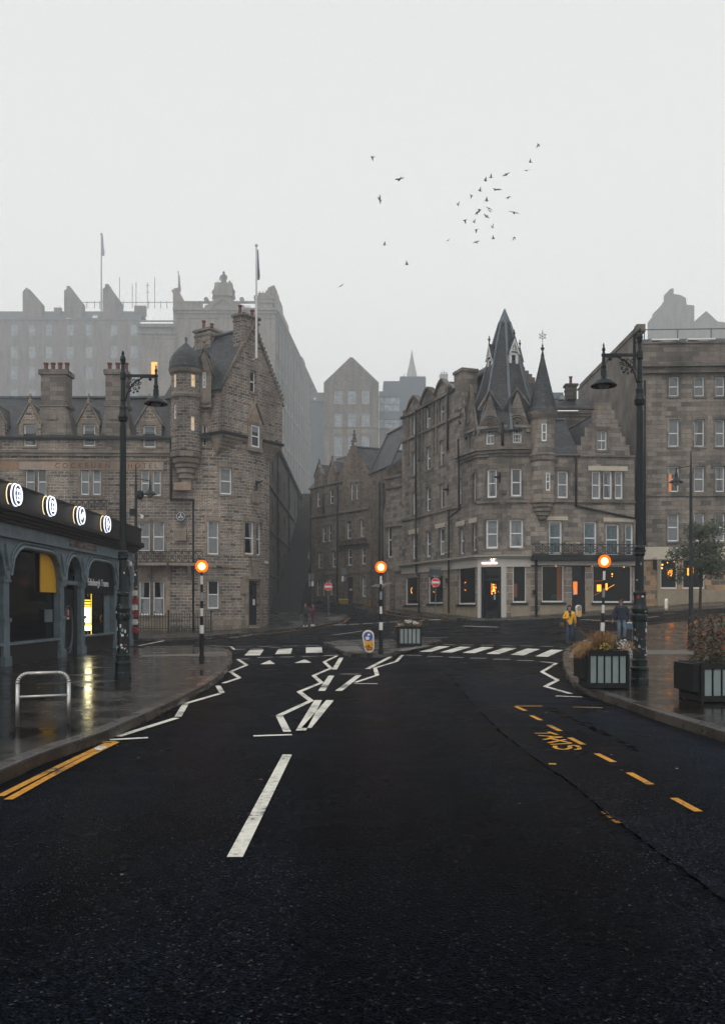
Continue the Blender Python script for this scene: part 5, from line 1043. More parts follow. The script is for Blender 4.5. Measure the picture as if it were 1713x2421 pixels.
mb = MB(); ua, ub = fr.u(1351.5)[0]+.06, fr.u(1365)[0]; za_, zb_2 = Zp(1405, 57.2), Zp(1375, 57.2); fr.box(mb, ua, ub, za_, zb_2, -.14, -.125); mb.build('lit_panel', glow('door_light', (1, .2, .02), .75), d_)
mb = MB(); fr.box(mb, fr.u(1354)[0], fr.u(1359)[0], Zp(1406, 57.2), Zp(1394, 57.2), -.124, -.115); mb.build('notice', M['white'], d_)
# crescent lamps and fittings seen through the panes, just behind the glass line
sw = [c for c in Cb.children if c.name.startswith('shop_window')]
def crescent(fac, px, py, r, par):
    u, Y = fac.u(px); z = Zp(py, Y); mb = MB(); n = 12
    P_ = [fac.P(u+r*1.5*math.cos(R(90+i*180/n))-.02, z+r*1.35*math.sin(R(90+i*180/n)), -.16) for i in range(n+1)]; Q_ = [fac.P(u+r*1.0*math.cos(R(90+i*180/n)), z+r*1.0*math.sin(R(90+i*180/n)), -.16) for i in range(n+1)]
    for i in range(n): mb.poly([P_[i], P_[i+1], Q_[i+1], Q_[i]])
    mb.build('crescent_glow', M['warm_dim'], par); mb = MB(); mb.tube([fac.P(u+r*1.04*math.cos(R(110+i*14)), z+r*1.04*math.sin(R(110+i*14)), -.152) for i in range(11)], .035, 6); mb.build('wall_lamp', M['warm'], par)
    mb = MB(); mb.cyl(fac.P(u, z, -.165), fac.P(u, z, -.145), r, r, 18); mb.build('lamp_disc', M['iron'], par)
crescent(fc, 970, 1396, .2, sw[0]); crescent(fc, 1022, 1393, .2, sw[1]); crescent(fc, 1097, 1386, .24, sw[2])
blobs(fr, [(1315, 1338.5, .05)], 'spotlight', 'warm', sw[4]); blobs(fr, [(1401, 1339, .05), (1476, 1340, .05), (1448, 1357, .05), (1448, 1362.5, .035)], 'spotlight', 'warm', sw[5])
def lbox(fac, px0, px1, py0, py1, par, mat='shade_lit', name='lamp_shade', d=-.155): mb = MB(); a, Y = fac.u(px0); b, _ = fac.u(px1); fac.box(mb, a, b, Zp(py1, Y), Zp(py0, Y), d-.01, d); return mb.build(name, M[mat], par)
lbox(fr, 1412, 1422, 1382, 1398, sw[5]); lbox(fr, 1432.5, 1437, 1379, 1395, sw[5])
for L, w_, mt in (([(1405, 1408), (1421, 1399)], .035, 'warm_dim'), ([(1436, 1392), (1453, 1382)], .045, 'warm'), ([(1401, 1374), (1430, 1372)], .05, 'warm_dim')): mb = MB(); a, b = [fr.P(fr.u(p[0])[0], Zp(p[1], 57.3), -.15) for p in L]; mb.bar(a, b, w_, .01); mb.build('stair_light', M[mt], sw[5])
M['teal_neon'] = plain('teal_sign', (.01, .12, .16), .4); c = fr.P(fr.u(1311)[0], Zp(1410, 57.2), -.15); mb = MB(); mb.tube([c+Vector((.17*math.cos(i*math.pi/8), 0, .1*math.sin(i*math.pi/8)+.04*math.cos(i*math.pi/8))) for i in range(17)], .014, 5); mb.tube([c+Vector((-.02, 0, -.06)), c+Vector((0, 0, .07)), c+Vector((.05, 0, .03)), c+Vector((0, 0, .0))], .012, 5); mb.build('ring_sign', M['teal_neon'], sw[4])
M['wood_lit'] = plain('lit_wood', (.1, .035, .01), .7); M['wood_lit'].node_tree.nodes['Principled BSDF'].inputs['Emission Color'].default_value = (.6, .16, .02, 1); M['wood_lit'].node_tree.nodes['Principled BSDF'].inputs['Emission Strength'].default_value = .05; lbox(fr, 1317, 1328, 1341, 1420, sw[4], 'wood_lit', 'interior_panel', -.165); lbox(fc, 1211.5, 1222, 1380, 1412, sw[3], 'wood_lit', 'interior_panel', -.165); lbox(fc, 981, 991, 1368, 1420, sw[0], 'wood_lit', 'interior_panel', -.165)  # wood panels glow faintly in place of room light falling on them
# signs on the corner building
M['neon'] = glow('neon_white', (1, .8, .72), 3.2)
sg = MB(); c = fc.P(fc.u(1167)[0], Zp(1322, 57), .12)
sg.tube([c+Vector((.16*math.cos(i*math.pi/8), 0, .13*math.sin(i*math.pi/8))) for i in range(14)], .022, 6); sg.tube([c+Vector((.0, 0, -.06)), c+Vector((-.02, 0, .05)), c+Vector((.06, 0, .06)), c+Vector((.05, 0, -.04))], .018, 5); sg.tube([c+Vector((.1, 0, .14)), c+Vector((.17, 0, .2)), c+Vector((.2, 0, .1))], .02, 5)
s_ = sg.build('lit_emblem', M['neon'], Cb); ftext('MARMAREL PALA', .17, fc, fc.u(1139)[0]+.03, Zp(1332, 57)-.03, .11, M['neon'], 'lit_lettering', Cb, ext=.01, sx=.78)
def plate(body, fac, px0, px1, py0, py1, size, sx, d=.06, par=Cb):
    a, Y = fac.u(px0); b, Y2 = fac.u(px1); Y = (Y+Y2)/2; mb = MB(); fac.box(mb, a, b, Zp(py1, Y), Zp(py0, Y), 0, d); o = mb.build('street_sign', plain('sign_cream', (.5, .42, .3), .4), par); ftext(body, size, fac, a+.06, Zp(py1, Y)+.06, d+.004, M['iron'], 'lettering', o, ext=.002, sx=sx)
plate('MARKET STREET', fr, 1337.5, 1368.5, 1282, 1288, .16, .5); plate('COCKBURN STREET', fc, 1050, 1067, 1302, 1307, .13, .66)
mb = MB(); u, Y = fc.u(1046); mb.bar(fc.P(u, Zp(1342, Y), 0), fc.P(u, Zp(1342, Y), 1.3), .03, .03); mb.bar(fc.P(u, Zp(1345, Y), .1), fc.P(u, Zp(1345, Y), 1.25), .03, .03); fc.box(mb, u-.03, u+.03, Zp(1366, Y), Zp(1346, Y), .2, 1.15); mb.build('hanging_sign', M['lead'], Cb)
for fac, px, py in ((fc, 1059, 1372), (fr, 1262, 1400)): mb = MB(); u, Y = fac.u(px); fac.box(mb, u-.12, u+.12, Zp(py+6, Y), Zp(py-5, Y), 0, .2); mb.build('wall_lantern', M['iron'], Cb)
for fac, px, py in ((fc, 1180, 1129), (fc, 1058, 1158)):   # small black wall brackets
    mb = MB(); u, Y = fac.u(px); p = fac.P(u, Zp(py, Y), 0); mb.bar(p+Vector((0, 0, -.35)), p+Vector((0, -.06, .32)), .1, .06); mb.cyl(p+Vector((0, -.05, .0)), p+Vector((-.42, -.3, .0)), .12, .02, 8); mb.build('wall_bracket', M['iron'], Cb)
# balcony rail over the right shopfront
ironrail('balcony_railing', Cb, fr, fr.u(1253)[0], fr.L[-1], S_ZF+.15, S_ZF+.78, .5, .62, 'X', .03); mb = MB(); fr.box(mb, 0, fr.L[-1], S_ZF-.24, S_ZF-.02, 0, .62); fr.box(mb, 0, fr.L[-1], S_ZF-.02, S_ZF+.12, 0, .5); mb.build('balcony', M['iron'], Cb)
# low left wing with blind panel and dark pend
fw = Fac([(913, 72.5), (951, 70.6)]); zw = Zp(1125, 71); hp = hole(fw, 914, 934, 1345, 1446); hw_ = hole(fw, 915, 925, 1235, 1318)
wallmesh(fw, [(0, zw), (fw.L[-1], zw)], [(0, -1), (fw.L[-1], -1)], [hp, hw_], .25).build('wall', M['corner'], Cb); sash(fw, hw_, Cb, 'd', .2)
mb = MB(); fw.box(mb, -.3, fw.L[-1], Zp(1128, 71), Zp(1122, 71), -.3, .2); fw.box(mb, -.2, fw.L[-1]+.3, Zp(1152, 71), Zp(1148, 71), 0, .14); fw.box(mb, -.1, fw.L[-1]+.3, Zp(1244, 71), Zp(1238, 71), 0, .2); fw.box(mb, fw.L[-1]-.75, fw.L[-1]+.2, -1, Zp(1352, 71), 0, .12); fw.box(mb, fw.L[-1]-.95, fw.L[-1]+.3, Zp(1352, 71), Zp(1340, 71), 0, .3); mb.build('string_course', M['corner_trim'], Cb)
mb = MB(); mb.box((fw.at(0).x+.1, fw.at(0).y+4, 5), (.3, 8, 10)); mb.build('side_wall', M['corner'], Cb); mb = MB(); mb.poly([fw.P(hp[0]-.3, -1, -3), fw.P(hp[1]+.3, -1, -3), fw.P(hp[1]+.3, 5, -3), fw.P(hp[0]-.3, 5, -3)]); mb.build('pend_door', M['navy'], Cb)
mb = MB(); mb.poly([fw.P(0, zw, 0), fw.P(fw.L[-1], zw, 0), fw.P(fw.L[-1], zw, -8), fw.P(0, zw, -8)]); mb.build('flat_roof', M['lead'], Cb)
# ---------------------------------------------------------------- tall building at the right edge
X = thing('tenement', 'tall stone tenement rising right of the corner building behind the right lamp', 'building', (*XY(1600, 58), 1.5))
xc = XY(1506, 58)[0]; fx = Fac([(xc, 73), (xc, 58), (xc+32, 56.5)], px=False); LX = fx.L[1]; ZC = Zp(866, 57.6); ZG = Zp(776, 58.3)
SX_ = Zp(1318, 57.4)
xw = [(1580, 1604, 890, 937, 's'), (1579, 1604, 992, 1056, 's'), (1579, 1604, 1102, 1163, 'sb'), (1577, 1604, 1213, 1280, 's'), (1640, 1664, 890, 937, 's'), (1640, 1664, 992, 1056, 's'), (1640, 1664, 1102, 1163, 's'), (1640, 1664, 1213, 1280, 's'), (1690, 1712, 890, 937, 's'), (1690, 1712, 992, 1056, 's'), (1690, 1712, 1102, 1163, 's'), (1690, 1712, 1213, 1280, 's')]
fx2 = Fac([(xc, 58), (xc+32, 56.5)], px=False)
facade(X, fx2, [(0, ZC), (fx2.L[-1], ZC)], [(0, SX_), (fx2.L[-1], SX_)], xw, 'corner', 'corner_trim')
M['render'] = plain('stained_render', (.17, .145, .125), .9, 0, .45, .9)
mb = MB(); fsd = Fac([(xc, 74), (xc, 58)], px=False)
wallmesh(fsd, [(0, ZG-.2), (15, ZG), (15.01, ZC), (16, ZC)], [(0, -1), (16, -1)], [], .2, mb); mb.poly([(xc, 74, -1), (xc+32, 74, -1), (xc+32, 74, ZC+1.6), (xc, 74, ZC+1.6)]); mb.build('gable_wall', M['render'], X)
mb = MB(); mb.box((xc+.2, 66, ZG-.2), (.55, 16, .14))
for i in range(30): mb.box((xc+.17, 58.6+i*.5, ZG-.04), (.5, .3, .18))
mb.box((xc+.25, 58.35, ZG-.05), (.55, .6, .5)); mb.build('coping', M['corner_trim'], X)
mb = MB(); fx2.box(mb, -.1, fx2.L[-1], ZC-.05, ZC+.2, -.3, .55); fx2.box(mb, 0, fx2.L[-1], ZC-.4, ZC-.05, 0, .3); fx2.box(mb, 0, fx2.L[-1], ZC+.2, ZC+1.5, -.4, .12); fx2.box(mb, -.05, fx2.L[-1], ZC+1.5, ZC+1.62, -.45, .22); fx2.box(mb, 0, fx2.L[-1], Zp(1172, 57.5), Zp(1167, 57.5), 0, .1); mb.build('cornice', M['corner_trim'], X)
mb = MB(); mb.slab([fx2.P(.4, ZC+1.3, -.4), fx2.P(30, ZC+1.3, -.4), fx2.P(30, Zp(790, 59), -2.2), fx2.P(.4, Zp(790, 59), -2.2)], .1); mb.slab([fx2.P(.4, Zp(790, 59), -2.2), fx2.P(30, Zp(790, 59), -2.2), fx2.P(30, Zp(790, 59), -15), fx2.P(.4, Zp(790, 59), -15)], .1); xr = mb.build('roof', M['slate'], X)
mb = MB(); zr_ = Zp(790, 59); fx2.box(mb, .8, 28, zr_+.62, zr_+.68, -2.25, -2.2)
for i in range(14): p = fx2.P(1+i*2.2, zr_, -2.2); mb.bar(p, p+Vector((0, 0, .68)), .06, .06)
mb.build('roof_railing', M['lead'], X)
for px0, px1 in ((1563, 1598), (1650, 1685)):
    u0, u1 = fx2.u(px0)[0], fx2.u(px1)[0]; mb = MB(); z0_, z1_ = ZC+1.55, Zp(800, 58)
    for a, b, c_, d_ in ((u0, u0+.2, z0_, z1_), (u1-.2, u1, z0_, z1_), (u0, u1, z0_-.05, z0_+.12), (u0, u1, z1_-.15, z1_)): fx2.box(mb, a, b, c_, d_, -1.6, -.55)
    fx2.box(mb, u0-.5, u1+.3, z1_, z1_+.1, -2.2, -.45); dm_ = mb.build('dormer', M['frame'], xr); mb = MB(); mb.poly([fx2.P(u0+.1, z0_, -.7), fx2.P(u1-.1, z0_, -.7), fx2.P(u1-.1, z1_-.1, -.7), fx2.P(u0+.1, z1_-.1, -.7)]); mb.build('pane', M['g_sky'], dm_)
# its shop
hx = [hole(fx2, 1560, 1600, 1323, 1392), hole(fx2, 1612, 1665, 1323, 1392)]
wallmesh(fx2, [(0, SX_), (fx2.L[-1], SX_)], [(0, -1), (fx2.L[-1], -1)], hx, .2).build('shop_wall', M['brick_quoin'], X)
for h in hx: w_ = shopglass(fx2, h, X); 
mb = MB(); fx2.box(mb, 0, fx2.L[-1], Zp(1322, 57.5), Zp(1292, 57.5), 0, .1)
mb.build('fascia', M['cream'], X); mb = MB(); fx2.box(mb, fx2.u(1552)[0], fx2.L[-1], -1, hx[0][2]-.1, 0, .05); fx2.box(mb, fx2.u(1552)[0], fx2.u(1559)[0], hx[0][2]-.1, SX_, 0, .04); mb.build('plinth', M['shopbase'], X)
blobs(fx2, [(1566, 1335, .06), (1565, 1343, .06), (1578, 1330, .04), (1594, 1328, .04)], 'spotlight', 'warm', w_); lbox(fx2, 1579, 1590, 1346, 1362, w_, 'shade_lit')
M['shade_dim'] = glow('dim_curtain', (.8, .25, .06), .25); lbox(fx2, 1580.5, 1587, 1120, 1162, X, 'shade_dim', 'lit_curtain', -.12); lbox(fx2, 1625, 1640, 1340, 1360, w_, 'shade_lit')
mb = MB(); u, Y = fx2.u(1541); mb.bar(fx2.P(u, Zp(1321, Y), 0), fx2.P(u, Zp(1321, Y), 1.0), .03, .03); fx2.box(mb, u-.03, u+.03, Zp(1348, Y), Zp(1324, Y), .2, .95); mb.build('hanging_sign', M['iron'], X)
pipe(X, [W(1523, 900, 57.4), W(1523, 1290, 57.4)], .08)
mb = MB(); c = W(1590, 1440-60, 56.9); 
# rear block seen between the cone turret and the gable
Rb = thing('rear_block', 'low dark roofed block with one tall clay pot behind the cone turret', 'building', (*XY(1350, 68), 3))
fr2 = Fac([XY(1296, 66), XY(1405, 66)], px=False); zq = lambda y: Zp(y, 66)
wallmesh(fr2, [(0, zq(975)), (fr2.L[-1], zq(975))], [(0, 2), (fr2.L[-1], 2)], []).build('wall', M['corner_trim'], Rb); strings(fr2, 0, fr2.L[-1], [(zq(968), .2, .3), (zq(978), .15, .15), (zq(985), .12, .1)], 'corner_trim', Rb)
mb = MB(); mb.slab([fr2.P(0, zq(968), .2), fr2.P(fr2.L[-1], zq(968), .2), fr2.P(fr2.L[-1], zq(930), -1.8), fr2.P(0, zq(930), -1.8)], .1); rk = mb.build('roof', M['slate'], Rb)
mb = MB(); mb.slab([fr2.P(0, zq(930), -1.7), fr2.P(1.55, zq(930), -1.7), fr2.P(1.55, zq(911), -2.2), fr2.P(0, zq(911), -2.2)], .1); mb.slab([fr2.P(0, zq(911), -2.2), fr2.P(1.55, zq(911), -2.2), fr2.P(1.55, zq(911), -8), fr2.P(0, zq(911), -8)], .1); mb.build('lead_roof', M['lead'], Rb)
mb = MB(); fr2.box(mb, .8, 1.15, zq(945), zq(936), .1, -.5); mb.build('rooflight', M['g_far'], rk)
p = fr2.at(fr2.u(1359)[0], -1.5); stack(Rb, p.x, p.y, .75, .7, zq(935), zq(903), 'corner_trim', 1, 0, .62)
mb = MB(); b_ = [fr2.P(0, 2, -8), fr2.P(fr2.L[-1], 2, -8), fr2.P(fr2.L[-1], zq(930), -8), fr2.P(0, zq(930), -8)]; mb.poly(b_); mb.poly([fr2.P(0, 2, 0), fr2.P(0, zq(975), 0), fr2.P(0, zq(930), -1.8), fr2.P(0, zq(930), -8), fr2.P(0, 2, -8)]); mb.build('rear_wall', M['corner_trim'], Rb)
# ---------------------------------------------------------------- crow-stepped house in the fog
YK = 330; kz = lambda y: Zp(y, YK)
K = thing('gabled_tenement', 'pale tenement with symmetrical crow-stepped gable standing in fog', 'building', (*XY(830, YK), 8))
fk = Fac([XY(765, YK), XY(895, YK)], px=False); LK = fk.L[-1]
tk = [(0, kz(906))]+crowsteps(.02, kz(906), LK/2-.2, kz(845), 17)+crowsteps(LK/2+.2, kz(845), LK-.02, kz(906), 17)+[(LK, kz(906))]
kw = [(a, b, c, d, st) for (a, b) in ((791, 808), (823, 840), (855, 872)) for c, d, st in ((923, 954, 'x'), (977, 1008, 'xg'), (1031, 1077, 'x'), (1092, 1138, 'x'))]
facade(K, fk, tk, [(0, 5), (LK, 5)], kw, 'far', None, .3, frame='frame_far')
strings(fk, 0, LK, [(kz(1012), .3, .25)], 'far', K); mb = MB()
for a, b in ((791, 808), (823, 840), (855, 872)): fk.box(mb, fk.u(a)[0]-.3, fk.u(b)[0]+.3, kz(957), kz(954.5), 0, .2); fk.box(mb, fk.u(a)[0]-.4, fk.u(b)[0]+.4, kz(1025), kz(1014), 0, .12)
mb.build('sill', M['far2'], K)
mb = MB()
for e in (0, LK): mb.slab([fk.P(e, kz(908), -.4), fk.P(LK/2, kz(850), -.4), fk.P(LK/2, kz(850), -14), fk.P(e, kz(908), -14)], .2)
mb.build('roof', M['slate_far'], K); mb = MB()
for e in (0, LK): mb.poly([fk.P(e, 5, 0), fk.P(e, kz(906), 0), fk.P(e, kz(906), -14), fk.P(e, 5, -14)])
mb.poly([fk.P(0, 5, -14), fk.P(LK, 5, -14), fk.P(LK, kz(906), -14), fk.P(LK/2, kz(850), -14), fk.P(0, kz(906), -14)]); mb.build('side_wall', M['far'], K)
YM = 345; mz = lambda y: Zp(y, YM); Mo = thing('glass_block', 'grey modern block with wide window bands right of the foggy gable', 'building', (*XY(950, YM), 8))
M['zinc'] = plain('zinc_cladding', (.1, .125, .15), .5, .1, .1, .5); M['bandglass'] = glass('band_glass', (.3, .36, .4), .2, .5)
def mbox(mb, a, b, y0, y1, Y, dep): x0_, x1_ = XY(a, Y)[0], XY(b, Y)[0]; mb.box(((x0_+x1_)/2, Y+dep/2, (Zp(y0, Y)+Zp(y1, Y))/2), (x1_-x0_, dep, Zp(y0, Y)-Zp(y1, Y)))
for a, b, y0, y1, Y, d, nm in ((906, 946, 901, 938, YM, 12, 'upper_storey'), (945.2, 1006, 890, 1010, YM-.3, 14, 'tall_storey'), (896, 945, 925, 938, YM-.2, 10, 'parapet'), (896, 945, 972, 991, YM-.2, 10, 'spandrel')):
    mb = MB(); mbox(mb, a, b, y0, y1, Y, d); mb.build(nm, M['zinc'], Mo)
for y0, y1 in ((938, 972), (991, 1012)):
    mb = MB(); mbox(mb, 896, 945, y0, y1, YM+.3, 8); w_ = mb.build('window_band', M['bandglass'], Mo); mb = MB()
    for px in (896.5, 907, 944): mbox(mb, px, px+1.2, y0, y1, YM, .3)
    mbox(mb, 896, 945, (y0+y1)/2-.5, (y0+y1)/2+.5, YM+.05, .2); mb.build('window_frame', M['zinc'], w_)
fq = Fac([XY(895.5, YM-1), XY(990, YM-1)], px=False); facade(Mo, fq, [(0, mz(1014)), (fq.L[-1], mz(1014))], [(0, 5), (fq.L[-1], 5)], [(902, 919, 1040, 1082, 'xg'), (936, 953, 1040, 1082, 'xg')], 'far2', None, .3, frame='frame_far'); strings(fq, 0, fq.L[-1], [(mz(1016), .3, .4)], 'far2', Mo)
L_ = thing('narrow_block', 'grey foggy block with a skylight in the gap left of the crow-stepped gable', 'building', (*XY(752, 190), 8))
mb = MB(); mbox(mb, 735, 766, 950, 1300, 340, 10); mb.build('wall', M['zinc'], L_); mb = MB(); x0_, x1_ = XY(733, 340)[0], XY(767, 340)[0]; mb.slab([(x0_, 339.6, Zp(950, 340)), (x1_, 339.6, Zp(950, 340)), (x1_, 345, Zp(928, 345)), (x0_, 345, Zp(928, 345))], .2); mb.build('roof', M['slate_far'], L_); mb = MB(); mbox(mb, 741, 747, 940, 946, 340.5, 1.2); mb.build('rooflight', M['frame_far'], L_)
# ---------------------------------------------------------------- dim towers far off in the fog
def dim(name, label, Y, prof, dep, mat='far', n=4):
    t_ = thing(name, label, 'tower' if 'spire' in name or 'tower' in name else 'building', (*XY(prof[0][0], Y), 10))
    for nm, c_px, pr in dep:
        mb = MB(); x = XY(c_px, Y)[0]; mb.lathe((x, Y, 0), [(r/F*Y, Zp(y, Y)) for r, y in pr], n, a0=math.pi/4, a1=2.25*math.pi); mb.build(nm, M[mat], t_)
dim('church_spire', 'slender crown-like church spire barely visible above the glass block', 950, [(975, 0)], [('steeple', 973, [(17, 960), (15, 905), (11, 880), (6, 860), (2, 838), (0, 825)]), ('pinnacle', 955, [(3, 960), (3, 905), (0, 880)]), ('pinnacle', 991, [(3, 960), (3, 905), (0, 882)])], n=8)
dim('far_chimney', 'pale cluster of chimneys in fog above the left roof of the corner building', 620, [(1048, 0)], [('chimney', 1048, [(13, 960), (13, 890), (14, 889), (14, 887)]), ('chimney_pot', 1043, [(2, 890), (2, 880)]), ('chimney_pot', 1049, [(2, 890), (2, 878)]), ('chimney_pot', 1055, [(2, 890), (2, 880)])])
YC = 520; Cs = thing('castle_tower', 'grey castle-like roofs and chimneys fading into fog above the right tenement', 'building', (*XY(1590, YC), 10))
for nm, pts in (('turret', [(1543, 900), (1543, 788), (1545, 786), (1545, 748), (1552, 738), (1556, 738), (1556, 728), (1561, 728), (1561, 733), (1566, 735), (1566, 900)]),
                ('keep', [(1566.5, 900), (1566.5, 722), (1570, 718), (1572, 711), (1578, 706), (1580, 700), (1584, 697), (1584, 682), (1591, 682), (1591, 695), (1606, 697), (1620, 704), (1622, 720), (1640, 722), (1640, 900)]),
                ('keep', [(1641, 900), (1641, 760), (1668, 735), (1695, 760), (1713, 762), (1740, 762), (1740, 900)])):
    mb = MB(); f3 = [W(a, b, YC) for a, b in pts]; b3 = [p+Vector((0, 12, 0)) for p in f3]; mb.poly(f3); mb.poly(b3[::-1])
    for i in range(len(f3)): k = (i+1) % len(f3); mb.poly([f3[i], f3[k], b3[k], b3[i]])
    fixn(mb.build(nm, M['far'], Cs))
# ---------------------------------------------------------------- tenement block on the ridge, far left
YT = 460; tz = lambda y: Zp(y, YT)
T = thing('ridge_tenement', 'long foggy tenement with rows of sash windows and shouldered chimneys', 'building', (*XY(230, YT), 8))
f_t = Fac([XY(-40, YT), XY(332, YT)], px=False); LT = f_t.L[-1]; tw = []
for cpx in (-14, 34, 76, 116, 166, 211, 270, 317):
    for c, d in ((767, 793), (818, 846), (867, 896), (920, 950)): tw.append((cpx-8, cpx+8, c, d, 'x'))
facade(T, f_t, [(0, tz(756)), (LT, tz(756))], [(0, 5), (LT, 5)], tw, 'far', None, .35, frame='frame_far')
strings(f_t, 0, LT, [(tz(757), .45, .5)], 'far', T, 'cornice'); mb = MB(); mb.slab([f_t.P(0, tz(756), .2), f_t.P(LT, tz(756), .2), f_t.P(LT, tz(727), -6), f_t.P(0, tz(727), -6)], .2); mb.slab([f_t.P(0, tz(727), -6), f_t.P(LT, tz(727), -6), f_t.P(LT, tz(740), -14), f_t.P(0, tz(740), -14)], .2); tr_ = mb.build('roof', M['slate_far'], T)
for a, b, y0, y1 in ((154, 166, 744, 752), (216, 228, 742, 751)): mb = MB(); x, x2 = XY(a, YT-.6)[0], XY(b, YT-.6)[0]; mb.slab([(x, YT+.6, tz(y1)), (x2, YT+.6, tz(y1)), (x2, YT+2.4, tz(y0)), (x, YT+2.4, tz(y0))], .1); mb.build('rooflight', M['frame_far'], tr_)
for pts in ([(152, 756), (152, 686), (158, 684), (158, 676), (165, 676), (168, 681), (195, 716), (195, 756)], [(243, 756), (243, 682), (248, 680), (249, 672), (256, 671), (259, 677), (286, 714), (286, 756)], [(54, 756), (54, 690), (62, 680), (70, 684), (98, 716), (98, 756)]):
    mb = MB(); f3 = [W(a, b, YT+1) for a, b in pts]; b3 = [p+Vector((0, 5, 0)) for p in f3]; mb.poly(f3); mb.poly(b3[::-1])
    for i in range(len(f3)): j = (i+1) % len(f3); mb.poly([f3[i], f3[j], b3[j], b3[i]])
    fixn(mb.build('chimney_gable', M['far'], T))
x_ = XY(331, YT+3)[0]; stack(T, x_-.2, YT+5, 6.0, 2, tz(740), tz(718), 'far', 8, 0, 1.0); stack(T, XY(130, YT)[0], YT+5, 3.6, 2, tz(740), tz(722), 'far', 4, 0, .8)
mb = MB(); pv = lambda a, b: W(a, b, YT+.5)
mb.bar(pv(195, 715), pv(243, 715), .28, .28); mb.bar(pv(286, 715), pv(430, 715), .28, .28)
for px in (206, 224, 236, 292, 352, 380, 395): mb.bar(pv(px, 729), pv(px, 712), .28, .28)
for px, y in ((283, 655), (313, 672), (322, 668), (349, 668), (366, 655)): mb.bar(pv(px, 729), pv(px, y), .28, .28)
mb.bar(pv(345, 690), pv(353, 692), .28, .28); mb.bar(pv(345, 676), pv(353, 675), .28, .28); mb.build('roof_railing_and_aerials', M['zinc'], T)
mb = MB(); mb.poly([f_t.P(0, 5, -14), f_t.P(LT, 5, -14), f_t.P(LT, tz(756), -14), f_t.P(0, tz(756), -14)]); mb.build('rear_wall', M['far'], T)
blobs(f_t, [(216, 827, .35)], 'lit_lamp', 'warm_dim', T, -.1)
# ---------------------------------------------------------------- palatial block with statue group and long receding flank
YG = 385; gz = lambda y: Zp(y, YG)
Gb = thing('palace_block', 'grand foggy stone block with pediment, statue group and long flank over the alley', 'building', (*XY(530, YG), 8))
fg = Fac([XY(410, YG), XY(650, YG), XY(747, 540)], px=False); UG, UE = fg.L[1], fg.L[2]
gw = [(454, 474, 780, 800, 'x'), (492, 512, 780, 800, 'x'), (540, 560, 780, 800, 'x'), (590, 608, 780, 800, 'x')]
nb_ = 16; sidew = []
for i in range(nb_):
    ua = UG+(UE-UG)*(i+.3)/nb_; ub = UG+(UE-UG)*(i+.62)/nb_
    for z0_ in (9, 15.5, 22, 29, 36, 45, 54, 61): sidew.append((ua, ub, z0_*1.78, (z0_+(2.6 if z0_ < 60 else 1.8))*1.78))
ZE = gz(735)
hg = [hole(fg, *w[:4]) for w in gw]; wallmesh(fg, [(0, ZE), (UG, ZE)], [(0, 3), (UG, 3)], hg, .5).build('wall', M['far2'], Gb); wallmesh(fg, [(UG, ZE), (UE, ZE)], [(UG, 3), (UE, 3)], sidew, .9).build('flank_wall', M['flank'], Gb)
for h in hg: sash(fg, h, Gb, 'x', .4, None, 'frame_far')
for i, h in enumerate(sidew):
    if i % 8 in (5, 6, 7) or (i % 8 < 5 and i < 64): mb = MB(); mb.poly([fg.P(h[0], h[2], -.45), fg.P(h[1], h[2], -.45), fg.P(h[1], h[3], -.45), fg.P(h[0], h[3], -.45)]); mb.build('window', M['g_sky'], Gb)
mb = MB(); mb.poly([fg.P(UG+.1, 3, -.6), fg.P(UE, 3, -.6), fg.P(UE, ZE, -.6), fg.P(UG+.1, ZE, -.6)]); mb.build('inner_wall', M['g_dark'], Gb)
strings(fg, 0, UE, [(ZE-.1, .9, 1.6), (ZE-1.2, .9, .9), (ZE-3.2, .3, .5)], 'far2', Gb, 'cornice'); strings(fg, UG, UE, [(z, .6, .8) for z in (24, 48, 74.5, 92)]+[(z, .4, .7) for z in (35, 61, 104)], 'far2', Gb)
mb = MB()
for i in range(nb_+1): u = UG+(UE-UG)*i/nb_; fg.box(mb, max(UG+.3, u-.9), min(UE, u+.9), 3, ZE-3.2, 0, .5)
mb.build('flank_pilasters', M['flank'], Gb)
mb = MB()
for px in (415, 440, 480, 522, 575, 620, 644): u = fg.u(px)[0]; fg.box(mb, u-.8, u+.8, gz(950), ZE-3.2, 0, .45)
mb.build('front_pilasters', M['far2'], Gb)
Z1 = ZE+.8; mb = MB(); fg.box(mb, 0, fg.u(480)[0], Z1, gz(714), -1, 0); fg.box(mb, 0, UG, gz(716), gz(712), -1.2, .2)
for i in range(11): p = fg.P(fg.u(578)[0]+i*.28, Z1, -.5); mb.lathe(p, [(.06, 0), (.11, .6), (.05, 1.2), (.09, 1.6)], 6)
mb.build('parapet', M['far2'], Gb)
mb = MB(); pd_ = [W(a, b, YG-.6) for a, b in ((483, 735), (484, 722), (500, 716), (508, 700), (527, 692), (546, 700), (556, 716), (577, 722), (578, 735))]; pb_ = [p+Vector((0, 3, 0)) for p in pd_]; mb.poly(pd_); mb.poly(pb_[::-1])
for i in range(len(pd_)): j = (i+1) % len(pd_); mb.poly([pd_[i], pd_[j], pb_[j], pb_[i]])
fixn(mb.build('pediment', M['far2'], Gb)); mb = MB(); mb.bar(W(486, 737, YG-1), W(527, 703, YG-1), .8, .7); mb.bar(W(527, 703, YG-1), W(568, 737, YG-1), .8, .7)
mb.build('pediment_moulding', M['far2'], Gb)
mb = MB()
for px in (488, 572): c = W(px, 709, YG); mb.cyl(c+Vector((0, -1, 0)), c+Vector((0, 1.5, 0)), .95, .95, 14)
mb.build('scroll', M['far2'], Gb)
M['statue'] = plain('statue_stone', (.11, .1, .095), .9, 0, .2, 2)
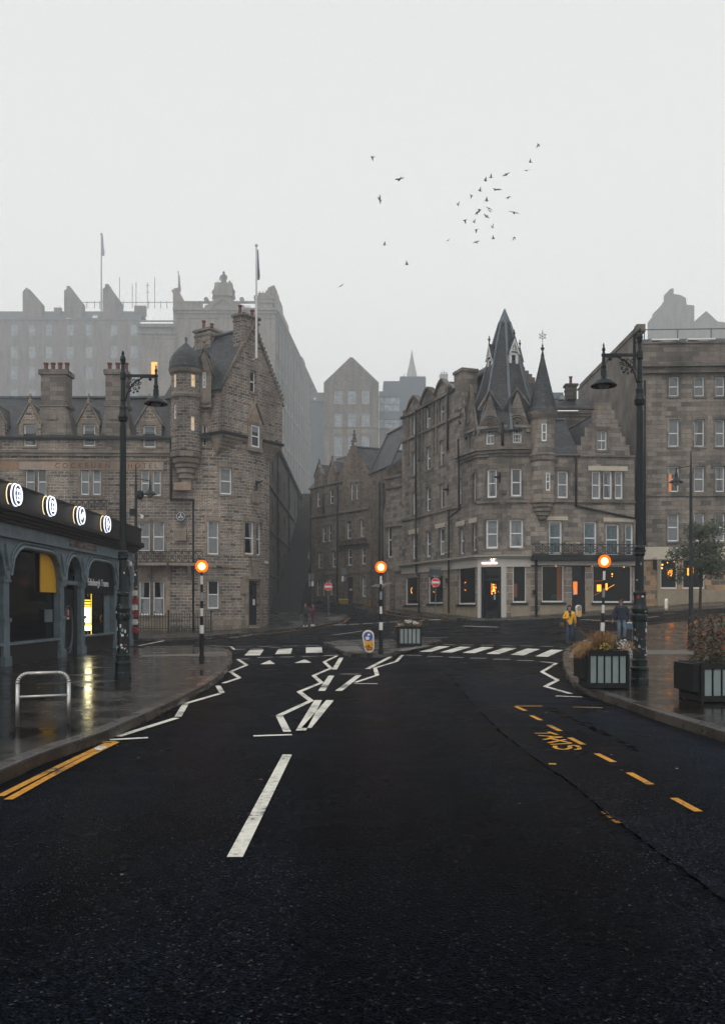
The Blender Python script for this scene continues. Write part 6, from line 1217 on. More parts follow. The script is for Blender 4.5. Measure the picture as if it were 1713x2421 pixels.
def statue(px, y1, y0, w):
    s_ = YG/F; c = W(px, y0, YG); hgt = (y0-y1)*s_; mb = MB(); r = w*s_
    mb.lathe(c, [(r*1.0, 0), (r*1.05, hgt*.2), (r*.8, hgt*.45), (r*.75, hgt*.55), (r*.85, hgt*.72), (r*.55, hgt*.8), (r*.22, hgt*.83), (r*.2, hgt*.86)], 10, sy=.8); mb.ball(c+Vector((0, 0, hgt*.92)), hgt*.075, 8, 6); mb.cyl(c+Vector((-r*.8, 0, hgt*.72)), c+Vector((-r*1.1, -r*.4, hgt*.45)), r*.25, r*.2, 6); mb.cyl(c+Vector((r*.8, 0, hgt*.72)), c+Vector((r*.9, -r*.5, hgt*.5)), r*.25, r*.2, 6)
    mb.ball(c+Vector((0, 0, hgt*.12)), r*1.3, 10, 6, (1, .8, .5)); return mb.build('statue', M['statue'], Gb)
statue(529, 641, 682, 8); statue(515, 666, 697, 7); statue(543, 663, 697, 7); statue(507, 679, 708, 5); statue(551, 680, 708, 5)
mb = MB(); c = W(529, 686, YG); mb.box(c, (7.5, 3, 5.6)); mb.build('statue_base', M['far2'], Gb)
mb = MB(); mbox(mb, 603, 643, 706, 735, YG+.5, 6); mbox(mb, 600, 648, 698, 706, YG, 7); mbox(mb, 610, 638, 692, 698, YG+1, 5); mb.build('chimney', M['far2'], Gb)
for px in (614, 622, 638): mb = MB(); mb.lathe(W(px, 693, YG+2), [(.25, 0), (.2, .6), (.25, .7)], 8); mb.build('chimney_pot', M['far2'], Gb)
def block(L, u0, u1, z0_, z1_, mat='far2', nm='attic_block', d=-.3, dep=5): mb = MB(); fg.box(mb, u0, u1, z0_, z1_, d-dep, d); mb.build(nm, M[mat], Gb)
du = UE-UG
mb = MB(); fg.box(mb, UG+.5, UG+13, Z1, Zp(683, 388), -5, -.2); fg.box(mb, UG+1.2, UG+10, Zp(683, 388), Zp(676, 388), -4, -.6); mb.build('corner_chimney', M['far2'], Gb)
fg_z = lambda px, py: fg.q(px, py)[1]
for u0, u1, ex in ((13.4, 24, 9), (24, 43, 6), (93, 106, 5.5), (106, 128, 2.8), (43, 93, 1.3)): block(None, UG+u0, min(UE, UG+u1), Z1, Z1+ex)
mb = MB(); a = [fg.P(0, ZE+.8, -1), fg.P(UG, ZE+.8, -1), fg.P(UE, ZE+.8, -1)]; mb.poly([a[0], a[1], a[2], a[2]+Vector((-60, 0, 0))]); mb.build('roof', M['slate_far'], Gb)
mb = MB(); mb.poly([fg.P(UE, 3, 0), fg.P(UE, ZE, 0), fg.P(UE, ZE, 0)+Vector((-60, 0, 0)), fg.P(UE, 3, 0)+Vector((-60, 0, 0))]); mb.build('rear_wall', M['far2'], Gb)
fs = Fac([XY(330, YG-2), XY(412, YG-2)], px=False); sz = lambda y: Zp(y, YG-2)
wallmesh(fs, [(0, sz(765)), (fs.L[-1], sz(765))], [(0, 5), (fs.L[-1], 5)], [hole(fs, 358, 373, 856, 892)], .4).build('wall', M['far2'], Gb); strings(fs, -.8, fs.L[-1]+.5, [(sz(775), 1.0, 1.6), (sz(790), .7, .8), (sz(800), .4, .3), (sz(935), .8, .5)], 'far2', Gb, 'cornice')
mb = MB(); fs.box(mb, 1.2, 6.8, sz(925), sz(806), 0, .25); mb.build('blind_panel', M['far2'], Gb); sash(fs, hole(fs, 358, 373, 856, 892), Gb, 'x', -.28, None, 'frame_far')
lbox(fs, 359, 372, 857, 888, Gb, 'window_lit' if 'window_lit' in M else 'shade_lit', 'lit_blind', .5)
mb = MB(); mb.slab([fs.P(-1, sz(762), 1), fs.P(fs.L[-1], sz(762), 1), fs.P(fs.L[-1], sz(750), -4), fs.P(-1, sz(750), -4)], .2); mb.build('roof', M['slate_far'], Gb)
mb = MB(); pts = [(409, 735), (409, 690), (405, 687), (414, 681), (420, 680), (424, 690), (436, 712), (436, 735)]; f3 = [W(a, b, YG+1) for a, b in pts]; b3 = [p+Vector((0, 3, 0)) for p in f3]; mb.poly(f3); mb.poly(b3[::-1])
for i in range(len(f3)): j = (i+1) % len(f3); mb.poly([f3[i], f3[j], b3[j], b3[i]])
fixn(mb.build('chimney_gable', M['far2'], Gb))
# dark public steps climbing between hotel and stone house
St = MB(); n_ = 70
M['grey_frame'] = plain('dull_sash', (.12, .12, .12), .6)
for i in range(n_):
    y = 79+i*.62; z = 1.3+i*.2; St.box((-7.2, y+.31, z/2-.5), (3.4 if y < 96 else 2.6, .62, z+1))
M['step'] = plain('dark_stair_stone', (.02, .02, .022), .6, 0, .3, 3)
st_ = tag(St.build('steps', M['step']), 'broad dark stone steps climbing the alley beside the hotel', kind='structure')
Aw = thing('alley_shade_wall', 'dark stone wall closing the top of the stair alley', 'wall', (-7, 124, 3)); mb = MB(); mb.box((-6.6, 124.6, 8.5), (4, .6, 17)); mb.build('wall', M['alley'], Aw)  # added wall, its dark stone stands in for deep alley shade
mb = MB(); mb.box((-6.6, 124.6, 17.1), (4.2, .9, .3)); mb.build('coping', M['alley'], Aw)
Ab = thing('alley_shade_flank', 'dark tall stone flank rising along the left side of the steps behind the hotel', 'building', (-9, 100, 1)); fa_ = Fac([(-7.1, 68), (-8.9, 152)][::-1] if False else [(-8.0, 76), (-8.75, 152)], px=False); LA = fa_.L[-1]; ZA = 16.4  # added building, imitates the darkening down the alley side
ha_ = [(u, u+1.1, z, z+1.9) for u in (4, 11, 18, 26, 34, 43, 52, 62) for z in (5.2, 9.0, 12.8)]
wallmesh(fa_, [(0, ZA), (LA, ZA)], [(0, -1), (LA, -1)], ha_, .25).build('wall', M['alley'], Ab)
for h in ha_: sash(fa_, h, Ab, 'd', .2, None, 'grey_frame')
mb = MB(); fa_.box(mb, 0, LA, ZA, ZA+.3, -.4, .3); mb.build('cornice', M['alley'], Ab)
for z in (4.2, 8.1, 11.9): mb = MB(); fa_.box(mb, 0, LA, z, z+.22, 0, .16); mb.build('string_course', M['alley'], Ab)
for u in (8.5, 23, 40, 58): pipe(Ab, [fa_.P(u, 1, .14), fa_.P(u, ZA, .14)], .09)
mb = MB(); a_, b_ = fa_.at(0), fa_.at(LA); mb.poly([(a_.x, a_.y, -1), (a_.x, a_.y, ZA), (a_.x-9, a_.y, ZA), (a_.x-9, a_.y, -1)]); mb.poly([(a_.x, a_.y, ZA), (b_.x, b_.y, ZA), (b_.x-9, b_.y, ZA), (a_.x-9, a_.y, ZA)]); mb.poly([(b_.x, b_.y, -1), (b_.x, b_.y, ZA), (b_.x-9, b_.y, ZA), (b_.x-9, b_.y, -1)]); mb.build('end_wall_and_roof', M['alley'], Ab)
# ---------------------------------------------------------------- arcaded ticket office on the left
S = thing('ticket_office', 'grey-blue arcaded ticket office with dark curved fascia at the left edge', 'shop', (-9, 27, .12))
SXX = -8.7; arcp = [(SXX-1.6+1.6*math.cos(R(a)), 33.9+1.6*math.sin(R(a))) for a in range(10, 101, 15)]
fs_ = Fac([(SXX, 14), (SXX, 33.9)]+arcp+[(SXX-10, 35.6)], px=False)
uy = lambda Y: Y-14
cols = [18.1, 21.95, 26.03, 27.95, 31.75, 33.75]   # column centres (Y)
cw_ = .38; GZ = .12
arches = [(uy(18.3), uy(21.76), 1), (uy(22.14), uy(25.84), 1), (uy(26.22), uy(27.76), 0), (uy(28.16), uy(31.56), 1), (uy(31.95), uy(33.56), 0)]
zsp = 2.3; zcr = 3.05; ZF0 = 3.27
def archz(u, a, b, wide, k=0):
    m = (a+b)/2; hw = (b-a)/2+k; x = abs(u-m)
    if x >= hw: return zsp-.0
    if wide:
        r = min(.95, hw)+k
        return zsp+(zcr-zsp+k)*math.sqrt(max(0, 1-((x-(hw-r))/r)**2)) if x > hw-r else zcr+k
    return zsp+(zcr-zsp+k)*math.sqrt(max(0, 1-(x/hw)**2))
mb = MB(); u_end = uy(33.9)
us_ = [0]
def strip_wall(mb, z_of, z_top, d, a, b, n=18):
    for i in range(n):
        p, q_ = a+(b-a)*i/n, a+(b-a)*(i+1)/n; mb.poly([fs_.P(p, z_of(p), d), fs_.P(q_, z_of(q_), d), fs_.P(q_, z_top, d), fs_.P(p, z_top, d)])
        mb.poly([fs_.P(p, z_of(p), d), fs_.P(p, z_of(p), d-.16), fs_.P(q_, z_of(q_), d-.16), fs_.P(q_, z_of(q_), d)])
for a, b, w in arches: strip_wall(mb, lambda u: archz(u, a, b, w), ZF0, 0, a, b, 22)
for cY in cols: u = uy(cY); mb.poly([fs_.P(u-cw_/2, zsp, 0), fs_.P(u+cw_/2, zsp, 0), fs_.P(u+cw_/2, ZF0, 0), fs_.P(u-cw_/2, ZF0, 0)])
fs_.box(mb, 0, uy(17.9), GZ, ZF0, -.16, 0); fs_.box(mb, uy(33.94), fs_.L[-1], GZ, ZF0, -.3, 0)
mb.build('arcade_wall', M['kiosk'], S)
for a, b, w in arches:
    mb = MB()
    for k, d0 in ((.05, .05), (.16, .025)):
        pts = [fs_.P(a+(b-a)*i/24*1.0, archz(a+(b-a)*i/24, a, b, w)+k, d0) for i in range(25)]; mb.tube(pts, .05 if k < .1 else .03, 6)
    mb.build('arch_moulding', M['kiosk'], S)
for cY in cols:
    u = uy(cY); mb = MB()
    for z0_, z1_, e in ((GZ, .35, .04), (.35, 1.2, .0), (1.2, 1.3, .035), (1.3, 2.18, -.012), (2.18, 2.24, .03), (2.24, 2.5, .012), (2.5, 2.56, .04)): mb.hexa([fs_.P(x, z, d) for z in (z0_, z1_) for x, d in ((u-cw_/2-e, .02+e), (u+cw_/2+e, .02+e), (u+cw_/2+e, -.16), (u-cw_/2-e, -.16))])
    c = mb.build('column', M['kiosk'], S); mb = MB(); p = fs_.P(u, 2.37, .05); mb.box(p, (.03, .2, .2)); p2 = fs_.P(u, 2.7, .02); mb.hexa([fs_.P(u-.06, 2.56, .1), fs_.P(u+.06, 2.56, .1), fs_.P(u+.06, 2.56, 0), fs_.P(u-.06, 2.56, 0), fs_.P(u-.1, 3.1, .04), fs_.P(u+.1, 3.1, .04), fs_.P(u+.1, 3.1, 0), fs_.P(u-.1, 3.1, 0)]); mb.build('capital', M['kiosk'], c)
mb = MB(); fs_.box(mb, 0, fs_.L[-1], ZF0, ZF0+.07, -.3, .1); fs_.box(mb, 0, fs_.L[-1], ZF0+.07, 3.62, -.3, .03); mb.build('frieze', M['kiosk'], S)
M['rusty'] = stone('worn_frieze', (.09, .05, .035), (.12, .12, .12), (.1, .1, .1), .3, .05, .0, .5, False); mb = MB(); fs_.box(mb, uy(26.6), uy(29.3), ZF0+.1, 3.6, .03, .04); mb.build('worn_panel', M['rusty'], S)
mb = MB()
for z0_, z1_, d in ((3.62, 3.7, .12), (3.7, 3.78, .2), (3.78, 3.86, .3), (3.86, 3.98, .42)): fs_.box(mb, 0, fs_.L[-1], z0_, z1_, -.3, d)
mb.build('cornice', M['kiosk_dark'], S); mb = MB(); fs_.box(mb, 0, fs_.L[-1], 3.98, 4.52, .2, .3); fs_.box(mb, 0, fs_.L[-1], 4.5, 4.54, .1, .33); mb.build('fascia', M['kiosk_dark'], S)
mb = MB(); pp = [fs_.P(0, 4.3, .2)]+[fs_.P(fs_.L[1]+i*.6, 4.3, .2) for i in range(4)]+[(SXX-10, 35.8, 4.3), (SXX-10, 14, 4.3)]; mb.poly(pp); mb.build('roof', M['lead'], S)
mb = MB(); mb.box((SXX-5, 20, 2.2), (9, .3, 4.2)); mb.build('cross_wall', M['kiosk_dark'], S)
# recessed infill of each bay
DR = -.14; ZS = lambda Y: uy(Y)
def bay(a, b, z0_, z1_, mat, name, d=DR, par=S, th=.03): mb = MB(); fs_.box(mb, a, b, z0_, z1_, d-th, d); return mb.build(name, M[mat], par)
M['mustard'] = plain('mustard_panel', (.55, .3, .01), .5, 0, .05, 3); M['blackgl'] = M['g_dark']
for a, b, w in arches:
    if w: bay(a, b, GZ, .62, 'kiosk_dark', 'stall_riser', -.05, th=.1); bay(a, b, .62, .68, 'kiosk', 'window_sill', .02, th=.18)
    bay(a, b, .0, 3.2, 'g_dark', 'dark_glazing', -.19)
bay(arches[1][1]-1.25, arches[1][1], 1.98, 3.1, 'mustard', 'yellow_sign_panel', -.1)
bay(arches[1][1]-.9, arches[1][1]-.3, 1.15, 1.5, 'lead', 'poster', -.1)
sgp = bay(arches[3][0], arches[3][1], 2.0, 3.1, 'navy', 'name_board', -.02)
text('Edinburgh Trams', .325, fs_.P(arches[3][0]+.36, 2.26, -.01), (R(90), 0, R(90)), plain('lettering_white', (.75, .75, .75), .5, var=.02), 'lettering', sgp, ext=.006, sx=1.0, sp=1.03)
# ticket door bay
a, b, w = arches[2]; bay(a, a+.12, GZ, 2.3, 'kiosk_dark', 'door_frame', -.1); bay(b-.3, b, GZ, 2.3, 'kiosk_dark', 'door_frame', -.1); bay(a, b, 2.24, 2.36, 'kiosk', 'transom', -.08); d_ = bay(a+.12, b-.3, GZ, 2.1, 'navy', 'door', -.13)
mb = MB(); c = fs_.P((a+b)/2-.1, 1.35, -.12); mb.cyl(c, c+Vector((.015, 0, 0)), .19, .19, 16); rd = mb.build('round_sticker', plain('dark_red', (.12, .01, .015), .5), d_); mb = MB(); mb.box(c+Vector((.02, 0, .05)), (.01, .03, .17)); mb.box(c+Vector((.02, 0, .1)), (.01, .09, .03)); mb.box(c+Vector((.02, 0, -.12)), (.01, .18, .05)); mb.build('sticker_mark', M['white'], rd)
mb = MB(); c = fs_.P((a+b)/2, .9, -.12)
for rr_ in (.55, .45): mb.tube([c+Vector((0, rr_*.75*math.cos(i*math.pi/10), rr_*1.3*math.sin(i*math.pi/10))) for i in range(21)], .015, 5)
mb.build('wheel_pattern', M['zinc'] if 'zinc' in M else M['lead'], d_)
# glowing screen inside the wide bay
a, b, w = arches[3]
M['screen'] = glow('screen_light', (1, .93, .55), 7); M['screen_y'] = glow('screen_yellow', (1, .62, .05), 1.6)
y0_, y1_ = a+.32, a+1.0
scn = bay(y0_-.04, y1_+.04, .78, 1.9, 'navy', 'screen', -.13)
for z0_, z1_, mt, nm, e in ((1.08, 1.55, 'screen', 'screen_image', 0), (.82, .98, 'screen', 'screen_footer', .03), (1.0, 1.05, 'screen_y', 'screen_strip', -.02), (1.58, 1.64, 'screen_y', 'screen_text', -.04), (1.67, 1.73, 'screen_y', 'screen_text', -.02), (1.77, 1.8, 'screen_y', 'screen_text', -.02)): bay(y0_-e, y1_+e, z0_, z1_, mt, nm, -.115, scn, .01)
bay(b-.75, b-.1, .68, 2.0, 'kiosk', 'white_blind', -.14); bay(a+1.12, a+1.15, .68, 2.0, 'screen_y', 'light_strip', -.13, S, .01); mb = MB(); mb.tube([fs_.P(b-1.15, 1.3, -.12), fs_.P(b-1.35, 1.17, -.12), fs_.P(b-1.15, 1.05, -.12)], .012, 5); mb.build('arrow_mark', M['mustard'], S)
# lit roundels on the fascia
M['roundel'] = plain('roundel_navy', (.02, .03, .08), .3); M['ring'] = glow('ring_light', (.85, .9, 1), 1.15); M['ring2'] = glow('halo_ring', (1, .8, .45), 1.0)
for k, Y in enumerate((21.4, 23.8, 26.3, 29.0)):
    c = Vector((SXX+.3, Y, 4.24)); mb = MB(); mb.cyl(c+Vector((.04, 0, 0)), c+Vector((.2, 0, 0)), .255, .255, 28); rb = mb.build('roundel', M['roundel'], S)
    def ring(x, r, w_, mt, nm): mbr = MB(); mbr.tube([c+Vector((x, r*math.cos(i*math.pi/16), r*math.sin(i*math.pi/16))) for i in range(33)], w_, 6); mbr.build(nm, M[mt], rb)
    ring(.21, .238, .017, 'ring', 'light_ring'); ring(.14, .262, .018, 'ring', 'light_ring'); ring(.03, .27, .012, 'ring2', 'halo_ring')
    mb = MB(); f_ = lambda y, z: c+Vector((.215, y, z))
    if k < 2:
        for y0, y1, z0, z1 in ((-.09, .09, .08, .14), (-.09, .09, -.05, -.01), (-.09, -.06, -.14, .14), (.06, .09, -.14, .14), (-.09, .09, -.14, -.1)): mb.hexa([f_(y0, z0)+Vector((dx, 0, 0)) for dx in (0,)]+[f_(y1, z0), f_(y1, z0)+Vector((.01, 0, 0)), f_(y0, z0)+Vector((.01, 0, 0)), f_(y0, z1), f_(y1, z1), f_(y1, z1)+Vector((.01, 0, 0)), f_(y0, z1)+Vector((.01, 0, 0))])
    elif k == 2: mb.bar(f_(-.1, -.07), f_(.1, .07), .012, .14, (0, -.5, 1))
    else: mb.bar(f_(-.1, 0), f_(.12, 0), .012, .04); mb.bar(f_(.02, 0), f_(-.08, .12), .012, .04); mb.bar(f_(.02, 0), f_(-.08, -.12), .012, .04); mb.bar(f_(-.1, 0), f_(-.13, .05), .012, .03)
    mb.build('icon', M['ring'], rb)
def camera_dome(par, c, name='security_camera'):
    mb = MB(); mb.cyl(c, c+Vector((0, 0, .12)), .075, .06, 12); mb.ball(c+Vector((0, 0, -.02)), .06, 10, 6); mb.bar(c+Vector((0, 0, .12)), c+Vector((-.12, 0, .16)), .03, .03)
    o = mb.build(name, M['white'], par); mb = MB(); mb.ball(c+Vector((0, 0, -.05)), .045, 8, 6); mb.build('lens', M['iron'], o); return o
camera_dome(S, Vector((SXX+.28, 32.6, 3.1)))
mb = MB(); 
for i, z0_ in enumerate((.7, 1.0, 1.3, 1.55, 1.8, 2.1)): mb.mi = i % 2; mb.box((SXX-.02, 34.15, z0_), (.3, .28, .2))
mb.build('poster_strip', [plain('poster_red', (.3, .015, .02), .5), M['white']], S)
# ================================================================ street furniture
def onpav(px, py): p = G(px, py, .12); return Vector((p.x, p.y, surf(p.x, p.y)+.12))
def lamp_post(name, label, loc, rz, s=1.0, group=None, stick=True):
    t_ = thing(name, label, 'street lamp', loc, rz, group); P = lambda mb, nm, mt='post', par=t_, sm=False: mb.build(nm, M[mt], par, smooth=sm, local=True)
    o = Vector((0, 0, 0)); mb = MB()
    mb.lathe(o, [(.165, 0), (.165, .12), (.155, .14), (.155, .27), (.165, .29), (.165, .33), (.14, .36), (.14, .45), (.15, .47), (.12, .5)], 16); P(mb, 'base')
    mb = MB(); mb.lathe(o, [(.125, .5), (.118, 1.18)], 10); P(mb, 'pedestal')
    mb = MB(); mb.lathe(o, [(.13, 1.18), (.14, 1.22), (.145, 1.3), (.13, 1.33), (.14, 1.36), (.148, 1.42), (.13, 1.46), (.115, 1.5), (.105, 1.66), (.12, 1.69), (.12, 1.73), (.085, 1.76)], 18); P(mb, 'moulded_collar')
    mb = MB()
    n = 12; mb.lathe(o, [(.078, 1.76), (.074, 2.4)], n); mb.lathe(o, [(.08, 2.4), (.1, 2.44), (.09, 2.5), (.1, 2.56), (.08, 2.6)], 16)
    mb.lathe(o, [(.068, 2.6), (.058, 5.2)], 12)
    for i in range(10): a = i*math.pi/5; mb.bar((.064*math.cos(a), .064*math.sin(a), 2.7), (.056*math.cos(a), .056*math.sin(a), 5.1), .012, .012)
    for i in range(10): a = i*math.pi/5; mb.ball((.095*math.cos(a), .095*math.sin(a), 2.5), .022, 6, 4)
    P(mb, 'shaft')
    mb = MB(); mb.lathe(o, [(.06, 5.2), (.09, 5.22), (.105, 5.3), (.085, 5.36), (.07, 5.42), (.075, 5.5), (.055, 5.54), (.05, 5.62), (.058, 5.64), (.048, 5.68), (.046, 6.05)], 16); mb.lathe(o, [(.05, 6.05), (.06, 6.08), (.06, 6.2), (.04, 6.24), (.035, 6.36), (.045, 6.38), (.05, 6.42), (.06, 6.47), (.045, 6.53), (.02, 6.56), (.03, 6.59), (.02, 6.63), (0, 6.66)], 14); P(mb, 'upper_shaft')
    mb = MB(); mb.bar((.03, 0, 6.14), (.69, 0, 6.14), .045, .05); mb.bar((.35, 0, 6.11), (.69, 0, 6.11), .03, .03); mb.ball((.55, 0, 6.07), .035, 8, 6); mb.ball((.67, 0, 6.14), .045, 10, 6); mb.lathe((.67, 0, 6.14), [(.04, .0), (.02, .06), (.035, .1), (.012, .16), (.02, .18), (0, .24)], 10); P(mb, 'arm')
    mb = MB(); arcp = [Vector((.05+.34*math.sin(i*math.pi/16), 0, 5.62+.46*(1-math.cos(i*math.pi/16)))) for i in range(9)]; mb.tube([Vector((.05, 0, 5.62)), Vector((.09, 0, 5.78)), Vector((.2, 0, 5.98)), Vector((.4, 0, 6.1))], .014, 6)
    random.seed(5)
    for cx, cz, r in ((.13, 6.03, .05), (.22, 6.04, .045), (.3, 6.04, .04), (.1, 5.92, .045), (.19, 5.95, .04), (.27, 5.96, .04), (.34, 5.98, .035), (.15, 5.84, .03), (.24, 5.87, .035), (.32, 5.9, .03), (.29, 5.82, .025), (.22, 5.8, .02)):
        a0 = random.random()*6; mb.tube([Vector((cx+r*math.cos(a0+i*.75)*(1-i*.06), 0, cz+r*math.sin(a0+i*.75)*(1-i*.06))) for i in range(8)], .009, 5); mb.ball((cx+r*.3, 0, cz-r*.2), .013, 5, 4)
    P(mb, 'scroll_bracket')
    mb = MB(); c = Vector((.67, 0, 0)); mb.lathe(c, [(.03, 6.12), (.035, 5.96), (.05, 5.94), (.05, 5.9), (.042, 5.88), (.055, 5.86), (.06, 5.74), (.1, 5.7), (.17, 5.66), (.225, 5.6), (.245, 5.57), (.24, 5.56), (.16, 5.6), (.1, 5.62)], 22, cap=False); hd = P(mb, 'lamp_shade')
    mb = MB(); mb.ball((.67, 0, 5.585), .11, 14, 8, (1, 1, .75)); g = mb.build('glass_bowl', M['bowl'], hd, smooth=True, local=True)
    if stick:
        random.seed(int(abs(loc[0])*10))
        for i in range(26):
            a = -math.pi/2+random.uniform(-1.3, 1.3); z = random.uniform(.55, 1.15) if i < 20 else random.uniform(1.2, 2.3); r = .124 if z < 1.2 else (.149 if z < 1.5 else (.122 if z < 1.75 else .08)); mb = MB(); w = random.uniform(.012, .05); h = random.uniform(.012, .07)
            a -= rz; mb.box((r*math.cos(a), r*math.sin(a), z), (.006, w, h), a); mb.build('sticker', M[random.choice(['white', 'sticker_grey', 'sticker_red', 'sticker_grey', 'white'])], t_, local=True)
    t_.scale = (s, s, s); return t_
M['bowl'] = glass('lamp_bowl', (.25, .25, .24), .15, .6); M['sticker_grey'] = plain('faded_sticker', (.2, .24, .26), .6, 0, .6, 60); M['sticker_red'] = plain('red_sticker', (.2, .02, .02), .6, 0, .6, 60)
p = onpav(291, 1604); lamp_post('street_lamp', 'tall dark iron lamp post on the left pavement, arm pointing right, stickers on its base', p, 0, 1.0)
p = onpav(1511, 1620); lamp_post('street_lamp', 'tall dark iron lamp post behind the right planter, arm pointing left', p, math.pi, p.y/16.45*.985)
def small_lamp(label, px, py, sgn, hgt=7.7):
    p = onpav(px, py); t_ = thing('street_lamp', label, 'street lamp', p); mb = MB(); mb.lathe((0, 0, 0), [(.13, 0), (.13, .9), (.1, 1.0), (.085, 3.2), (.07, 3.3), (.06, hgt-.9), (.045, hgt-.85), (.02, hgt)], 12); mb.build('post', M['post'], t_, local=True)
    mb = MB(); mb.bar((0, 0, hgt-.62), (.62*sgn, 0, hgt-.72), .035, .035); mb.bar((.62*sgn, 0, hgt-.72), (.62*sgn, 0, hgt-.95), .05, .05); mb.build('arm', M['post'], t_, local=True)
    mb = MB(); c = (.62*sgn, 0, 0); mb.lathe(c, [(.05, hgt-.9), (.07, hgt-1.1), (.12, hgt-1.15), (.3, hgt-1.3), (.31, hgt-1.32), (.15, hgt-1.28)], 18, cap=False); h_ = mb.build('lamp_shade', M['post'], t_, local=True); mb = MB(); mb.ball((.62*sgn, 0, hgt-1.34), .15, 12, 8, (1, 1, .8)); mb.build('glass_bowl', M['bowl'], h_, smooth=True, local=True)
    return t_, p
t_, p = small_lamp('thinner grey lamp post left of the hotel windows carrying a white camera', 321.5, 1513, 1)
camera_dome(t_, p+Vector((.3, -.1, 5.35))); mb = MB(); mb.box(p+Vector((-.12, -.1, 5.6)), (.22, .2, .3)); mb.ball(p+Vector((.2, -.1, 6.35)), .18, 8, 6, (1, .6, 1.2)); mb.build('loudspeaker', M['iron'], t_)
random.seed(8)
for i in range(34): a = -math.pi/2+random.uniform(-1.2, 1.2); z = random.uniform(.4, 3.1); mb = MB(); r = .13 if z < .9 else .1; mb.box(p+Vector((r*math.cos(a), r*math.sin(a), z)), (.006, random.uniform(.03, .09), random.uniform(.03, .12)), a); mb.build('sticker', M[random.choice(['white', 'sticker_grey', 'sticker_red'])], t_)
small_lamp('far lamp post at the right edge, its shade before the tenement window', 1632, 1512, -1, 8.0)
# crossing beacons
def beacon_parts(root):
    mb = MB(); z = 0; ws = [('iron', 0, .35, .06), ('iron', .35, .72, .06), ('white', .72, .95, .058), ('iron', .95, 1.2, .045), ('white', 1.2, 1.42, .04), ('iron', 1.42, 1.62, .038), ('sticker_grey', 1.62, 1.86, .038), ('iron', 1.86, 2.08, .036), ('white', 2.08, 2.32, .036), ('iron', 2.32, 2.42, .03)]
    for m_, a, b, r in ws: mb = MB(); mb.cyl((0, 0, a), (0, 0, b), r, r, 14); mb.build('pole_band', M[m_], root, local=True)
    mb = MB(); mb.lathe((0, 0, 0), [(.08, 0), (.075, .1), (.06, .12)], 14); mb.build('base_collar', M['iron'], root, local=True)
    mb = MB(); mb.lathe((0, 0, 0), [(.03, 2.4), (.07, 2.43), (.07, 2.46), (.03, 2.47)], 14); mb.build('globe_holder', M['iron'], root, local=True)
    mb = MB(); mb.ball((0, 0, 2.58), .172, 24, 16); gg = mb.build('globe', M['shell'], root, smooth=True, local=True); mb = MB(); mb.ball((0, 0, 2.58), .098, 18, 12); mb.build('lamp_core', M['lampglow'], gg, smooth=True, local=True)  # orange shell enlarged so its rim suggests the lamp's halo
bc_ = thing('crossing_beacon', 'glowing orange globe on striped pole at the left pavement, nearest the hotel', 'beacon', onpav(477, 1559), 0, 'striped crossing beacons'); beacon_parts(bc_)
for lb, px, py, sx, tilt in (('glowing orange globe on striped pole in the middle island', 900, 1547, 1.0, 0), ('glowing orange globe on slightly leaning striped pole behind the right planter', 1421, 1556, 1.02, .03)):
    b2 = copy_tree(bc_); b2.location = onpav(px, py); b2['label'] = lb; b2.rotation_euler = (0, tilt, 0); yt = 1341 if px == 900 else 1327; b2.scale = (1, 1, (CH+(HY-yt)/F*b2.location.y-b2.location.z)/2.58)
b_z = (CH+(HY-1339)/F*bc_.location.y-bc_.location.z)/2.58; bc_.scale = (1, 1, b_z)
# no-entry signs and parking signs
M['red'] = plain('sign_red', (.75, .012, .025), .35, var=.05); M['signwhite'] = plain('sign_white', (.75, .75, .72), .4, var=.04); M['grey_metal'] = plain('galvanised', (.13, .14, .145), .45, .4, .2, 8)
def no_entry(label, px, py, cy, r=.3):
    p = onpav(px, py); Y = p.y; zc = CH+(HY-cy)/F*Y-p.z; t_ = thing('no_entry_sign', label, 'road sign', p, 0, 'no entry signs'); mb = MB(); mb.cyl((0, 0, 0), (0, 0, zc+.45), .038, .038, 10); mb.build('post', M['grey_metal'], t_, local=True)
    mb = MB(); mb.cyl((0, -.05, zc), (0, -.075, zc), r, r, 28); f = mb.build('sign_face', M['signwhite'], t_, local=True); mb = MB(); mb.cyl((0, -.076, zc), (0, -.084, zc), r*.92, r*.92, 28); mb.build('red_disc', M['red'], f, local=True); mb = MB(); mb.box((0, -.09, zc), (r*1.6, .012, r*.44)); mb.build('white_bar', M['signwhite'], f, local=True)
    mb = MB(); mb.box((0, -.04, zc+.42), (.32, .03, .1)); pl_ = mb.build('small_plate', M['iron'], t_, local=True); mb = MB(); mb.box((-.09, -.06, zc+.42), (.09, .01, .04)); mb.box((.09, -.06, zc+.42), (.09, .01, .04)); mb.build('plate_marks', M['signwhite'], pl_, local=True)
no_entry('red and white no entry disc near the couple, before the stone house', 776, 1471, 1387, .3); no_entry('red and white no entry disc in front of the restaurant side windows', 1029, 1460, 1377, .3)
def info_post(label, px, py, plates, ytop):
    p = onpav(px, py); Y = p.y; t_ = thing('sign_post', label, 'road sign', p); zt = CH+(HY-ytop)/F*Y-p.z; mb = MB(); mb.cyl((0, 0, 0), (0, 0, zt), .04, .04, 8); mb.build('post', M['grey_metal'], t_, local=True)
    for a, b, y0, y1, mt in plates: mb = MB(); x0_, x1_ = (a-px)/F*Y, (b-px)/F*Y; z0_, z1_ = CH+(HY-y1)/F*Y-p.z, CH+(HY-y0)/F*Y-p.z; mb.box(((x0_+x1_)/2, -.06, (z0_+z1_)/2), (x1_-x0_, .02, z1_-z0_)); mb.build('sign_plate', M[mt], t_, local=True)
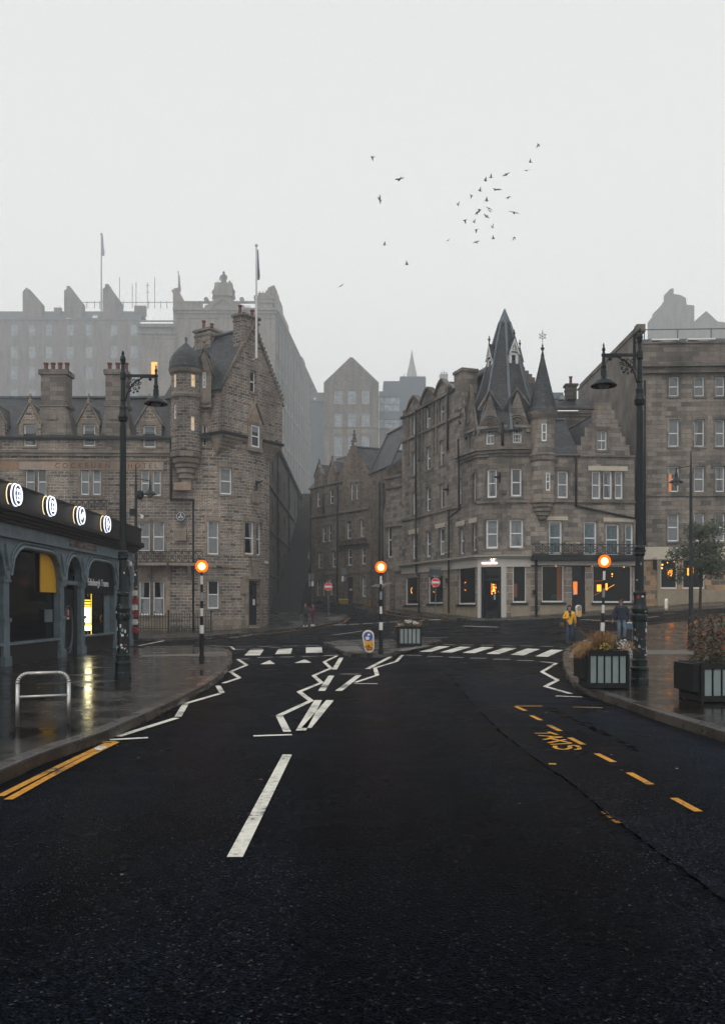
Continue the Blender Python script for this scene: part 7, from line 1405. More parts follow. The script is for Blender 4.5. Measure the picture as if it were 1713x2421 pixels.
info_post('grey post with paired plates left of the stone house, above the couple', 738, 1455, [(729, 734.5, 1356, 1373, 'grey_metal'), (736.5, 742, 1356, 1373, 'grey_metal'), (730, 735, 1374.5, 1387, 'sticker_grey'), (736.5, 741.5, 1374.5, 1386, 'signwhite')], 1345)
info_post('grey post with small notices beside the stone house door', 815, 1426, [(806, 819, 1344, 1360, 'grey_metal'), (807, 812.5, 1362, 1375, 'signwhite'), (813.5, 818, 1364, 1373, 'sticker_grey')], 1340)
# keep-left bollards
M['boll_y'] = plain('bollard_yellow', (.75, .36, .01), .4, 0, .08, 6); M['boll_b'] = plain('bollard_blue', (.01, .09, .35), .35)
def grimy():
    m, t, b = nmat('grimy_yellow'); tc = N(t, 'ShaderNodeTexCoord'); n = N(t, 'ShaderNodeTexNoise', Scale=9.0, Detail=6.0, Distortion=1.5); t.links.new(tc.outputs['Object'], n.inputs['Vector'])
    sp_ = N(t, 'ShaderNodeSeparateXYZ'); t.links.new(tc.outputs['Object'], sp_.inputs[0]); ma = N(t, 'ShaderNodeMath', operation='MULTIPLY_ADD'); t.links.new(sp_.outputs['Z'], ma.inputs[0]); ma.inputs[1].default_value = .45; t.links.new(n.outputs[0], ma.inputs[2])
    t.links.new(ramp(t, ma.outputs[0], [(.52, (.06, .025, .008)), (.6, (.3, .12, .01)), (.68, (.75, .36, .01))]).outputs[0], b.inputs['Base Color']); return m
M['boll_g'] = grimy()
def bollard(label, px, py, h, rz=0, tilt=0, dirty=False, face='boll_y'):
    p = onpav(px, py); t_ = thing('traffic_bollard', label, 'bollard', p, rz, 'keep left bollards'); t_.rotation_euler = (0, tilt, rz); w = .36*h/.78
    def pill(w_, z0_, z1_, d0, d1, pinch=.0):
        mb = MB(); n = 10; r = w_/2; pts = [(r*math.cos(math.pi*i/n), z1_-r+r*math.sin(math.pi*i/n)) for i in range(n+1)]+[(-r*(1-pinch)*math.cos(math.pi*i/n), z0_+r-r*math.sin(math.pi*i/n)) for i in range(n+1)]
        a = [Vector((x, d0, z)) for x, z in pts]; b = [Vector((x, d1, z)) for x, z in pts]; mb.poly(a); mb.poly(b[::-1]); k = len(pts)
        for i in range(k): mb.poly([a[i], b[i], b[(i+1) % k], a[(i+1) % k]])
        return mb
    mb = MB(); mb.cyl((0, 0, 0), (0, 0, .1), .07, .05, 12); mb.build('foot', M['iron'], t_, local=True)
    o = fixn(pill(w, .08, h, -.07, .07, .15).build('casing', M['signwhite'], t_, local=True)); fixn(pill(w*.84, .12, h-.04, -.085, -.06, .15).build('yellow_face', M['boll_g' if dirty else face], t_, local=True)); fixn(pill(w*.84, .12, h-.04, .06, .085, .15).build('yellow_face', M[face], t_, local=True))
    mb = MB(); c = Vector((0, -.09, h-.04-w*.44)); mb.cyl(c+Vector((0, .01, 0)), c, w*.4, w*.4, 22); d = mb.build('blue_disc' if dirty else 'grey_disc', M['boll_b' if dirty else 'sticker_grey'], t_, local=True)
    mb = MB(); q = w*.4
    if dirty:
        random.seed(2)
        mb.poly([c+Vector((-q*.05, -.004, q*.62)), c+Vector((-q*.1, -.004, q*.2)), c+Vector((q*.25, -.004, q*.12)), c+Vector((q*.5, -.004, q*.55))][::-1]); mb.poly([c+Vector((-q*.6, -.004, -q*.1)), c+Vector((-q*.5, -.004, -q*.7)), c+Vector((q*.1, -.004, -q*.65)), c+Vector((q*.3, -.004, -q*.2)), c+Vector((-q*.1, -.004, -q*.2)), c+Vector((-q*.35, -.004, q*.05))][::-1]); mb.poly([c+Vector((-q*.1, -.004, q*.1)), c+Vector((-q*.3, -.004, -q*.25)), c+Vector((q*.05, -.004, -q*.1))][::-1])
    else: mb.bar(c+Vector((q*.4, -.004, q*.4)), c+Vector((-q*.3, -.004, -q*.3)), q*.25, .004)
    o = mb.build('peeled_arrow', M['signwhite'], d, local=True)
bollard('grimy yellow bollard with peeling blue arrow disc standing on the island', 874, 1549, .76, 0, -.09, True)
bollard('clean yellow and white bollard beside the woman in the yellow jacket', 1367, 1462, .78, R(25), -.04); bollard('yellow and white bollard seen edge-on at the far right kerb', 1574, 1447, .78, R(62), .1)
# planters
M['panel'] = plain('frosted_panel', (.19, .24, .24), .5, 0, .15, 3); M['soil'] = plain('soil', (.02, .014, .01), .9)
M['grass1'] = plain('dry_grass', (.26, .14, .05), .7, 0, .75, 40); M['leafg'] = plain('dark_leaf', (.035, .055, .015), .5, 0, .5, 14); M['leafy'] = plain('yellow_leaf', (.4, .28, .03), .5, 0, .4, 14); M['flower'] = plain('white_flower', (.6, .6, .58), .6, 0, .1, 10)
M['leafr'] = plain('rust_leaf', (.16, .04, .012), .6, 0, .5, 14)
def leafset(mb, c, rad, n, sz, flat=1.0, mats=1):
    for i in range(n):
        d = Vector((random.gauss(0, 1), random.gauss(0, 1), random.gauss(0, 1))); d.normalize(); r = random.random()**.4; p = Vector(c)+Vector((d.x*rad[0], d.y*rad[1], d.z*rad[2]))*r
        a = Vector((random.gauss(0, 1), random.gauss(0, 1), random.gauss(0, 1)*flat)).normalized(); b = a.orthogonal().normalized(); s_ = sz*random.uniform(.6, 1.3); mb.mi = random.randrange(mats); mb.poly([p-a*s_, p+b*s_*.45, p+a*s_, p-b*s_*.45])
def planter(label, p, w, h, kind, rz=0):
    t_ = thing('planter', label, 'planter', p, rz); f = MB(); e = w/2; b = .045
    for x in (-1, 1):
        for y in (-1, 1): f.box((x*(e-b/2), y*(e-b/2), h/2), (b, b, h))
    for z in (.06, h-.05):
        for x in (-1, 1): f.box((x*(e-b/2), 0, z), (b, w-2*b, .09)); f.box((0, x*(e-b/2), z), (w-2*b, b, .09))
    f.box((0, 0, h*.5), (w-.12, w-.12, h-.04)); f.build('frame', M['iron'], t_, local=True)
    k = 5; pw = (w-2*b)/k
    for i in range(k):
        for s_ in (-1, 1):
            mb = MB(); mb.box((-e+b+pw*(i+.5), s_*(e-.03), h*.52), (pw*.74, .03, h*.74)); mb.build('slat_panel', M['panel'], t_, local=True)
            mb = MB(); mb.box((s_*(e-.03), -e+b+pw*(i+.5), h*.52), (.03, pw*.74, h*.74)); mb.build('slat_panel', M['navy'], t_, local=True)
    mb = MB(); mb.box((-e-.05, .0, h*.62), (.1, w*.9, h*.7)); mb.build('side_box', M['iron'], t_, local=True)
    random.seed(hash(kind) % 100 if False else len(kind))
    mb = MB(); leafset(mb, (0, 0, h+.03), (e*1.05, e*1.05, .13), 620, .03, 1, 2); mb.build('foliage', [M['leafg'], M['soil']], t_, local=True)
    if kind == 'grassy':
        mb = MB()
        for i in range(420):
            x, y = random.gauss(-.02, .12), random.gauss(0, .12); a = random.uniform(0, 6.28); L = random.uniform(.14, .36); l = random.uniform(.02, .2); pts = [Vector((x, y, h)), Vector((x+math.cos(a)*l*.5, y+math.sin(a)*l*.5, h+L*.8)), Vector((x+math.cos(a)*l*1.3, y+math.sin(a)*l*1.3, h+L))]; wd = Vector((-math.sin(a), math.cos(a), 0))*.0035
            for q1_, q2_ in zip(pts[:-1], pts[1:]): mb.poly([q1_-wd, q1_+wd, q2_+wd*.6, q2_-wd*.6])
        for i in range(320):
            s_ = -1 if i < 260 else 1; x, y = s_*(e-.08)+random.gauss(0, .05), random.gauss(-.15, .15); pts = [Vector((x, y, h+.02)), Vector((x+s_*random.uniform(.05, .14), y-random.uniform(0, .08), h+random.uniform(.06, .16))), Vector((x+s_*random.uniform(.16, .28), y-random.uniform(.02, .15), h-random.uniform(.0, .16)))]; wd = Vector((0, .004, .002))
            for q1_, q2_ in zip(pts[:-1], pts[1:]): mb.poly([q1_-wd, q1_+wd, q2_+wd*.6, q2_-wd*.6])
        mb.build('dry_grass', M['grass1'], t_, local=True); mb = MB(); leafset(mb, (-.03, -e*.8, h+.06), (.09, .05, .09), 26, .035); mb.build('yellow_leaves', M['leafy'], t_, local=True)
        mb = MB(); leafset(mb, (e*.85, -e*.5, h+.05), (.13, .15, .14), 110, .028); leafset(mb, (e*1.0, -e*.9, h-.06), (.07, .06, .09), 40, .028); mb.build('white_leaves', M['flower'], t_, local=True)
    elif kind == 'flowery':
        mb = MB(); leafset(mb, (-.05, -.05, h+.18), (.18, .2, .08), 80, .035); leafset(mb, (.25, -.1, h+.12), (.12, .2, .07), 50, .035); leafset(mb, (-.32, -.1, h+.04), (.12, .2, .05), 40, .03); mb.build('white_flowers', M['flower'], t_, local=True)
        mb = MB()
        for i in range(90): x, y = random.uniform(-e, e), random.uniform(-e, e); mb.bar((x, y, h), (x*1.12+random.gauss(0, .03), y, h+random.uniform(.08, .24)), .005, .005)
        for i in range(14): x = -e-random.uniform(0, .1); mb.bar((x, -.2, h+.02), (x-random.uniform(.02, .12), -.3, h-random.uniform(.05, .3)), .006, .006)
        mb.build('dry_stems', M['grass1'], t_, local=True)
    else:
        mb = MB(); leafset(mb, (0, 0, h+.35), (e*1.1, e*1.0, .42), 1500, .035, 1, 3); mb.build('bush', [M['leafg'], M['leafr'], M['soil']], t_, local=True)
    return t_
p = G(1439, 1629, .12); p.y += .38; planter('large planter with drooping dry grass and white leaves before the right lamp post', p, .74, .68, 'grassy', R(-2))
p = G(966, 1527, .12); planter('distant planter with white flowers on the refuge island', p, .86, .74, 'flowery', R(3))
p = G(1688, 1655, .12); planter('planter with a dark rusty-leaved bush at the right edge', p, .8, .6, 'bushy', R(4))
# young street tree at the right edge
p = onpav(1652, 1500); tr_ = thing('street_tree', 'slim dark-leaved street tree at the right edge before the tenement shop', 'tree', p); mb = MB(); random.seed(21)
tz = CH+(HY-1265)/F*p.y-p.z
mb.cyl((0, 0, 0), (.05, 0, tz*.5), .09, .06, 8); mb.cyl((.05, 0, tz*.5), (0, 0, tz*1.1), .06, .025, 8)
ends = []
for i in range(16): z = tz*random.uniform(.5, 1.05); a = random.uniform(0, 6.28); L = random.uniform(.5, 1.05); e = Vector((math.cos(a)*L, math.sin(a)*L, z+random.uniform(.1, .6))); mb.cyl((.03, 0, z), e, .03, .008, 5); ends.append(e)
mb.build('trunk', plain('bark', (.03, .024, .02), .9), tr_, local=True); mb = MB()
for e in ends: leafset(mb, e, (.5, .5, .42), 330, .07, 1, 2); leafset(mb, e*.6+Vector((0, 0, tz*.42)), (.4, .4, .4), 90, .06, 1, 2)
mb.build('crown', [M['leafg'], plain('leaf_deep', (.016, .03, .012), .5, 0, .4, 9)], tr_, local=True)
# bicycle stand
a, b = onpav(163, 1712), onpav(42, 1718); t_ = thing('bicycle_stand', 'rounded steel bicycle stand on the left pavement', 'bicycle stand', b); d = (a-b); hgt = .64; mb = MB(); ux = d.normalized(); L = d.length; r = .12
pts = [Vector((0, 0, 0)), Vector((0, 0, hgt-r))]+[ux*(r-r*math.cos(R(i*15)))+Vector((0, 0, hgt-r+r*math.sin(R(i*15)))) for i in range(1, 7)]+[ux*(L-r+r*math.sin(R(i*15)))+Vector((0, 0, hgt-r+r*math.cos(R(i*15)))) for i in range(0, 7)]+[ux*L]
M['steel'] = plain('brushed_steel', (.45, .44, .42), .3, .85, .08, 10); mb.tube(pts, .024, 10); mb.build('hoop', M['steel'], t_, smooth=True, local=True); mb = MB(); mb.cyl(Vector((0, 0, hgt*.56)), ux*L+Vector((0, 0, hgt*.56)), .018, .018, 10); mb.build('crossbar', M['steel'], t_, smooth=True, local=True)
# grit box, hydrant markers, crate
def tbox(name, label, cat, px, py, w, d, h, mt, lid=True):
    p = onpav(px, py); t_ = thing(name, label, cat, p); mb = MB(); mb.hexa([(-w/2*.92, -d/2, 0), (w/2*.92, -d/2, 0), (w/2*.92, d/2, 0), (-w/2*.92, d/2, 0), (-w/2, -d/2-.03, h*.75), (w/2, -d/2-.03, h*.75), (w/2, d/2, h*.75), (-w/2, d/2, h*.75)]); mb.build('bin_body', M[mt], t_, local=True)
    mb = MB(); mb.hexa([(-w/2-.03, -d/2-.06, h*.75), (w/2+.03, -d/2-.06, h*.75), (w/2+.03, d/2, h*.78), (-w/2-.03, d/2, h*.78), (-w/2-.0, -d/2, h*.9), (w/2, -d/2, h*.9), (w/2, d/2-.05, h), (-w/2, d/2-.05, h)]); mb.build('lid', M[mt], t_, local=True)
M['grit'] = plain('grit_bin_yellow', (.3, .17, .01), .5, 0, .25, 5); M['wood'] = plain('brown_wood', (.13, .07, .03), .7, 0, .4, 6)
tbox('grit_bin', 'yellow grit bin at the foot of the stone house beside its door', 'grit bin', 812, 1427, .95, .6, .48, 'grit'); tbox('wooden_box', 'brown wooden box standing between the couple', 'box', 736, 1456, .55, .5, .62, 'wood')
for i, (px, py, h) in enumerate(((866, 1431, .4), (875, 1432, .55))): p = onpav(px, py); mb = MB(); mb.lathe((0, 0, 0), [(.14, 0), (.14, .04), (.08, .06), (.08, h*.75), (.11, h*.78), (.1, h*.9), (0, h)], 10); o = mb.build('street_hydrant', M['grit'], None, local=True); o.location = p; tag(o, ('short' if i == 0 else 'taller')+' yellow hydrant post on the pavement before the stone house', 'hydrant', 'yellow hydrant posts')
# flagpoles
def flagpole(label, px, y0, y1, Y, r, flag, mt='white', br=True, rz=0):
    b = W(px, y0, Y); t_ = thing('flagpole', label, 'flagpole', b); h = (y0-y1)/F*Y; mb = MB(); mb.cyl((0, 0, 0), (0, 0, h), r, r*.6, 10); mb.ball((0, 0, h), r*1.3, 8, 6); mb.build('pole', M[mt], t_, local=True)
    fy0, fy1, fw = flag; z0_, z1_ = (y0-fy1)/F*Y, (y0-fy0)/F*Y; w = fw/F*Y; mb = MB(); n = 8
    for i in range(n):
        a, b_ = i/n, (i+1)/n; x = lambda q: r+w*(.25+.75*q)*(1 if q < .9 else .7); y = lambda q: .05*math.sin(q*9)*Y/60
        mb.poly([(r*.8, 0, z1_+(z0_-z1_)*a), (x(a), y(a), z1_+(z0_-z1_)*a), (x(b_), y(b_), z1_+(z0_-z1_)*b_), (r*.8, 0, z1_+(z0_-z1_)*b_)])
    mb.build('flag', M['flagc'], t_, local=True)
    if br: mb = MB(); mb.bar((-.0, 0, .05), (-.3, .9, .05), .06, .06); mb.bar((-.35, .3, .0), (.05, 0, .0), .05, .05); mb.bar((-.0, 0, 2.0), (-.3, .9, 2.0), .06, .06); mb.build('bracket', M[mt], t_, local=True)
M['flagc'] = plain('blue_grey_flag', (.14, .14, .2), .8, 0, .4, 2); M['polef'] = plain('grey_pole', (.25, .26, .28), .6)
flagpole('white flagpole with limp flag on the hotel gable', 606, 847, 580, 59.6, .085, (590, 662, 6))
flagpole('tall faint flagpole rising behind the ridge tenement chimneys', 240, 735, 553, 480, .45, (555, 605, 6), 'polef', False); flagpole('short faint flagpole with furled flag left of the pediment', 422, 735, 643, 392, .26, (650, 690, 5), 'polef', False)
# birds
def bird_mesh(kind):
    mb = MB(); mb.ball((0, 0, 0), .05, 8, 6, (2.5, 1, 1)); mb.ball((.14, 0, .02), .035, 8, 6); mb.poly([(-.1, -.03, 0), (-.22, -.05, .0), (-.22, .05, .0), (-.1, .03, 0)]); mb.cyl((.165, 0, .015), (.2, 0, .005), .012, .002, 5)
    def wing(s_, up, fold):
        a = Vector((.07, s_*.03, .02)); b = Vector((-.06, s_*.03, .02)); L1 = .17; m_ = Vector((.05, s_*(.03+L1*math.cos(up)), .02+L1*math.sin(up))); m2 = m_+Vector((-.12, 0, 0)); u2 = up-fold; tp = m_+Vector((-.08, s_*.2*math.cos(u2), .2*math.sin(u2)))
        mb.poly([a, m_, m2, b]); mb.poly([m_, tp, m2]); mb.poly([b+Vector((0, 0, -.008)), m2+Vector((0, 0, -.006)), m_+Vector((0, 0, -.006)), a+Vector((0, 0, -.012))]); mb.poly([m2+Vector((0, 0, -.006)), tp, m_+Vector((0, 0, -.006))])
    up, fold = {'up': (1.2, .2), 'down': (-1.1, .1), 'glide': (.2, .35)}[kind]; wing(1, up, fold); wing(-1, up, fold); return mb
M['bird'] = plain('pigeon_dark', (.006, .008, .02), .6)
BL = [(140, 180, 'd'), (367, 368, 'g'), (200, 535, 'g'), (242, 915, 'u'), (430, 1078, 'u'), (1525, 78, 'd'), (1458, 225, 'u'), (1425, 295, 'g'), (1255, 330, 'g'), (1128, 352, 'u'), (1083, 380, 'u'), (1168, 455, 'g'), (1197, 453, 'g'), (1037, 463, 'u'), (967, 502, 'd'), (1275, 520, 'g'), (1093, 547, 'u'), (853, 580, 'u'), (1320, 648, 'g'), (1033, 620, 'd'), (1014, 642, 'd'), (1112, 612, 'g'), (1120, 632, 'g'), (1091, 678, 'g'), (911, 708, 'd'), (988, 725, 'u'), (1005, 788, 'd'), (1141, 768, 'u'), (1150, 862, 'u'), (1323, 852, 'd'), (1006, 892, 'g'), (772, 876, 'g'), (-120, 1257, 'g')]
solo = {0: 'highest lone bird left of the flock', 1: 'lone bird gliding with bent wings, left of the flock', 2: 'lone bird with long straight slanting wings', 3: 'lone bird with one wing raised, below the slanting bird', 4: 'lone bird lowest in the middle of the sky', 32: 'tiny lone bird above the foggy crow-stepped gable', 5: 'bird highest of all at the top right of the flock', 31: 'bird at the lower left edge of the flock', 29: 'bird at the lower right edge of the flock with lowered wings'}
protos = {}
for i, (x, y, k) in enumerate(BL):
    kind = {'d': 'down', 'g': 'glide', 'u': 'up'}[k]; px, py = 840+x/3.53, 320+y/3.53; Y = 62+(i*7 % 11); lb = solo.get(i, 'small dark bird within the flock high above the corner building spire')
    if kind not in protos: o = bird_mesh(kind).build('bird', M['bird'], None, local=True); protos[kind] = o
    else: o = protos[kind].copy(); link(o)
    o.location = W(px, py, Y); random.seed(i); big = 1.25 if i in (1, 2, 18) else .8
    o.rotation_euler = (random.uniform(-.5, .5)+(.9 if i == 2 else 0), random.uniform(-.3, .3), random.uniform(-.7, .7)+(1.57 if kind == 'glide' else .3)+(math.pi if i % 3 == 0 else 0)); o.scale = (big, big, big); tag(o, lb, 'bird', 'birds in the sky')
mb = bird_mesh('glide'); gl_ = mb.build('gull', plain('gull_white', (.62, .62, .6), .6), None, local=True); gl_.location = W(902, 1385, 57); gl_.rotation_euler = (-.22, .75, 1.6); gl_.scale = (2.0, 1.9, 2.0); tag(gl_, 'white gull flying low behind the middle beacon', 'gull')
# ================================================================ people
def skin(name, V_, E_, Rd, sub=1):
    me = bpy.data.meshes.new(name); me.from_pydata([tuple(v) for v in V_], E_, []); o = link(bpy.data.objects.new(name, me)); md = o.modifiers.new('s', 'SKIN'); md.use_smooth_shade = True
    for i, d in enumerate(me.skin_vertices[0].data): r = Rd[i]; d.radius = (r, r) if not isinstance(r, tuple) else r; d.use_root = (i == 0)
    sb = o.modifiers.new('b', 'SUBSURF'); sb.levels = sub; sb.render_levels = sub
    out = bpy.data.meshes.new_from_object(o.evaluated_get(bpy.context.evaluated_depsgraph_get())); bpy.data.objects.remove(o); out.name = name; return out
def person(label, loc, rz, H_, P, top, legs, shoes, skinc, hair, long_hair=False, thick=1.0, head=(0, 0), scarf=None, stripes=False):
    t_ = thing('person', label, 'person', loc, rz); k = H_/1.72; v = lambda x, y, z: Vector((x, y, z))*k
    J = {'pel': v(0, 0, .95), 'sp': v(0, 0, 1.12), 'ch': v(0, -.01, 1.3), 'nk': v(0, 0, 1.46), 'hb': v(0, -.005, 1.53), 'hd': v(0, -.01, 1.62), 'ht': v(0, 0, 1.69)}
    for s_, n in ((-1, 'l'), (1, 'r')): J['sh'+n] = v(s_*.17, 0, 1.4); J['el'+n] = v(*P['el'+n]); J['wr'+n] = v(*P['wr'+n]); J['hp'+n] = v(s_*.09, 0, .93); J['kn'+n] = v(*P['kn'+n]); J['an'+n] = v(*P['an'+n]); J['to'+n] = J['an'+n]+v(0, -.15, -.04)
    hl, hb_ = head; Mh = Matrix.Rotation(hl, 3, 'Z') @ Matrix.Rotation(hb_, 3, 'X')
    for n in ('hb', 'hd', 'ht'): J[n] = J['nk']+Mh @ (J[n]-J['nk'])
    nm = ['pel', 'sp', 'ch', 'nk', 'hb', 'hd', 'ht']+[a+b for b in 'lr' for a in ('sh', 'el', 'wr', 'hp', 'kn', 'an', 'to')]; ix = {n: i for i, n in enumerate(nm)}
    rad = {'pel': .12, 'sp': .11, 'ch': .13, 'nk': .05, 'hb': .06, 'hd': .082, 'ht': .06, 'sh': .06, 'el': .042, 'wr': .027, 'hp': .08, 'kn': .055, 'an': .04, 'to': .035}
    E0 = [('pel', 'sp'), ('sp', 'ch'), ('ch', 'nk'), ('nk', 'hb'), ('hb', 'hd'), ('hd', 'ht')]
    for n in 'lr': E0 += [('ch', 'sh'+n), ('sh'+n, 'el'+n), ('el'+n, 'wr'+n), ('pel', 'hp'+n), ('hp'+n, 'kn'+n), ('kn'+n, 'an'+n), ('an'+n, 'to'+n)]
    rr = lambda n: rad.get(n, rad.get(n[:2]))*k
    body = skin('body', [J[n] for n in nm], [(ix[a], ix[b]) for a, b in E0], [rr(n) for n in nm])
    bm = bmesh.new(); bm.from_mesh(body); hand = MB()
    for n in 'lr':   # hands: palm, four fingers of different lengths and a thumb, half closed
        w = J['wr'+n]; d = (w-J['el'+n]).normalized(); sd = d.cross(Vector((0, 1, 0))).normalized(); fw = sd.cross(d); c = w+d*.05*k; hand.ball(c, .036*k, 8, 6, (.9, .6, 1.3)); s_ = -1 if n == 'l' else 1
        for i, L in enumerate((.07, .08, .075, .06)): q = c+d*.035*k+fw*(.028-.018*i)*k; q2 = q+d*L*.5*k; q3 = q2+(d*.6-sd*s_*.7)*L*.5*k; hand.tube([q, q2, q3], .0085*k, 6)
        q = c+fw*.03*k; hand.tube([q, q+(fw*.7+d*.5)*.035*k, q+(fw*.5+d)*.05*k], .01*k, 6)
    hc = J['hd']; fd_ = Mh @ Vector((0, -1, 0)); rt = Mh @ Vector((1, 0, 0)); up = Mh @ Vector((0, 0, 1))
    hand.cyl(hc+fd_*.075*k+up*.01*k, hc+fd_*.1*k-up*.015*k, .008*k, .014*k, 6); hand.ball(hc+rt*.08*k-up*.01*k, .018*k, 6, 5, (.5, 1, 1.4)); hand.ball(hc-rt*.08*k-up*.01*k, .018*k, 6, 5, (.5, 1, 1.4))
    hm = hand.build('t', skinc, None, local=True); bm.from_mesh(hm.data); bpy.data.objects.remove(hm); bm.to_mesh(body); bm.free(); body.materials.clear(); body.materials.append(skinc)
    bo_ = link(bpy.data.objects.new('body', body)); bo_.parent = t_
    mb = MB()
    for s_ in (-1, 1): mb.ball(hc+fd_*.078*k+rt*s_*.03*k+up*.012*k, .01*k, 6, 4)
    mb.ball(hc+fd_*.08*k-up*.042*k, .014*k, 6, 4, (1.4, .6, .4)); mb.build('face_features', hair, t_, local=True)
    def cl(name, names, edges, R_, mat):
        i2 = {n: i for i, n in enumerate(names)}; me = skin(name, [J[n] for n in names], [(i2[a], i2[b]) for a, b in edges], [R_[n[:2] if n not in R_ else n]*k for n in names]); me.materials.clear(); me.materials.append(mat); o = link(bpy.data.objects.new(name, me)); o.parent = t_; return o
    J['hem'] = J['pel']+v(0, 0, -.09); J['col'] = J['nk']+v(0, 0, -.01)
    for n in 'lr': J['cu'+n] = J['wr'+n]+(J['el'+n]-J['wr'+n])*.08; J['fo'+n] = J['an'+n]+v(0, 0, .03)
    th = thick
    cl('jacket', ['ch', 'sp', 'pel', 'hem', 'col', 'shl', 'ell', 'cul', 'shr', 'elr', 'cur'], [('ch', 'sp'), ('sp', 'pel'), ('pel', 'hem'), ('ch', 'col'), ('ch', 'shl'), ('shl', 'ell'), ('ell', 'cul'), ('ch', 'shr'), ('shr', 'elr'), ('elr', 'cur')], {'ch': .165*th, 'sp': .155*th, 'pel': .165*th, 'hem': .175*th, 'col': .075, 'sh': .085*th, 'el': .068*th, 'cu': .05}, top)
    cl('trousers', ['pel', 'hpl', 'knl', 'fol', 'hpr', 'knr', 'for'], [('pel', 'hpl'), ('hpl', 'knl'), ('knl', 'fol'), ('pel', 'hpr'), ('hpr', 'knr'), ('knr', 'for')], {'pel': .135, 'hp': .098, 'kn': .075, 'fo': .06}, legs)
    for n in 'lr': mb = MB(); mb.ball(J['an'+n]+v(0, -.07, -.025), .068*k, 12, 8, (.95, 2.4, 1.0)); mb.box(J['an'+n]+v(0, -.07, -.08), (.1*k, .3*k, .025*k)); mb.build('shoe', shoes, t_, local=True)
    mb = MB(); mb.ball(hc-fd_*.02*k+up*.03*k, .1*k, 12, 8, (.95, 1.0, 1.0))
    if long_hair: mb.ball(hc-fd_*.045*k-up*.07*k, .09*k, 12, 8, (1.15, .75, 1.8)); mb.ball(hc+rt*.08*k-up*.08*k, .035*k, 8, 6, (.8, .9, 3)); mb.ball(hc-rt*.08*k-up*.08*k, .035*k, 8, 6, (.8, .9, 3))
    ho_ = mb.build('hair', hair, t_, smooth=True, local=True)
    for v_ in ho_.data.vertices:   # open the hair over the face
        q = v_.co-hc
        if q.dot(fd_) > .02*k and q.dot(up) < .055*k and abs(q.dot(rt)) < .07*k: v_.co -= fd_*.075*k
    if scarf: mb = MB(); mb.ball(J['nk']+v(0, -.03, -.03), .085*k, 12, 8, (1.1, 1, .9)); mb.ball(J['ch']+v(0, -.13, .02), .05*k, 10, 6, (1.1, .8, 2)); mb.build('scarf', scarf, t_, smooth=True, local=True)
    if stripes:
        mb = MB()
        for i in range(9): mb.ball(J['pel'].lerp(J['col'], .05+i*.095), .158*th*k, 14, 4, (1.05, 1.0, .2))
        mb.build('quilting', stripes, t_, smooth=True, local=True)
    return t_, J
c = lambda n, col, **k: plain(n, col, .7, 0, .25, 14, **k)
skn = c('skin_light', (.4, .22, .15)); skn2 = c('skin_tan', (.32, .16, .1)); hair_d = c('hair_dark', (.012, .008, .007)); hair_g = c('hair_brown', (.03, .018, .012))
jeans = c('blue_jeans', (.016, .038, .075)); jeansl = c('faded_jeans', (.1, .155, .215)); yel = c('yellow_jacket', (.8, .4, .01)); blk = c('black_cloth', (.006, .006, .008)); nav = c('navy_puffer', (.004, .009, .032)); nav2 = c('navy_quilt', (.006, .015, .05)); bur = c('burgundy_coat', (.16, .012, .07)); shw = c('white_trainers', (.5, .5, .5)); lining = c('hood_lining', (.3, .36, .42))
stand = dict(ell=(-.24, .02, 1.13), wrl=(-.27, -.03, .9), elr=(.24, .02, 1.13), wrr=(.27, -.03, .9), knl=(-.1, -.03, .5), anl=(-.11, .02, .09), knr=(.1, -.03, .5), anr=(.11, .02, .09))
g = G(1345, 1526); g.z = surf(g.x, g.y)
t_, J = person('person in yellow jacket and jeans walking with a handbag and a wheeled case', g, 0, 1.64, dict(stand, ell=(-.27, .0, 1.16), wrl=(-.08, -.2, 1.2), elr=(.25, .05, 1.13), wrr=(.28, .12, .9), knl=(-.1, -.12, .52), anl=(-.12, -.06, .1), knr=(.08, -.04, .5), anr=(.07, .14, .13)), yel, jeans, blk, skn, hair_d, True, 1.05, (0, .05), blk)
mb = MB(); mb.ball(J['nk']+Vector((-.08, -.02, -.02)), .05, 8, 6, (1.2, 1, 1.3)); mb.ball(J['nk']+Vector((.08, -.02, -.02)), .05, 8, 6, (1.2, 1, 1.3)); mb.build('hood', lining, t_, smooth=True, local=True)
def suitcase(label, loc, w, h, d, rz, hx, mt):
    s_ = thing('wheeled_case', label, 'suitcase', loc, rz); mb = MB(); mb.box((0, 0, h/2+.05), (w, d, h)); o = mb.build('shell', mt, s_, local=True); bv = o.modifiers.new('bevel', 'BEVEL'); bv.width = .03; bv.segments = 2
    mb = MB()
    for x in (-.09, .09): mb.cyl((x, 0, h+.04), (x*.8, -.02, h+hx), .009, .009, 6)
    mb.cyl((-.075, -.02, h+hx), (.075, -.02, h+hx), .014, .014, 6); mb.build('handle', M['iron'], s_, local=True)
    for x in (-1, 1): mb = MB(); mb.cyl((x*w*.4-.015, 0, .035), (x*w*.4+.015, 0, .035), .035, .035, 10); mb.build('wheel', M['iron'], s_, local=True)
suitcase('black wheeled case pulled by the person in the yellow jacket', g+Vector((.4, .1, 0)), .38, .55, .24, R(-8), .32, blk)
hb2 = thing('handbag', 'brown shoulder bag hanging at the hip of the person in yellow', 'handbag', g+Vector((-.3, -.02, .72))); mb = MB(); mb.ball((0, 0, .1), .14, 12, 8, (1, .55, .9)); mb.build('bag_body', c('brown_leather', (.07, .035, .015)), hb2, smooth=True, local=True); mb = MB(); mb.tube([Vector((-.1, 0, .18)), Vector((-.02, 0, .42)), Vector((.1, 0, .66)), Vector((.16, .0, .45)), Vector((.1, 0, .18))], .012, 6); mb.build('strap', c('strap_leather', (.05, .03, .02)), hb2, local=True)
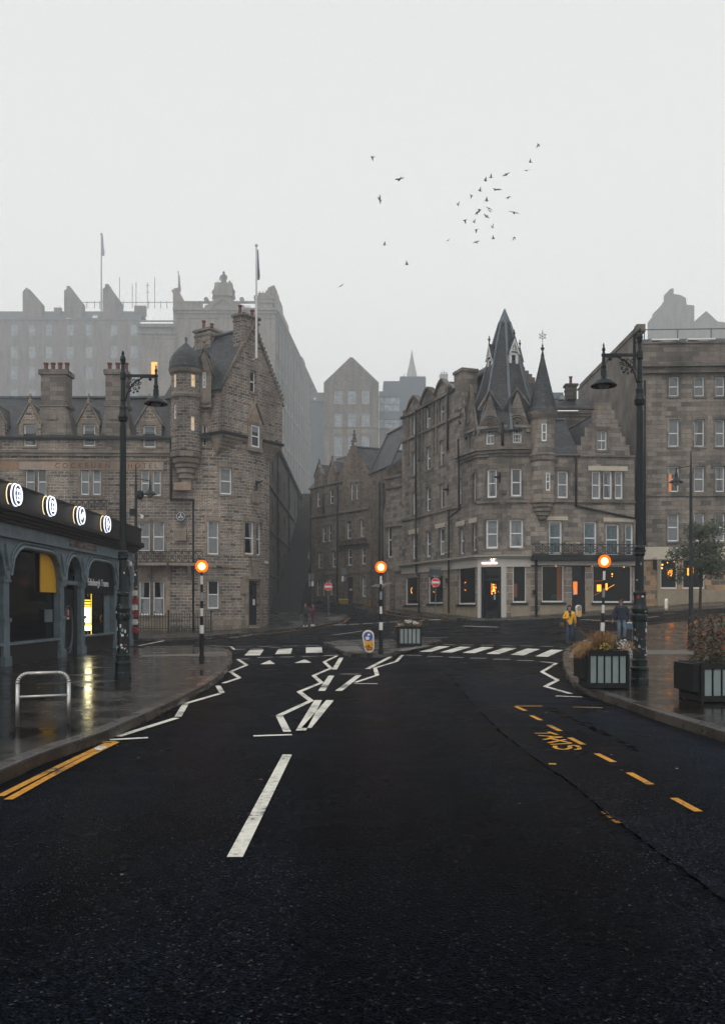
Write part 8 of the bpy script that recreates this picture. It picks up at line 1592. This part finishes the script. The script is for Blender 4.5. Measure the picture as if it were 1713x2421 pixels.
Ym = 38.2; gm = Vector((*XY(1467, Ym), 0)); gm.z = surf(gm.x, gm.y); gm.z = CH+(HY-1417)/F*Ym-1.78
gm.z = max(gm.z, surf(gm.x, gm.y)+(.12 if False else 0)); 
t_, J = person('person in navy quilted jacket and faded jeans looking aside, carrying bags', gm, 0, 1.78, dict(stand, ell=(-.3, .02, 1.14), wrl=(-.36, -.06, .88), elr=(.3, .02, 1.14), wrr=(.33, -.02, .88), knl=(-.1, -.06, .5), anl=(-.08, .06, .1), knr=(.12, -.14, .54), anr=(.12, -.02, .12)), nav, jeansl, blk, skn2, hair_g, False, 1.3, (R(-50), 0), None, nav2)
print('man', gm.z, surf(gm.x, gm.y))
mb = MB(); hd_ = J['hd']; f_ = Matrix.Rotation(R(-50), 3, 'Z') @ Vector((0, -1, 0)); r_ = Vector((-f_.y, f_.x, 0)); mb.bar(hd_+f_*.09-r_*.07, hd_+f_*.09+r_*.07, .012, .035); mb.build('glasses', blk, t_, local=True)
bg2 = thing('carrier_bag', 'blue and white bag held by the person in the navy jacket', 'bag', gm+Vector((.34, -.02, .52))); mb = MB(); mb.hexa([(-.14, -.06, 0), (.14, -.06, 0), (.14, .06, 0), (-.14, .06, 0), (-.12, -.04, .25), (.12, -.04, .25), (.12, .04, .25), (-.12, .04, .25)]); mb.build('bag_body', c('blue_bag', (.05, .09, .14)), bg2, local=True); mb = MB(); mb.box((0, -.0, .27), (.2, .09, .05)); mb.build('white_top', M['signwhite'], bg2, local=True); mb = MB(); mb.tube([Vector((-.07, 0, .28)), Vector((0, 0, .38)), Vector((.07, 0, .28))], .01, 6); mb.build('strap', blk, bg2, local=True)
suitcase('black wheeled case beside the person in the navy jacket', gm+Vector((.3, .25, 0)), .4, .55, .25, R(5), .2, blk)
for lb, px, py, H_, po, cols, kw in (('person in black with long dark hair standing on the hotel pavement corner', 722, 1482, 1.66, dict(stand, wrl=(-.3, -.02, .86), wrr=(.28, -.05, .88)), (blk, blk, shw, skn, hair_d), dict(long_hair=True)),
                      ('person in burgundy coat, head bowed over a phone, beside the person in black', 740.5, 1481, 1.72, dict(stand, ell=(-.24, -.06, 1.16), wrl=(-.12, -.32, 1.2), elr=(.2, -.1, 1.16), wrr=(.05, -.34, 1.2)), (bur, c('plum_trousers', (.05, .01, .03)), shw, skn, hair_d), dict(head=(0, .5), thick=1.1))):
    g2 = onpav(px, py); hh = (HY-1426 if px < 730 else HY-1425)/F*g2.y+CH-g2.z; t_, J = person(lb, g2, 0 if px < 730 else R(-75), max(1.5, min(1.85, hh)), po, *cols, **kw); print('p', g2, hh)
    if px > 730: p_ = (J['wrl']+J['wrr'])/2+Vector((0, -.08, .03)); ph_ = thing('phone', 'pale phone in the hands of the person in burgundy', 'phone', g2+Matrix.Rotation(R(-75), 3, 'Z') @ p_, R(-75)); mb = MB(); mb.box((0, 0, 0), (.08, .02, .15), 0, .6); mb.build('handset', shw, ph_, local=True)
# ---------------------------------------------------------------- haze
hz = MB(); hz.box((0, 480, 98), (2200, 1040, 204)); ho = hz.build('haze', M['tar']); ho.data.materials.clear()
mh = bpy.data.materials.new('haze'); mh.use_nodes = True; t = mh.node_tree; t.nodes.clear(); o_ = t.nodes.new('ShaderNodeOutputMaterial'); v_ = t.nodes.new('ShaderNodeVolumePrincipled')
v_.inputs['Color'].default_value = (.91, .95, .985, 1); v_.inputs['Density'].default_value = .0012; v_.inputs['Anisotropy'].default_value = .1
t.links.new(v_.outputs[0], o_.inputs['Volume']); ho.data.materials.append(mh); tag(ho, 'pale fog filling the whole street scene', kind='stuff'); ho.display_type = 'WIRE'
